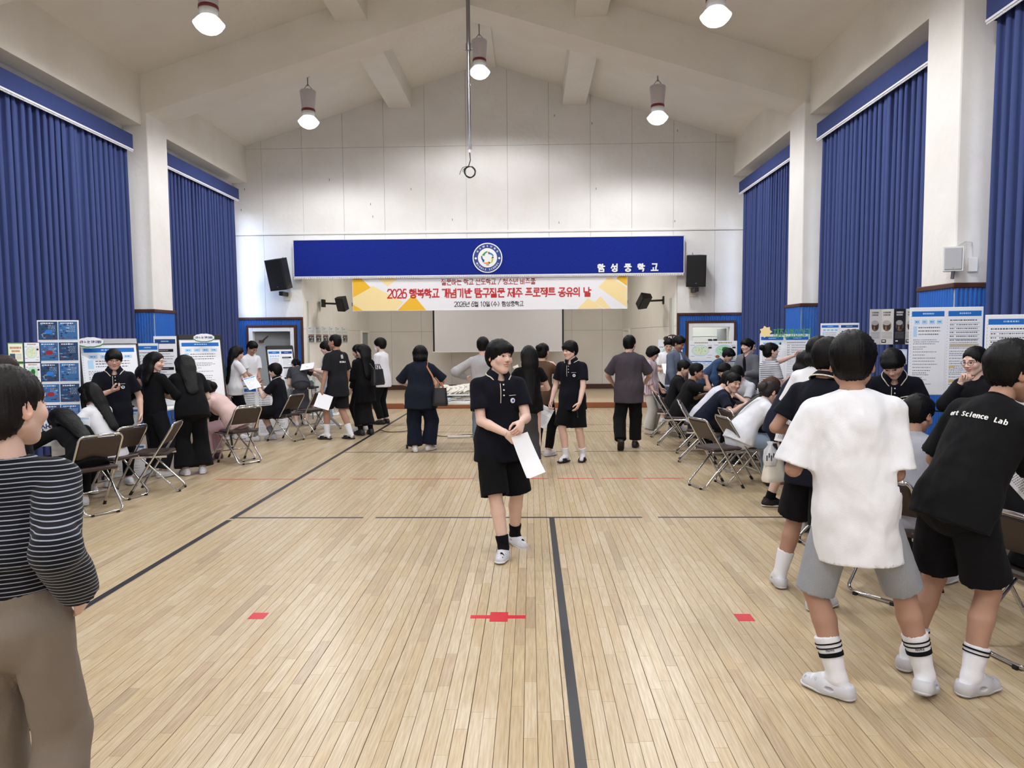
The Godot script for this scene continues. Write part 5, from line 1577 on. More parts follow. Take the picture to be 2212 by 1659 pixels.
	put_person("l9", "woman with long straight black hair in white tee and black trousers by the left posters", -5.17, -12.25, 128, mix(girl, {"h": 1.62, "hl": 0.36, "hw": 0.085, "hd": v3(0, 18, 0), "rh": v3(-0.1, 0.94, 0.36), "lh": v3(0.12, 1.0, 0.34), "top": tee(WHITE, {"hem": 0.1, "lo": 0.022, "sl": 0.6}), "bot": pants(c8(20, 20, 22))}))
	put_person("l10", "man in white tee and black trousers with hands clasped beside the left door", -5.6, -14.0, 56, {"h": 1.7, "skin": TAN, "hair": "crop", "hd": v3(14, 30, 0), "rh": v3(-0.0, 0.93, 0.22), "lh": v3(0.05, 0.95, 0.24), "lg": "g", "rg": "g", "top": tee(WHITE, {"hem": 0.14}), "bot": pants(c8(20, 20, 22))})
	put_person("l11", "woman in dark grey dress stooping by the left door", -4.62, -14.1, 205, {"f": true, "h": 1.6, "hair": "pony", "lean": 42.0, "curve": 18.0, "hd": v3(20, 46, 0), "skin": PALE, "rh": v3(-0.5, 0.78, 0.3), "re": v3(-1, 0.3, 0), "lh": v3(0.1, 0.75, 0.5), "top": tee(c8(62, 62, 68), {"n": "dress", "lo": 0.03, "sl": 0.55, "hem": 0.05}), "bot": {"n": "dress_skirt", "c": c8(62, 62, 68), "skirt": 0.1, "to": 1.4, "lo": 0.012}})
	put_person("l12", "seated boy in navy polo and shorts reading a sheet, facing left", -4.28, -12.0, 268, mix(SIT, {"h": 1.66, "near": true, "cell": 0.014, "skin": PALE, "hair": "bowl", "lean": 4.0, "hd": v3(-4, 6, 0), "lh": v3(0.06, 0.93, 0.36), "rh": v3(-0.1, 0.9, 0.36), "le": v3(0.5, -1, -0.2), "lg": "p", "lf": v3(0.1, 0, 0.42), "rf": v3(-0.1, 0, 0.2), "sock": c8(120, 120, 126), "su": 0.16, "sc": c8(190, 190, 194), "top": polo("l12"), "bot": shorts(INK, {"to": 0.9})}))
	put_person("l13", "young man in pale patterned shirt and jeans holding papers beside the lectern", -4.12, -14.4, 282, {"h": 1.68, "skin": PALE, "hair": "mop", "hd": v3(-8, 14, 0), "lh": v3(0.1, 1.12, 0.32), "rh": v3(-0.1, 1.1, 0.3), "lp": v3(0, 1, 0), "sc": c8(205, 208, 214), "top": tee(c8(168, 182, 196)), "bot": pants(c8(140, 160, 184), {"lo": 0.02})})
	put_person("l14", "tall shaven-headed boy in black tee and shorts, white socks and black slides", -3.32, -12.1, 238, {"h": 1.8, "near": true, "cell": 0.013, "w": 0.98, "skin": TAN, "hair": "buzz", "hd": v3(18, 2, 0), "lh": v3(0.3, 0.88, 0.06), "lg": "p", "rh": v3(-0.24, 0.88, 0.05), "lf": v3(0.12, 0, 0.16), "rf": v3(-0.12, 0, -0.16), "ly": 20.0, "ry": 10.0, "shoe": "slide", "sc": c8(22, 22, 24), "sock": WHITE, "su": 0.17, "top": tee(c8(32, 32, 36), {"lo": 0.034, "hem": 0.2, "sl": 0.8, "keep": "l14"}), "bot": shorts(c8(26, 26, 29), {"to": 0.9})})
	put_person("l15", "woman in black cardigan and long black skirt with a black shoulder bag", -2.98, -12.65, 222, mix(girl, {"h": 1.63, "hl": 0.3, "hw": 0.09, "hd": v3(30, 16, 0), "lh": v3(0.12, 1.02, 0.3), "rh": v3(-0.12, 1.0, 0.3), "sc": c8(20, 20, 22), "so": c8(28, 28, 30), "foot": 1.1, "sock": INK, "top": longs(c8(17, 17, 19), {"lo": 0.03, "n": "cardigan", "hem": 0.28}), "bot": {"n": "long_skirt", "c": c8(22, 22, 24), "skirt": 0.07, "to": 1.75, "lo": 0.02}}))
	put_person("l15b", "woman with dark hair half hidden between the tall boy and the woman in black skirt", -3.2, -13.25, 250, mix(girl, {"h": 1.62, "hl": 0.26, "hd": v3(10, 12, 0), "top": longs(c8(24, 23, 26)), "bot": pants(INK)}))
	put_person("l16", "man in white shirt, black trousers and white face mask facing left", -3.0, -14.3, 252, {"h": 1.73, "near": true, "cell": 0.015, "skin": PALE, "hair": "mop", "mask": true, "hd": v3(6, 4, 0), "rh": v3(-0.05, 1.0, 0.26), "lh": v3(0.1, 1.0, 0.28), "sc": c8(24, 24, 26), "shoe": "flat", "top": longs(WHITE, {"n": "shirt", "lo": 0.03, "hem": 0.16}), "bot": pants(c8(22, 22, 25), {"lo": 0.022})})
	# right half, from the stage to the camera
	put_person("r5", "boy in white tee standing by the brown oval sign", 2.78, -14.4, -12, {"h": 1.69, "skin": FAIR, "hair": "crop", "hd": v3(0, 24, 0), "lh": v3(0.1, 1.08, 0.28), "rh": v3(-0.1, 1.08, 0.28), "top": tee(WHITE), "bot": shorts(INK)})
	put_person("r4", "woman with short curly hair in pink striped jacket and white trousers", 2.12, -12.7, 62, {"f": true, "h": 1.55, "w": 1.06, "hair": "curly", "glasses": true, "skin": FAIR, "hd": v3(8, 18, 0), "rh": v3(-0.22, 0.78, 0.14), "lh": v3(0.2, 0.8, 0.14), "shoe": "flat", "sc": c8(200, 192, 182), "top": longs(c8(208, 196, 200), {"n": "jacket", "key": "pinstripes", "lo": 0.03, "hem": 0.14, "sl": 1.5, "cuff": 0.05}), "bot": pants(c8(206, 203, 198), {"lo": 0.03, "flare": 0.02})})
	put_person("r6", "older man in grey-blue blazer over a pale blue shirt looking down at the right tables", 2.62, -12.95, 42, {"h": 1.73, "near": true, "cell": 0.014, "w": 1.08, "skin": TAN, "hair": "crop", "hd": v3(10, 22, 0), "lh": v3(0.16, 1.12, 0.28), "lg": "g", "rh": v3(-0.24, 0.86, 0.16), "le": v3(0.9, -0.6, -0.2), "top": longs(c8(98, 108, 126), {"n": "blazer", "lo": 0.03, "hem": 0.22, "open": true, "vee": 0.05}), "under": longs(c8(196, 212, 236), {"n": "shirt", "lo": 0.008, "hem": 0.1}), "bot": pants(c8(60, 64, 74), {"lo": 0.02})})
	put_person("r6b", "person in denim jacket stooping behind the older man in blazer", 3.35, -13.75, 60, {"h": 1.66, "hair": "bowl", "lean": 32.0, "curve": 14.0, "hd": v3(0, 30, 0), "top": longs(c8(52, 72, 104), {"n": "denim_jacket", "lo": 0.03}), "bot": pants(INK)})
	var seats := {"r7": [2.42, -12.3, 74, "seated boy in black, farthest along the near side of the right tables"], "r8": [2.36, -11.35, 78, "seated boy with glasses in black tee raising a hand to his mouth"], "r9": [2.5, -10.55, 74, "seated boy in white tee leaning on the right table"], "r10": [2.36, -9.8, 76, "seated boy in navy polo looking back at the camera from the right table"]}
	var own := {"r7": {"hair": "crop", "skin": FAIR, "lean": 14.0, "top": tee(c8(24, 24, 27)), "hd": v3(0, 20, 0)}, "r8": {"hair": "crop", "skin": TAN, "glasses": true, "lean": 22.0, "hd": v3(-8, 4, 0), "rh": v3(-0.02, 1.05, 0.42), "rg": "r", "top": tee(c8(26, 26, 28))},
		"r9": {"hair": "crop", "skin": FAIR, "lean": 30.0, "curve": 12.0, "hd": v3(-6, 20, 0), "top": tee(c8(206, 208, 218))}, "r10": {"near": true, "cell": 0.013, "hair": "crop", "skin": FAIR, "lean": 30.0, "curve": 12.0, "hd": v3(-52, 8, 8), "rh": v3(-0.2, 0.8, 0.52), "lh": v3(0.1, 0.8, 0.6), "top": polo("", {"n": "t_shirt", "c": c8(24, 28, 42)})}}
	for k in seats:
		var a = seats[k]
		put_person(k, a[3], a[0], a[1], a[2], mix(mix(SIT, mix(DESK, {"h": 1.68, "sc": c8(30, 30, 32), "bot": pants(INK)})), own[k]))
	put_person("r13", "seated woman in black with brown hair tied back, by the woman in white blouse", 2.74, -9.15, 104, mix(SIT, mix(DESK, {"f": true, "h": 1.62, "hair": "pony", "hc": c8(74, 50, 38), "lean": 26.0, "curve": 14.0, "hd": v3(-6, 26, 0), "sc": c8(120, 100, 100), "top": tee(c8(24, 24, 28), {"lo": 0.03, "sl": 0.8}), "bot": pants(INK)})))
	put_person("r14", "seated woman in loose white blouse and pale jeans, patterned strap across her back", 2.42, -8.25, 100, mix(SIT, mix(DESK, {"f": true, "h": 1.62, "w": 1.12, "cell": 0.012, "hair": "clip", "hc": c8(38, 30, 30), "lean": 24.0, "curve": 16.0, "hd": v3(-4, 32, 0), "shoe": "flat", "sc": c8(112, 70, 66), "rf": v3(-0.08, 0, 0.34), "lf": v3(0.12, 0, 0.42), "top": longs(c8(224, 226, 232), {"n": "blouse", "lo": 0.045, "hem": 0.06, "flare": 0.03, "sl": 1.7, "cuff": 0.05, "rum": 0.014}), "bot": pants(c8(140, 158, 178), {"lo": 0.022})})))
	put_person("r11", "long-haired woman behind the boy in grey cardigan", 4.15, -13.7, 30, mix(girl, {"h": 1.64, "hl": 0.3, "hd": v3(30, 6, 0), "top": longs(INK), "bot": pants(INK)}))
	put_person("r12", "boy in navy polo with a grey cardigan over his shoulders facing left", 3.95, -13.0, -52, {"h": 1.67, "near": true, "cell": 0.014, "skin": PALE, "hair": "bowl", "hd": v3(-10, 4, 0), "lh": v3(0.12, 1.05, 0.28), "rh": v3(-0.14, 1.0, 0.28), "under": polo("", {"n": "polo_shirt", "lo": 0.012}), "top": longs(c8(104, 106, 112), {"n": "cardigan", "lo": 0.03, "open": true, "vee": 0.06}), "bot": pants(INK)})
	put_person("r12b", "seated boy with glasses and dark hair on the far side of the right tables", 3.5, -12.0, -66, mix(SIT, mix(DESK, {"h": 1.66, "pel": 0.56, "hair": "bowl", "glasses": true, "skin": FAIR, "lean": 24.0, "hd": v3(-20, 20, 0), "top": tee(INK), "bot": pants(INK)})))
	put_person("r12c", "seated boy with bowl-cut hair reaching an arm across the right table", 3.56, -11.4, -62, mix(SIT, mix(DESK, {"h": 1.66, "pel": 0.56, "hair": "mop", "skin": PALE, "lean": 28.0, "hd": v3(-10, 34, 0), "rh": v3(-0.2, 0.82, 0.62), "lh": v3(0.0, 0.82, 0.4), "top": tee(c8(200, 202, 208)), "bot": pants(INK)})))
	put_person("r15", "woman in black and white striped tee raising an arm to point at a poster", 3.5, -10.55, 105, {"f": true, "h": 1.61, "hair": "bun", "fringe": true, "skin": PALE, "hd": v3(-12, -4, 0), "lh": v3(0.12, 1.42, 0.5), "le": v3(0.4, -1, 0), "lg": "f", "rh": v3(-0.12, 1.08, 0.24), "top": tee(c8(206, 207, 212), {"key": "bands", "sl": 0.75, "hem": 0.12}), "bot": pants(c8(70, 92, 124), {"lo": 0.02})})
	put_person("r16", "woman with black bob hair in navy dress and black sneakers bending over the right tables", 2.44, -7.0, 74, {"f": true, "h": 1.6, "w": 1.05, "cell": 0.013, "hair": "bob", "skin": PALE, "lean": 12.0, "curve": 14.0, "hd": v3(0, 22, 0), "lh": v3(0.1, 0.95, 0.38), "rh": v3(-0.12, 0.95, 0.36), "sock": INK, "su": 0.08, "sc": c8(20, 20, 22), "so": c8(220, 220, 222), "rf": v3(-0.07, 0, 0.1), "lf": v3(0.1, 0, -0.08), "top": tee(c8(26, 31, 46), {"n": "dress", "lo": 0.03, "sl": 0.9, "hem": 0.1}), "bot": {"n": "dress_skirt", "c": c8(26, 31, 46), "skirt": 0.05, "to": 1.22, "lo": 0.026}})
	put_person("r17", "person in white tee and black trousers carrying a white handbag and a plastic bag", 2.45, -6.15, 140, {"f": true, "h": 1.69, "w": 1.1, "cell": 0.013, "hair": "bob", "skin": FAIR, "hd": v3(-10, 14, 0), "lh": v3(0.36, 0.82, 0.08), "lg": "g", "rh": v3(-0.1, 1.05, 0.3), "sc": c8(200, 200, 202), "top": tee(WHITE, {"hem": 0.05, "lo": 0.034, "sl": 0.85}), "bot": wide(c8(18, 18, 20))})
	put_person("r18", "boy in navy polo with papers tucked under his arm and white clogs, seen from behind", 1.86, -4.62, 132, {"h": 1.68, "near": true, "cell": 0.011, "skin": TAN, "hair": "crop", "hd": v3(-40, 8, 0), "lean": 6.0, "lh": v3(0.22, 1.05, 0.2), "le": v3(0.5, -0.5, -1), "rh": v3(-0.1, 1.05, 0.3), "lf": v3(0.25, 0, 0.0), "rf": v3(-0.12, 0, -0.22), "ly": 40.0, "lk": v3(0.3, 0, 1), "shoe": "clog", "sc": c8(196, 196, 198), "sock": WHITE, "su": 0.17, "top": polo("r18", {"lo": 0.03}), "bot": shorts(c8(20, 20, 23))})
	put_person("w", "boy in loose white tee and grey shorts, back to the camera, nearest on the right", 1.45, -3.36, 162, {"h": 1.69, "near": true, "cell": 0.0105, "w": 1.0, "skin": TAN, "hair": "crop", "fluff": 0.006, "hd": v3(-6, 4, 0), "head": 1.12, "lean": 2.0, "lh": v3(0.17, 1.06, 0.24), "rh": v3(-0.19, 1.06, 0.24), "le": v3(0.22, -0.3, -1), "re": v3(-0.22, -0.3, -1), "lf": v3(-0.01, 0, -0.06), "rf": v3(-0.39, 0.02, 0.05), "side": 2.5, "ly": 62.0, "ry": -20.0, "rt": 14.0, "shoe": "clog", "sc": c8(200, 200, 206), "sock": WHITE, "su": 0.2, "bands": [[0.17, 0.006], [0.15, 0.006], [0.125, 0.02]], "px": -0.08,
		"top": tee(c8(228, 229, 234), {"lo": 0.05, "hem": 0.25, "sl": 0.93, "sw": 0.8, "rum": 0.024, "flare": 0.0}), "bot": shorts(c8(164, 167, 172), {"key": "heather", "lo": 0.014, "to": 1.0, "flare": 0.012})})
	put_person("b", "boy in black tee with white lettering across the back and white clogs, right edge", 2.04, -3.42, 112, {"h": 1.7, "near": true, "cell": 0.0105, "w": 0.96, "skin": TAN, "hair": "crop", "fluff": 0.004, "hd": v3(-26, 8, 0), "head": 1.14, "side": -4.0, "lean": 20.0, "curve": 8.0, "rh": v3(-0.02, 1.02, 0.5), "re": v3(-0.5, -0.9, -0.3), "lh": v3(0.2, 1.0, 0.4), "lf": v3(0.2, 0, -0.04), "rf": v3(-0.1, 0, 0.0), "ry": 0.0, "shoe": "clog", "sc": c8(188, 186, 190), "sock": WHITE, "su": 0.15, "bands": [[0.135, 0.008], [0.115, 0.006]],
		"top": tee(c8(20, 20, 22), {"lo": 0.04, "hem": 0.11, "sl": 0.9, "keep": "b", "rum": 0.018}), "bot": shorts(c8(17, 17, 19), {"lo": 0.024, "to": 0.86})})
	put_person("r21", "boy in navy polo bending his head to read in front of the brochure posters", 3.3, -6.55, -24, {"h": 1.66, "near": true, "cell": 0.012, "skin": FAIR, "hair": "bowl", "hd": v3(-12, 40, -6), "lean": 16.0, "curve": 12.0, "lh": v3(0.16, 0.98, 0.36), "rh": v3(-0.18, 0.95, 0.36), "top": polo("r21"), "bot": pants(INK)})
	put_person("r22", "seated person in grey-white shirt with cropped dark hair, seen from behind", 2.46, -4.72, 128, mix(SIT, mix(DESK, {"h": 1.64, "cell": 0.012, "hair": "crop", "skin": TAN, "lean": 8.0, "curve": 8.0, "hd": v3(-10, 20, 0), "sc": c8(200, 200, 202), "top": longs(c8(176, 178, 186), {"n": "shirt", "key": "heather", "lo": 0.04}), "bot": pants(c8(40, 42, 48))})))
	put_person("r23", "woman with clear-rimmed glasses resting a hand at her mouth by the right wall", 3.85, -6.2, -62, {"f": true, "h": 1.6, "near": true, "cell": 0.013, "hair": "pony", "glasses": true, "skin": PALE, "hd": v3(-8, 10, 0), "rh": v3(-0.03, 1.3, 0.2), "re": v3(-0.7, -1, 0), "rg": "g", "rd": v3(0, 0.5, 0), "lh": v3(0.1, 1.0, 0.24), "top": longs(c8(24, 24, 28)), "bot": pants(INK)})
	put_person("r25", "seated person in black with long dark hair at the bottom right edge", 2.74, -3.78, 100, mix(girl, mix(SIT, mix(DESK, {"h": 1.6, "cell": 0.013, "hl": 0.25, "lean": 18.0, "hd": v3(0, 22, 0), "top": longs(INK), "bot": pants(INK)}))))

# ---------- printed sheets ----------
var pages := {}
func page(kind: String) -> StandardMaterial3D:
	if pages.has(kind): return pages[kind]
	var r := RandomNumberGenerator.new(); r.seed = hash(kind)
	var w := 256; var h := 362
	if kind in ["map", "map2", "game", "game2", "title", "green"]: h = 200
	var im := Image.create(w, h, false, Image.FORMAT_RGB8)
	im.fill(Color(0.945, 0.95, 0.97))
	var ink := Color(0.3, 0.31, 0.36); var blue := Color(0.16, 0.44, 0.78)
	var bar := func(x: int, y: int, ww: int, hh: int, c: Color): im.fill_rect(Rect2i(x, y, ww, hh), c)
	var words := func(x: int, y: int, ww: int, hh: int, c: Color):      # a line of print too small to read
		var u := x
		while u < x + ww:
			var l := r.randi_range(4, 13)
			im.fill_rect(Rect2i(u, y, mini(l, x + ww - u), hh), c)
			u += l + 4
	var blob := func(cx: float, cy: float, rx: float, ry: float, c: Color):
		for yy in range(maxi(0, int(cy - ry)), mini(h, int(cy + ry) + 1)):
			var t := 1.0 - pow((yy - cy) / ry, 2.0)
			if t > 0.0:
				var hw := rx * sqrt(t) * (0.93 + 0.07 * sin(yy * 0.7))
				im.fill_rect(Rect2i(int(cx - hw), yy, int(2 * hw), 1), c)
	if kind.begins_with("work"):
		bar.call(10, 14, 236, 22, blue); words.call(90, 21, 80, 6, Color(0.75, 0.86, 0.96))
		if kind == "work":
			for i in 4: bar.call(30 + i * 54, 50, 40, 18, Color(0.72, 0.86, 0.97)); words.call(38 + i * 54, 56, 22, 4, blue)
			bar.call(24, 76, 26, 44, Color(0.72, 0.86, 0.97)); words.call(60, 80, 160, 4, ink); words.call(60, 94, 160, 4, ink); words.call(60, 108, 150, 4, ink)
		else:
			words.call(24, 50, 190, 5, ink)
			for i in 5: bar.call(20, 64 + i * 16, 216, 1, ink); words.call(70, 69 + i * 16, 150, 4, ink)
			for i in 5: words.call(24, 69 + i * 16, 30, 4, ink)
		var y := 132
		while y < h - 20:
			words.call(24, y, r.randi_range(70, 205), 3, Color(0.45, 0.46, 0.5)); y += r.randi_range(8, 13)
		if kind == "work3":
			bar.call(24, 150, 208, 14, Color(0.78, 0.74, 0.66)); bar.call(24, 240, 40, 9, Color(0.85, 0.76, 0.5)); bar.call(24, 300, 50, 9, Color(0.85, 0.76, 0.5))
		for i in 26: bar.call(4, 20 + i * 13, 3, 5, Color(0.75, 0.76, 0.8))
	elif kind == "dark":
		bar.call(10, 14, 236, 24, Color(0.15, 0.3, 0.52)); words.call(80, 22, 90, 6, Color(0.75, 0.82, 0.9))
		for k in 3:
			bar.call(20, 66 + k * 96, 200, 15, Color(0.12, 0.12, 0.15)); words.call(40, 71 + k * 96, 120, 4, Color(0.7, 0.7, 0.7))
			for i in 5: words.call(24, 90 + k * 96 + i * 13, r.randi_range(90, 200), 3, ink)
	elif kind.begins_with("game"):
		for i in 2:
			var x := 4 + i * 126; var dark := Color(0.2, 0.3, 0.43) if (i + int(kind == "game2")) % 2 == 0 else Color(0.26, 0.44, 0.64)
			bar.call(x, 8, 122, 184, dark)
			for k in 30: blob.call(x + 14 + r.randf() * 94, 20 + r.randf() * 160, 4 + r.randf() * 10, 3 + r.randf() * 9, dark.lerp([Color(0.3, 0.55, 0.85), Color(0.75, 0.85, 0.95), Color(0.6, 0.2, 0.2), Color(0.1, 0.12, 0.2)][r.randi_range(0, 3)], 0.55))
			for k in 5: words.call(x + 62, 50 + k * 14, 46, 4, Color(0.75, 0.82, 0.9))
			words.call(x + 16, 20, 80, 11, Color(0.92, 0.95, 1.0))
		blob.call(70, 110, 26, 22, Color(0.62, 0.2, 0.22) if kind == "game2" else Color(0.2, 0.5, 0.85))
	elif kind == "green":
		bar.call(0, 0, w, h, Color(0.5, 0.72, 0.36)); bar.call(10, 10, w - 20, h - 20, Color(0.96, 0.96, 0.9))
		words.call(34, 40, 190, 22, Color(0.75, 0.45, 0.16)); words.call(60, 76, 140, 20, Color(0.75, 0.45, 0.16)); bar.call(30, 112, 90, 62, Color(0.28, 0.34, 0.42)); bar.call(30, 150, 90, 24, Color(0.2, 0.24, 0.22))
		for i in 5: words.call(134, 116 + i * 12, 90, 4, ink)
	elif kind.begins_with("map"):
		words.call(50, 10, 150, 13, Color(0.66, 0.5, 0.24))
		blob.call(118, 100, 104, 62, Color(0.72, 0.85, 0.94)); blob.call(118, 100, 96, 55, Color(0.88, 0.93, 0.8) if kind == "map" else Color(0.72, 0.92, 0.76))
		if kind == "map2": blob.call(130, 92, 40, 30, Color(0.2, 0.42, 0.22)); blob.call(44, 168, 26, 18, Color(0.62, 0.42, 0.22))
		for i in 16: bar.call(60 + r.randi_range(0, 110), 64 + r.randi_range(0, 70), 6, 5, Color(0.25, 0.3, 0.28))
		for i in 5: words.call([6, 196, 200, 8, 190][i], [40, 44, 150, 160, 176][i], 46, 4, ink)
		bar.call(206, 60, 36, 20, Color(0.35, 0.16, 0.14))
	elif kind == "title":
		im.fill(Color(0.93, 0.96, 0.985)); bar.call(0, 0, w, 14, Color(0.74, 0.84, 0.94)); words.call(30, 150, 200, 6, ink)
	elif kind == "stage":
		im.fill(Color(0.86, 0.88, 0.89)); words.call(24, 40, 110, 10, Color(0.25, 0.3, 0.3)); words.call(24, 60, 80, 8, ink)
		for i in 4: words.call(24, 100 + i * 14, 200, 4, Color(0.5, 0.52, 0.54))
		bar.call(14, 186, 228, 14, Color(0.5, 0.12, 0.14)); bar.call(20, 206, 216, 130, Color(0.32, 0.34, 0.36))
		for k in 14: blob.call(30 + r.randf() * 190, 220 + r.randf() * 100, 8 + r.randf() * 26, 6 + r.randf() * 18, [Color(0.1, 0.1, 0.11), Color(0.75, 0.74, 0.7), Color(0.4, 0.38, 0.34)][r.randi_range(0, 2)])
		bar.call(14, 342, 228, 14, Color(0.16, 0.28, 0.26)); blob.call(18, 16, 9, 10, Color(0.45, 0.12, 0.14))
	elif kind.begins_with("broch"):
		var dk := kind == "broch2"
		im.fill(Color(0.16, 0.15, 0.15) if dk else Color(0.8, 0.79, 0.77))
		words.call(50, 26, 150, 18, Color(0.9, 0.88, 0.82) if dk else Color(0.25, 0.24, 0.24)); words.call(50, 52, 140, 16, Color(0.9, 0.88, 0.82) if dk else Color(0.25, 0.24, 0.24))
		blob.call(128, 170, 90, 56, Color(0.42, 0.38, 0.34)); bar.call(60, 150, 130, 60, Color(0.24, 0.2, 0.18)); blob.call(120, 140, 80, 26, Color(0.68, 0.66, 0.64)); bar.call(90, 176, 34, 34, Color(0.62, 0.42, 0.22))
		for i in 6: words.call(30, 236 + i * 12, 196, 4, Color(0.6, 0.58, 0.55) if dk else ink)
		bar.call(24, 312, 90, 34, Color(0.12, 0.12, 0.13)); bar.call(40, 320, 56, 14, Color(0.85, 0.85, 0.82))
	elif kind == "lines":
		for i in 24: words.call(24, 24 + i * 13, r.randi_range(150, 208), 4, Color(0.35, 0.36, 0.42))
		for k in 3: bar.call(22, 60 + k * 100, 212, 2, ink)
	var m := mat(Color.WHITE, 0.6, 0, 0.3)
	m.albedo_texture = ImageTexture.create_from_image(im)
	m.texture_repeat = false
	pages[kind] = m
	return m
func sheet_mesh(w: float, h: float, curl := 0.0, n := 8) -> ArrayMesh:    # upright sheet about its middle, front towards +z, bent by curl
	var mb := MB.new(); mb.sm(1)
	for i in n:
		var a := float(i) / n; var b := float(i + 1) / n
		var pa := Vector3(0, (0.5 - a) * h, curl * a * a); var pb := Vector3(0, (0.5 - b) * h, curl * b * b)
		var hx_ := Vector3(w / 2, 0, 0)
		for s in [1, -1]:
			var z := Vector3(0, 0, 0.0008 * s)
			var vs := [pb - hx_ + z, pb + hx_ + z, pa + hx_ + z, pa - hx_ + z]
			var uv := [Vector2(0, b), Vector2(1, b), Vector2(1, a), Vector2(0, a)]
			var order := [0, 2, 1, 0, 3, 2] if s > 0 else [0, 1, 2, 0, 2, 3]
			mb.st.set_smooth_group(1 if s > 0 else 2)
			for k in order:
				mb.st.set_uv(uv[k]); mb.st.add_vertex(vs[k])
	return mb.done()
# a board of printed sheets; at: middle of its lower edge; rows: page kinds from the top down
func board(called: String, label: String, category: String, at: Vector3, w: float, h: float, yaw: float, tilt: float, rows: Array, back: Material, group := "", margin := 0.012) -> Node3D:
	var o := thing(called, label, category, at, 0.0, group)
	o.rotation = Vector3(0, deg_to_rad(yaw), 0)
	o.basis = Basis(Vector3.UP, deg_to_rad(yaw)) * Basis(Vector3.RIGHT, deg_to_rad(-tilt))
	var mb := MB.new(); mb.rbox(Vector3(-w / 2, 0, -0.012), Vector3(w / 2, h, 0.0), 0.002)
	part("backing_board", mb.done(), back, o)
	var rh := h / rows.size()
	for i in rows.size():
		var cw: float = w / rows[i].size()
		for j in rows[i].size():
			if rows[i][j] == "": continue
			var p := part("printed_sheet", sheet_mesh(cw - margin, rh - margin, 0.0, 1), page(rows[i][j]), o)
			p.position = Vector3(-w / 2 + cw * (j + 0.5), h - rh * (i + 0.5), 0.003)
	return o
func easel(label: String, at: Vector3, yaw: float, w: float, h: float, y0: float, tilt: float, rows: Array, sign_at := -1.0, sign_text := ""):
	var o := thing("flip_chart", label, "flip chart", at, 0.0, "flip charts along the left tables")
	o.rotation.y = deg_to_rad(yaw)
	var T := Transform3D(Basis(Vector3.RIGHT, deg_to_rad(-tilt)), Vector3(0, y0, 0))
	var mb := MB.new(); mb.rbox(Vector3(-w / 2, 0, -0.02), Vector3(w / 2, h, 0.0), 0.004, T); part("board", mb.done(), M.white, o)
	mb = MB.new(); mb.rbox(Vector3(-w / 2 - 0.01, h - 0.06, -0.024), Vector3(w / 2 + 0.01, h + 0.015, 0.022), 0.006, T); part("clamp_bar", mb.done(), M.steel if at.z > -10.0 else M.black, o)
	for s in [-1, 1]:
		mb = MB.new(); mb.path([T * Vector3(s * (w / 2 + 0.012), h, -0.01), T * Vector3(s * (w / 2 + 0.012), 0, -0.01), Vector3(s * w * 0.55, 0, y0 * tan(deg_to_rad(tilt)))], 0.017, 8); part("leg", mb.done(), M.black, o)
	mb = MB.new(); mb.tube(T * Vector3(0, h * 0.8, -0.03), Vector3(0, 0, -0.75), 0.017, 0.017, 8); part("leg", mb.done(), M.black, o)
	var rh := (h - 0.08) / rows.size()
	for i in rows.size():
		var cw: float = w / rows[i].size()
		for j in rows[i].size():
			var p := part("printed_sheet", sheet_mesh(cw - 0.015, rh - 0.01, 0.0, 1), page(rows[i][j]), o)
			p.transform = T * Transform3D(Basis.IDENTITY, Vector3(-w / 2 + cw * (j + 0.5), h - 0.07 - rh * (i + 0.5), 0.006))
	if sign_text: cloud_sign("cloud_sign", "white cloud-shaped card with green edge clipped to the flip chart%s" % (" by the boy with glasses" if at.z > -10.0 else " of the second group"), Transform3D(Basis(Vector3.UP, deg_to_rad(yaw * 0.35)), at) * Transform3D(T.basis, Vector3(sign_at, y0 + h * 0.95, 0.06)), sign_text, 0.3)
func cloud_sign(called: String, label: String, t: Transform3D, text: String, w: float):
	var o := thing(called, label, "sign"); o.transform = t
	for k in 2:
		var pts := PackedVector2Array()
		for i in 64:
			var a := TAU * i / 64.0
			var b := 1.0 + 0.07 * absf(sin(a * 6.0)) - (0.03 if k == 1 else 0.0)
			pts.append(Vector2(cos(a) * w / 2 * b, sin(a) * w * 0.2 * b - (0.012 if k == 0 else 0.0)))
		var mb := MB.new(); mb.prism(pts, -0.004 + k * 0.004, k * 0.004); part("card" if k == 1 else "green_edge", mb.done(), M.paper if k == 1 else M.sign_green, o)
	var lm := lettering(text, w * 0.1, w * 0.014, 0.002, 0.08)
	var p := part("lettering", lm, M.navy_print, o); p.position = Vector3(0, 0, 0.004)
	p.scale = Vector3(minf(1.0, w * 0.84 / lm.get_aabb().size.x), 1, 1)

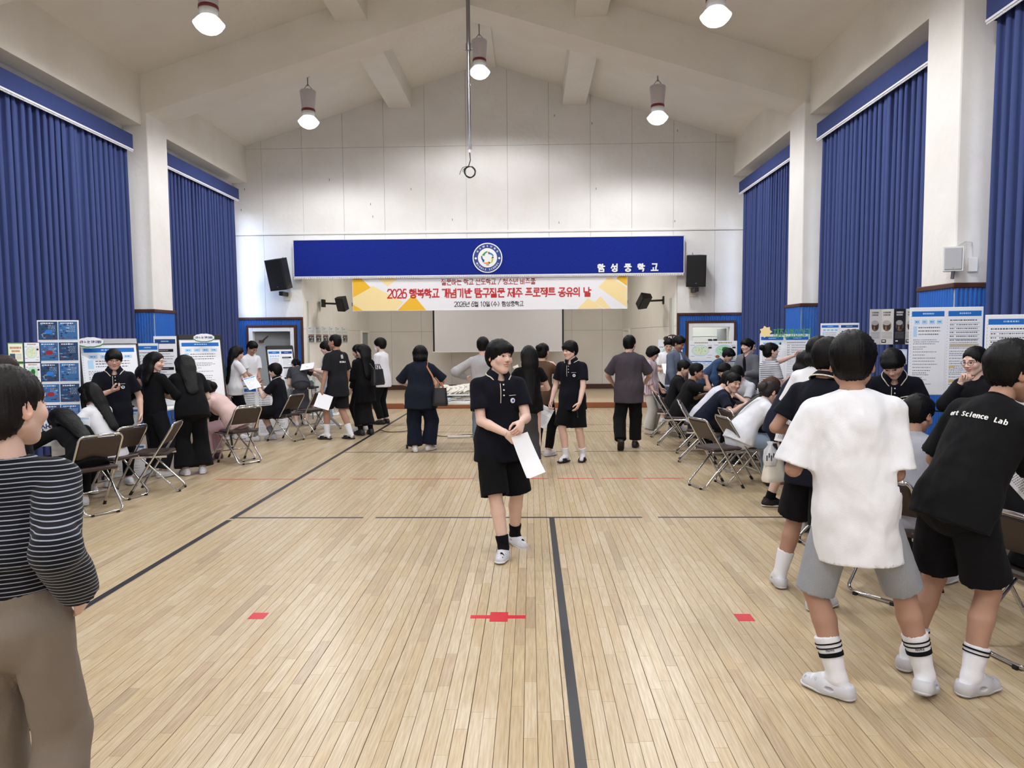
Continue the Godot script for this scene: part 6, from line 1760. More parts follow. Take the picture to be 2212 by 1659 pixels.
# ---------- furniture ----------
func folding_chair() -> Node3D:
	var o := thing("folding_chair", "", "chair", Vector3.ZERO, 0.0, "chrome folding chairs with brown vinyl pads")
	var mb := MB.new()
	var pts := []
	var L := func(s: float) -> Array: return [Vector3(s * 0.205, 0.02, 0.21), Vector3(s * 0.205, 0.44, -0.05), Vector3(s * 0.205, 0.74, -0.235)]
	pts.append_array(L.call(-1.0))
	for k in 5: pts.append(Vector3(-0.205 + 0.05 - 0.05 * cos(PI / 2 * (k + 1) / 5.0), 0.74 + 0.05 * sin(PI / 2 * (k + 1) / 5.0), -0.235 - 0.028 * (k + 1) / 5.0))
	var other := pts.duplicate(); other.reverse()
	for p in other: pts.append(Vector3(-p.x, p.y, p.z))
	mb.path(pts, 0.0125, 8)
	part("back_frame", mb.done(), M.chrome, o)
	mb = MB.new()
	pts = [Vector3(-0.18, 0.44, 0.13), Vector3(-0.18, 0.05, -0.24)]
	for k in 4: pts.append(Vector3(-0.18 + 0.05 - 0.05 * cos(PI / 2 * (k + 1) / 4.0), 0.05 - 0.034 * sin(PI / 2 * (k + 1) / 4.0), -0.24 - 0.025 * (k + 1) / 4.0))
	other = pts.duplicate(); other.reverse()
	for p in other: pts.append(Vector3(-p.x, p.y, p.z))
	mb.path(pts, 0.0115, 8)
	part("rear_leg_frame", mb.done(), M.chrome, o)
	mb = MB.new(); mb.tube(Vector3(-0.2, 0.17, 0.118), Vector3(0.2, 0.17, 0.118), 0.009, 0.009, 8); part("stretcher", mb.done(), M.chrome, o)
	mb = MB.new(); mb.rbox(Vector3(-0.19, 0.425, -0.17), Vector3(0.19, 0.465, 0.2), 0.014); part("seat", mb.done(), M.vinyl, o)
	for s in [-1, 1]:
		mb = MB.new(); mb.rbox(Vector3(s * 0.187 - 0.008, 0.405, -0.17), Vector3(s * 0.187 + 0.008, 0.43, 0.19), 0.004); part("seat_rail", mb.done(), M.chrome, o)
	mb = MB.new()
	var T := Transform3D(Basis(Vector3.RIGHT, deg_to_rad(-31.0)), Vector3(0, 0.55, -0.117))
	mb.rbox(Vector3(-0.192, 0.0, -0.012), Vector3(0.192, 0.255, 0.014), 0.011, T); part("backrest", mb.done(), M.vinyl, o)
	for s in [-1, 1]:
		mb = MB.new(); mb.tube(Vector3(s * 0.205, 0.0, 0.222), Vector3(s * 0.205, 0.045, 0.195), 0.017, 0.015, 8); part("rubber_foot", mb.done(), M.black, o)
		mb = MB.new(); mb.box(Vector3(s * 0.12 - 0.012, 0.0, -0.285), Vector3(s * 0.12 + 0.012, 0.022, -0.25)); part("rubber_clip", mb.done(), M.black, o)
		mb = MB.new(); mb.tube(Vector3(s * 0.193, 0.44, -0.045), Vector3(s * 0.19, 0.33, 0.03), 0.007, 0.007, 6); part("fold_link", mb.done(), M.chrome, o)
	return o
var chair0: Node3D
var chair_used := false
func chair(label: String, x: float, z: float, yaw: float):
	var o := chair0
	if chair_used: o = dup(chair0, Vector3(x, 0, z), deg_to_rad(yaw), label)
	else:
		o.position = Vector3(x, 0, z); o.rotation.y = deg_to_rad(yaw); o.set_meta("label", label); chair_used = true
func table(label: String, x0: float, x1: float, z0: float, z1: float, y: float, m: Material, cloth_m: Material = null, clabel := ""):
	var o := thing("folding_table", label, "table", Vector3((x0 + x1) / 2, 0, (z0 + z1) / 2))
	var w := (x1 - x0) / 2; var d := (z1 - z0) / 2
	var mb := MB.new(); mb.rbox(Vector3(-w, y - 0.045, -d), Vector3(w, y, d), 0.012); part("tabletop", mb.done(), m, o)
	for sx in [-1, 1]:
		for sz in [-1, 1]:
			var along := w > d
			var a := Vector3(sx * (w - 0.12), y - 0.045, sz * (d - 0.08)) if along else Vector3(sx * (w - 0.08), y - 0.045, sz * (d - 0.12))
			var b := Vector3(sx * (w - 0.03), 0.03, sz * (d - 0.06)) if along else Vector3(sx * (w - 0.06), 0.03, sz * (d - 0.03))
			mb = MB.new(); mb.path([a, a.lerp(b, 0.3) , b], 0.014, 8); part("leg", mb.done(), M.steel, o)
			mb = MB.new(); mb.tube(b - Vector3(0, 0.03, 0), b + Vector3(0, 0.03, 0), 0.018, 0.016, 8); part("rubber_foot", mb.done(), M.black, o)
	for s in [-1, 1]:
		mb = MB.new()
		if w > d: mb.tube(Vector3(s * (w - 0.09), y - 0.3, -d + 0.08), Vector3(s * (w - 0.09), y - 0.3, d - 0.08), 0.01, 0.01, 6)
		else: mb.tube(Vector3(-w + 0.08, y - 0.3, s * (d - 0.09)), Vector3(w - 0.08, y - 0.3, s * (d - 0.09)), 0.01, 0.01, 6)
		part("cross_bar", mb.done(), M.steel, o)
	if cloth_m:
		var t := thing("tablecloth", clabel, "tablecloth", Vector3((x0 + x1) / 2, 0, (z0 + z1) / 2))
		mb = MB.new()
		mb.box(Vector3(-w - 0.012, y + 0.001, -d - 0.012), Vector3(w + 0.012, y + 0.005, d + 0.012))
		mb.box(Vector3(-w - 0.016, y - 0.32, -d - 0.012), Vector3(-w - 0.01, y + 0.004, d + 0.012)); mb.box(Vector3(w + 0.01, y - 0.32, -d - 0.012), Vector3(w + 0.016, y + 0.004, d + 0.012))
		mb.box(Vector3(-w - 0.012, y - 0.32, d + 0.01), Vector3(w + 0.012, y + 0.004, d + 0.016)); mb.box(Vector3(-w - 0.012, y - 0.32, -d - 0.016), Vector3(w + 0.012, y + 0.004, -d - 0.01))
		part("cloth", mb.done(), cloth_m, t)
func held_paper(label: String, at: Vector3, b: Basis, w := 0.21, h := 0.297, curl := 0.0, kind := "lines", leaves := 1):
	var o := thing("paper_sheet", label, "paper", at)
	o.basis = b
	for i in leaves:
		var p := part("sheet", sheet_mesh(w, h, curl * (1.0 + 0.15 * i)), page(kind) if i == 0 else M.paper, o); p.position = Vector3(0.004 * i, -0.003 * i, -0.003 * i); p.rotation.z = 0.02 * i
func pen(label: String, at: Vector3, d: Vector3, m: Material):
	var o := thing("pen", label, "pen", at)
	var mb := MB.new(); mb.tube(-d * 0.07, d * 0.055, 0.004, 0.004, 8); part("barrel", mb.done(), m, o)
	mb = MB.new(); mb.tube(d * 0.055, d * 0.072, 0.004, 0.001, 8); part("tip", mb.done(), M.steel, o)
func bag(label: String, at: Vector3, yaw: float, w: float, h: float, d: float, m: Material, strap: Array, sm: Material, called := "shoulder_bag"):
	var o := thing(called, label, "bag", at, deg_to_rad(yaw))
	var inv := Transform3D(Basis(Vector3.UP, deg_to_rad(yaw)), at).affine_inverse()
	var mb := MB.new(); mb.sm(1)
	var pr := []
	for j in 9:
		var v := j / 8.0
		var row := []
		var k := 1.0 - 0.22 * v; var kd := (1.0 - 0.5 * v) * (0.82 if j == 0 else 1.0); if j == 0: k = 0.9
		for i in 16:
			var a := TAU * i / 16.0
			var cx := signf(cos(a)) * pow(absf(cos(a)), 0.5); var cz := signf(sin(a)) * pow(absf(sin(a)), 0.5)
			row.append(Vector3(cx * w / 2 * k, h * v, cz * d / 2 * kd))
		if j > 0:
			for i in 16: mb.quad(pr[(i + 1) % 16], pr[i], row[i], row[(i + 1) % 16])
		pr = row
	mb.sm(-1)
	for i in range(1, 15): mb.tri(pr[0], pr[i + 1], pr[i])
	part("bag_body", mb.done(), m, o)
	var pts := []
	for p in strap: pts.append(inv * p)
	mb = MB.new(); mb.path(pts, 0.013, 6, true, 0.35, Vector3(0, 0, 1)); part("strap", mb.done(), sm, o)
	mb = MB.new()
	for s in [-1, 1]: mb.path([Vector3(-w * 0.25, h * 0.95, s * d * 0.2), Vector3(-w * 0.12, h * 1.3, s * d * 0.1), Vector3(w * 0.12, h * 1.3, s * d * 0.1), Vector3(w * 0.25, h * 0.95, s * d * 0.2)], 0.007, 6)
	part("handle", mb.done(), sm, o)
func speaker(called: String, label: String, at: Vector3, b: Basis, w: float, h: float, d: float, m: Material, g: Material, group := ""):
	var o := thing(called, label, "speaker", at, 0.0, group); o.basis = b
	var pl := PackedVector2Array([Vector2(-w / 2, 0), Vector2(w / 2, 0), Vector2(w * 0.32, -d), Vector2(-w * 0.32, -d)])
	var mb := MB.new(); mb.prism(pl, -h / 2, h / 2, Transform3D(Basis(Vector3(1, 0, 0), Vector3(0, 0, 1), Vector3(0, 1, 0)), Vector3.ZERO)); part("cabinet", mb.done(), m, o)
	mb = MB.new(); mb.rbox(Vector3(-w / 2 + 0.012, -h / 2 + 0.012, -0.004), Vector3(w / 2 - 0.012, h / 2 - 0.012, 0.012), 0.008); part("grille", mb.done(), g, o)
	mb = MB.new(); mb.rbox(Vector3(-0.014 * w / 0.45, -h * 0.4, 0.01), Vector3(0.014 * w / 0.45, -h * 0.375, 0.016), 0.002); part("maker_plate", mb.done(), M.steel, o)

func logo_text(o: Node3D, text: String, r: float, a0: float, a1: float, flip: bool, z: float):
	var f := SystemFont.new(); f.font_names = PackedStringArray(["Droid Sans"]); f.font_weight = 700
	for i in text.length():
		if text[i] == " ": continue
		var a := lerpf(a0, a1, i / maxf(text.length() - 1, 1))
		var tm := TextMesh.new(); tm.text = text[i]; tm.font = f; tm.font_size = 32; tm.pixel_size = 0.0019; tm.depth = 0.004
		var n := part("letter", tm, M.white, o)
		n.position = Vector3(sin(a) * r, cos(a) * r, z)
		n.rotation.z = -a + (PI if flip else 0.0)
func latin(text: String, size: float, depth := 0.002, weight := 700) -> TextMesh:
	var f := SystemFont.new(); f.font_names = PackedStringArray(["Droid Sans"]); f.font_weight = weight
	var tm := TextMesh.new(); tm.text = text; tm.font = f; tm.font_size = 32; tm.pixel_size = size / 32.0; tm.depth = depth
	return tm

func build_things():
	M.sign_green = mat(c8(70, 150, 84), 0.6); M.navy_print = mat(c8(34, 44, 92), 0.6); M.red_print = mat(c8(190, 36, 40), 0.6); M.plum_print = mat(c8(150, 48, 58), 0.6); M.ink_print = mat(c8(58, 52, 66), 0.6)
	M.gold = mat(c8(240, 186, 40), 0.6); M.gold_pale = mat(c8(246, 222, 160), 0.6); M.banner = mat(c8(236, 235, 238), 0.6)
	M.navy_board = mat(c8(30, 44, 96), 0.8); M.navy_cloth = fabric(c8(28, 32, 58)); M.leather = mat(c8(22, 22, 26), 0.4); M.tan_leather = mat(c8(176, 112, 80), 0.5); M.cream_leather = mat(c8(222, 216, 202), 0.45)
	M.black_cloth = fabric(c8(20, 20, 24)); M.cable = mat(c8(20, 20, 22), 0.5); M.white_cable = mat(c8(225, 225, 222), 0.5)
	stage_front()
	seats()
	boards()
	hand_items()
	small_fittings()

func stage_front():
	for x in [-3.4, 1.3]:
		var sl := thing("stage_lamp", "long flat ceiling lamp over the %s half of the stage" % ("left" if x < 0 else "right"), "lamp", Vector3(x, 4.24, -19.3), 0.0, "ceiling lamps over the stage")
		var lb := MB.new(); lb.rbox(Vector3(-0.65, 0, -0.16), Vector3(0.65, 0.06, 0.16), 0.01); part("lamp_housing", lb.done(), M.white, sl)
		lb = MB.new(); lb.box(Vector3(-0.62, -0.008, -0.13), Vector3(0.62, 0.0, 0.13)); part("diffuser", lb.done(), M.lamp_soft, sl)
		var al := AreaLight3D.new(); al.name = "light"; al.position = Vector3(0, -0.02, 0); al.rotation.x = -PI / 2
		al.area_size = Vector2(1.24, 0.26); al.light_energy = STAGE_LAMP; al.light_color = Color(1.0, 0.98, 0.94); al.area_attenuation = 2.0; al.area_range = 30.0; al.shadow_enabled = true
		sl.add_child(al)
	var o := thing("stage_pelmet", "wide blue pelmet with round school crest above the stage opening", "pelmet", Vector3(-1.035, 3.24, -17.3))
	var mb := MB.new(); mb.rbox(Vector3(-4.72, 0.03, -0.19), Vector3(4.72, 0.9, 0.0), 0.012); part("cloth_panel", mb.done(), M.pelmet, o)
	mb = MB.new()
	mb.box(Vector3(-4.73, 0.0, -0.19), Vector3(4.73, 0.03, 0.006)); mb.box(Vector3(-4.73, 0.9, -0.19), Vector3(4.73, 0.915, 0.006)); mb.box(Vector3(-4.735, 0.0, -0.19), Vector3(-4.72, 0.915, 0.006)); mb.box(Vector3(4.72, 0.0, -0.19), Vector3(4.735, 0.915, 0.006))
	for i in 210: mb.box(Vector3(-4.72 + i * 0.045, -0.035, -0.004), Vector3(-4.72 + i * 0.045 + 0.03, 0.0, 0.004))
	part("fringe", mb.done(), M.fringe, o)
	var cr := thing("school_crest", "round white and blue school crest in the middle of the blue pelmet", "emblem", Vector3(-1.03, 3.67, -17.295))
	mb = MB.new(); mb.tube(Vector3(0, 0, 0), Vector3(0, 0, 0.012), 0.36, 0.36, 48); part("white_disc", mb.done(), M.white, cr)
	mb = MB.new(); mb.tube(Vector3(0, 0, 0.004), Vector3(0, 0, 0.015), 0.335, 0.335, 48); part("blue_ring", mb.done(), M.crest_blue, cr)
	mb = MB.new(); mb.tube(Vector3(0, 0, 0.006), Vector3(0, 0, 0.018), 0.232, 0.232, 48); part("white_centre", mb.done(), M.white, cr)
	logo_text(cr, "HAMSUNG", 0.284, -1.0, 1.0, false, 0.017)
	logo_text(cr, "MIDDLE SCHOOL", 0.284, PI + 1.08, PI - 1.08, true, 0.017)
	for s in [-1, 1]:
		mb = MB.new(); mb.tube(Vector3(s * 0.284, -0.01, 0.014), Vector3(s * 0.284, -0.01, 0.018), 0.026, 0.026, 14); part("ring_dot", mb.done(), M.white, cr)
	var cols := [c8(54, 122, 190), c8(40, 150, 96), c8(34, 84, 160), c8(240, 150, 40), c8(190, 200, 60)]
	for i in 5:
		mb = MB.new()
		var a0 := TAU * i / 5.0 + 0.3
		var pl := PackedVector2Array()
		for k in 9: pl.append(Vector2(cos(a0 + k * 0.13), sin(a0 + k * 0.13)) * (0.16 - 0.003 * k))
		for k in 9: pl.append(Vector2(cos(a0 + (8 - k) * 0.13), sin(a0 + (8 - k) * 0.13)) * (0.085 + 0.006 * k))
		mb.prism(pl, 0.016, 0.021); part("swirl", mb.done(), mat(cols[i], 0.5), cr)
		mb = MB.new(); var c := Vector3(cos(a0 - 0.22), sin(a0 - 0.22), 0) * 0.13; mb.tube(c + Vector3(0, 0, 0.016), c + Vector3(0, 0, 0.021), 0.022, 0.022, 12); part("swirl_dot", mb.done(), mat(cols[(i + 2) % 5], 0.5), cr)
	var yr := part("letter", latin("1956", 0.036), M.navy_print, cr); yr.position = Vector3(0, -0.17, 0.02)
	var nm := thing("school_name", "white hangul letters of the school name on the blue pelmet", "lettering", Vector3(2.35, 3.40, -17.295))
	var xs := [-0.64, -0.32, 0.0, 0.32, 0.64]
	for i in 5:
		var p := part("letter", lettering("함성중학교"[i], 0.17, 0.032, 0.012), M.white, nm); p.position = Vector3(xs[i], 0, 0)
	# banner tied across the opening under the pelmet
	var b := thing("banner", "long white banner with yellow squares and red hangul hung across the stage", "banner", Vector3(-1.0, 2.83, -17.36))
	mb = MB.new(); mb.box(Vector3(-3.35, -0.41, -0.004), Vector3(3.35, 0.41, 0.0)); part("banner_cloth", mb.done(), M.banner, b)
	var shapes := [[[-3.34, 0.4, -3.34, -0.08, -2.9, 0.16, -3.14, 0.4], "g", 1.0], [[-3.34, -0.08, -3.34, -0.32, -3.1, -0.4, -2.3, -0.4, -2.1, -0.2, -2.85, 0.2], "p", 0.0], [[-2.75, 0.4, -2.2, 0.4, -2.48, 0.18], "p", 0.0], [[-2.25, -0.4, -1.86, -0.02, -1.55, -0.4], "g", 0.0], [[-3.34, -0.25, -3.34, -0.4, -3.1, -0.4], "g", 2.0],
		[[3.34, 0.4, 3.34, 0.14, 3.08, 0.32, 3.16, 0.4], "g", 1.0], [[3.34, 0.1, 3.34, -0.38, 2.65, 0.12, 2.9, 0.38, 3.05, 0.3], "p", 0.0], [[2.15, -0.4, 2.4, -0.14, 2.75, -0.4], "p", 0.0], [[2.7, -0.1, 2.95, -0.4, 2.8, -0.4, 2.55, -0.25], "p", 0.0]]
	for s in shapes:
		var pl := PackedVector2Array()
		for i in range(0, s[0].size(), 2): pl.append(Vector2(s[0][i], s[0][i + 1]))
		mb = MB.new(); mb.prism(pl, 0.0, 0.0015 + 0.0008 * s[2]); part("yellow_shape", mb.done(), M.gold if s[1] == "g" else M.gold_pale, b)
	for q in [["질문하는 학교 선도학교 / 청소년 비즈쿨", 0.135, 0.016, 0.275, M.plum_print, -0.02, 0.0], ["2026 행복학교 개념기반 탐구질문 제주 프로젝트 공유의 날", 0.205, 0.031, 0.005, M.red_print, -0.01, 0.0], ["2026년 6월 10일(수) 함성중학교", 0.115, 0.014, -0.265, M.ink_print, -0.01, 0.0]]:
		var lm := lettering(q[0], q[1], q[2], 0.003, 0.1, 0.32, 0.86)
		var p := part("lettering", lm, q[4], b); p.position = Vector3(q[5], q[3], 0.0)
		var want: float = {0.135: 2.3, 0.205: 4.98, 0.115: 1.7}[q[1]]
		p.scale = Vector3(want / lm.get_aabb().size.x, 1, 1)
	for s in [-1, 1]:
		mb = MB.new(); mb.rbox(Vector3(s * 3.36 - 0.015, -0.29, -0.01), Vector3(s * 3.36 + 0.015, -0.2, 0.012), 0.003); part("clip", mb.done(), M.steel, b)
		mb = MB.new(); mb.tube(Vector3(s * 3.3, 0.4, -0.01), Vector3(s * 3.3, 0.55, -0.03), 0.004, 0.004, 5); part("tie_cord", mb.done(), M.white_cable, b)
	# roll-down screen at the back of the stage
	var sc := thing("projection_screen", "white roll-down projection screen with black side borders on the stage", "screen", Vector3(-0.98, 1.32, -21.5))
	mb = MB.new(); mb.box(Vector3(-1.93, 0.02, -0.003), Vector3(1.93, 2.6, 0.003)); part("screen_cloth", mb.done(), M.screen, sc)
	mb = MB.new()
	for s in [-1, 1]: mb.box(Vector3(s * 1.955 - 0.025, 0.02, -0.0035), Vector3(s * 1.955 + 0.025, 2.6, 0.0035))
	part("black_border", mb.done(), M.black, sc)
	mb = MB.new(); mb.tube(Vector3(-2.0, 0.01, 0), Vector3(2.0, 0.01, 0), 0.018, 0.018, 10); part("bottom_bar", mb.done(), M.white, sc)
	mb = MB.new(); mb.rbox(Vector3(-2.05, 2.6, -0.07), Vector3(2.05, 2.75, 0.07), 0.02); part("roller_case", mb.done(), M.white, sc)
	mb = MB.new()
	for s in [-1, 1]: mb.tube(Vector3(s * 1.8, 2.74, 0), Vector3(s * 1.8, 2.99, 0), 0.01, 0.01, 6)
	part("hanger", mb.done(), M.steel, sc)
	# wall speakers
	speaker("loudspeaker", "large black loudspeaker on the wall left of the blue pelmet", Vector3(-6.1, 3.28, -16.98), Basis(Vector3.UP, deg_to_rad(-14.0)) * Basis(Vector3.RIGHT, deg_to_rad(12.0)) * Basis(Vector3.BACK, deg_to_rad(4.0)), 0.46, 0.74, 0.38, M.black, M.black_grille, "black wall speakers by the stage")
	speaker("loudspeaker", "large black loudspeaker on the wall right of the blue pelmet", Vector3(3.93, 3.28, -17.05), Basis(Vector3.UP, deg_to_rad(-6.0)) * Basis(Vector3.RIGHT, deg_to_rad(8.0)), 0.46, 0.74, 0.38, M.black, M.black_grille, "black wall speakers by the stage")
	for s in [[-6.02, "left"], [3.95, "right"]]:
		var br := thing("speaker_bracket", "wall bracket under the large %s loudspeaker beside the stage" % s[1], "bracket", Vector3(s[0], 2.8, -17.5))
		mb = MB.new(); mb.rbox(Vector3(-0.09, -0.1, 0), Vector3(0.09, 0.1, 0.03), 0.005); part("back_plate", mb.done(), M.cream, br)
		mb = MB.new(); mb.rbox(Vector3(-0.05, 0.0, 0.02), Vector3(0.05, 0.1, 0.42), 0.008); part("arm", mb.done(), M.black, br)
		mb = MB.new(); mb.path([Vector3(0.0, 0.93, 0.02), Vector3(-0.04, 0.95, 0.12), Vector3(-0.05, 0.86, 0.25)], 0.007, 6); part("safety_wire", mb.done(), M.steel, br)
	speaker("stage_speaker", "small black speaker on the left side wall of the stage", Vector3(-4.83, 2.66, -18.5), Basis(Vector3.UP, deg_to_rad(70.0)) * Basis(Vector3.BACK, deg_to_rad(22.0)), 0.22, 0.36, 0.24, M.black, M.black_grille, "small black speakers inside the stage")
	speaker("stage_speaker", "small black speaker on the right side wall of the stage", Vector3(2.82, 2.66, -18.5), Basis(Vector3.UP, deg_to_rad(-70.0)) * Basis(Vector3.BACK, deg_to_rad(-48.0)), 0.22, 0.4, 0.26, M.black, M.black_grille, "small black speakers inside the stage")
	for s in [[-5.42, -5.0, "left"], [3.45, 3.0, "right"]]:
		var br := thing("wall_bracket", "short black arm holding the small speaker on the %s stage wall" % s[2], "bracket")
		mb = MB.new(); mb.tube(Vector3(s[0] - signf(s[0] + 1.0) * 0.0, 2.68, -18.55), Vector3(s[1], 2.66, -18.52), 0.025, 0.025, 8); part("arm", mb.done(), M.black, br)
		mb = MB.new(); mb.box(Vector3(s[0] - 0.03, 2.58, -18.65), Vector3(s[0] + 0.03, 2.78, -18.45)); part("wall_plate", mb.done(), M.black, br)
	# six posters on the left stage wall
	for i in 6:
		var t := (0.45 + i * 0.47) / 4.95
		var p := board("stage_poster", ["first", "second", "third", "fourth", "fifth", "last"][i] + " narrow poster in the row on the left stage wall, counted from the hall", "poster", Vector3(lerpf(-5.64, -5.1, t) + 0.012, 1.66, lerpf(-17.5, -22.4, t)), 0.4, 0.42, 83.7, 0.0, [["stage"]], M.white, "narrow posters on the left stage wall", 0.0)

func seats():
	chair0 = folding_chair()
	chair("folding chair under the stooping girl in black, nearest on the left", -4.44, -6.98, 235)
	chair("folding chair under the seated girl in white blouse", -4.58, -7.64, 256)
	chair("empty folding chair seen sideways beside the woman in black jeans", -4.3, -7.95, 282)
	chair("folding chair under the seated woman in pale pink", -4.3, -10.02, 256)
	chair("empty folding chair with brown back, right of the woman in pale pink", -4.12, -9.85, 234)
	chair("folding chair under the boy reading a sheet", -4.22, -12.02, 252)
	chair("empty folding chair just right of the boy reading a sheet", -3.98, -12.75, 244)
	chair("empty folding chair seen edge-on beside the lectern", -3.98, -13.6, 286)
	chair("empty folding chair just in front of the woman in loose white blouse", 2.12, -8.12, 108)
	chair("folding chair under the woman in loose white blouse", 2.46, -8.28, 98)
	chair("folding chair under the boy in navy polo looking at the camera", 2.32, -9.78, 76)
	chair("folding chair under the boy in white tee leaning on the table", 2.44, -10.52, 76)
	chair("folding chair under the boy raising a hand to his mouth", 2.3, -11.32, 78)
	chair("folding chair under the farthest seated boy of the near side", 2.36, -12.28, 78)
	chair("folding chair under the woman with brown tied hair", 2.72, -9.13, 100)
	chair("folding chair half hidden behind the woman carrying the white handbag", 2.5, -5.75, 95)
	chair("folding chair under the seated person in grey-white shirt", 2.42, -4.72, 128)
	chair("folding chair at the bottom right edge under the person in black", 2.7, -3.77, 104)
	chair("folding chair of the seated boy with glasses across the right tables", 3.48, -12.02, 270)
	chair("folding chair of the bowl-cut boy across the right tables", 3.56, -11.4, 270)
	table("white folding table in the middle of the hall under a heap of paper fans", -1.98, -0.62, -11.5, -10.95, 0.735, M.white)
	table("first left table, behind the seated girls", -5.85, -5.25, -8.6, -6.3, 0.72, M.white)
	table("second left table, under the worksheets behind the women in black", -6.0, -5.4, -11.6, -9.9, 0.72, M.white)
	table("right table with black cloth between the seated boys", 2.86, 3.2, -12.7, -9.9, 0.72, M.white, M.black_cloth, "black cloth over the right table between the seated boys")
	table("right table in front of the woman in white blouse", 3.05, 3.6, -9.6, -7.3, 0.72, M.white, M.black_cloth, "black cloth over the right table by the woman in white blouse")
	table("nearest right table beside the boy in black tee", 3.3, 3.85, -6.1, -3.6, 0.72, M.white, M.black_cloth, "black cloth over the nearest right table")

func boards():
	var sh := "printed sheets and posters at the tables"
	board("poster_board", "navy board with four small green and white sheets at the far left", "board", Vector3(-5.34, 1.28, -7.35), 0.3, 0.43, 18, 0, [["green", "map"], ["green", "map2"]], M.navy_board)
	prop("thin black stand behind the board with four small sheets", Vector3(-5.34, 0.72, -7.37), 0.57, 0.05)
	board("poster_board", "tall white strip of eight dark blue pictures standing on the left table", "poster", Vector3(-5.62, 0.73, -8.3), 0.44, 1.24, 16, 2, [["game"], ["game2"], ["game"], ["game2"], ["game"]], M.paper)
	easel("flip chart with white worksheet behind the boy with glasses", Vector3(-5.4, 0, -9.05), 44, 0.66, 1.02, 0.74, 13, [["work"]], -0.24, "내가 느끼는 기후 다양성")
	easel("second flip chart with white worksheet, behind the women in black", Vector3(-5.12, 0, -11.0), 40, 0.62, 1.08, 0.74, 12, [["work"]], 0.02, "내가 느끼는 기후 다양성")
	easel("flip chart with two columns of sheets in front of the left door", Vector3(-5.02, 0, -14.3), 40, 0.52, 0.9, 0.72, 14, [["work", "dark"]])
	board("worksheet_board", "navy board with one worksheet left of the stooping person in black", "board", Vector3(-5.72, 0.73, -10.15), 0.6, 0.96, 20, 0, [["work2", "work2"]], M.navy_board)
	board("worksheet_board", "single white worksheet standing above the heads of the women in black", "poster", Vector3(-5.6, 0.73, -10.75), 0.32, 1.06, 20, 0, [["dark"]], M.paper)
	board("title_board", "white board with a blue title strip lying against the first left table", "board", Vector3(-5.02, 0.62, -7.25), 0.74, 0.3, 8, 6, [["title"]], M.paper)
	var p := thing("title_lettering", "navy hangul title on the low white board at the left edge", "lettering", Vector3(-4.94, 0.82, -7.215), deg_to_rad(8.0))
	part("letters", lettering("성산일출봉 1", 0.075, 0.011, 0.002, 0.08), M.navy_print, p)
	prop("white box propping up the low title board", Vector3(-5.02, 0.0, -7.38), 0.62, 0.2)
	board("front_sheet", "white worksheet with blue heading low in front of the left tables", "poster", Vector3(-5.1, 0.42, -8.72), 0.34, 0.46, 14, 4, [["work"]], M.paper)
	board("front_sheet", "white sheet near the floor under the low worksheet on the left", "poster", Vector3(-5.05, 0.02, -8.68), 0.4, 0.4, 14, 6, [["work3"]], M.paper)
	board("leaning_board", "row of three white worksheets leaning in front of the seated boy on the left", "board", Vector3(-4.78, 0.0, -12.6), 0.78, 0.9, 24, 9, [["work2", "work2", "work2"]], M.paper)
	board("map_board", "white board with two pale hand-drawn island maps in front of the right door", "board", Vector3(3.55, 0.9, -13.9), 0.9, 0.74, -6, 3, [["map", "map2"], ["work", "work2"]], M.paper)
	stand("black easel holding up the board with two island maps", Vector3(3.55, 0.0, -13.98), 1.66)
	board("white_chart", "white chart behind the brown oval sign", "board", Vector3(2.92, 0.95, -14.9), 0.5, 0.72, 0, 4, [["map2"]], M.paper)
	stand("black easel holding up the white chart by the brown oval sign", Vector3(2.92, 0.0, -14.98), 1.6)
	var sg := thing("oval_sign", "brown oval sign with two white hangul letters", "sign", Vector3(2.96, 1.69, -14.925))
	for q in [[0.0, 0.13, 0.085], [-0.13, 0.06, 0.05], [0.13, 0.06, 0.05]]:
		var pl := PackedVector2Array()
		for i in 24: pl.append(Vector2(q[0] + cos(TAU * i / 24) * q[1], sin(TAU * i / 24) * q[2]))
		var mb := MB.new(); mb.prism(pl, -0.004, 0.004); part("brown_card", mb.done(), mat(c8(84, 58, 42), 0.6), sg)
	var lt := part("lettering", lettering("민요", 0.085, 0.015, 0.003, 0.25), M.white, sg); lt.position = Vector3(0, 0, 0.004)
	board("poster_board", "white poster pair with green hangul heading that the woman in stripes points at", "poster", Vector3(4.1, 0.85, -11.6), 0.76, 0.9, -22, 2, [["work", "work2"]], M.paper)
	stand("black easel behind the poster pair with the green heading", Vector3(4.12, 0.0, -11.68), 1.6)
	var gh := thing("green_heading", "cut-out yellow and green paper letters along the top of a poster", "sign", Vector3(4.08, 1.74, -11.5), deg_to_rad(-22.0))
	var star := PackedVector2Array()
	for i in 14: star.append(Vector2(cos(TAU * i / 14), sin(TAU * i / 14)) * (0.1 if i % 2 == 0 else 0.07) + Vector2(-0.3, 0.05))
	var smb := MB.new(); smb.prism(star, -0.003, 0.003); part("yellow_card", smb.done(), M.gold_pale, gh)
	var gl := part("lettering", lettering("제주신화이야기", 0.14, 0.017, 0.006, 0.05), M.sign_green, gh); gl.position = Vector3(0.1, 0.02, 0.004); gl.scale = Vector3(0.6, 1, 1)
	board("poster_board", "pair of white sheets with blue headings against the right curtain", "poster", Vector3(4.55, 1.3, -10.6), 0.52, 0.6, -18, 0, [["work", "dark"]], M.paper)
	prop("thin black stand under the pair of sheets by the right curtain", Vector3(4.55, 0.0, -10.63), 1.3, 0.05)
	var br := thing("brochure_fold", "folded strip of four grey and black brochures in front of the right curtain", "poster", Vector3(4.52, 1.6, -9.0), deg_to_rad(-14.0))
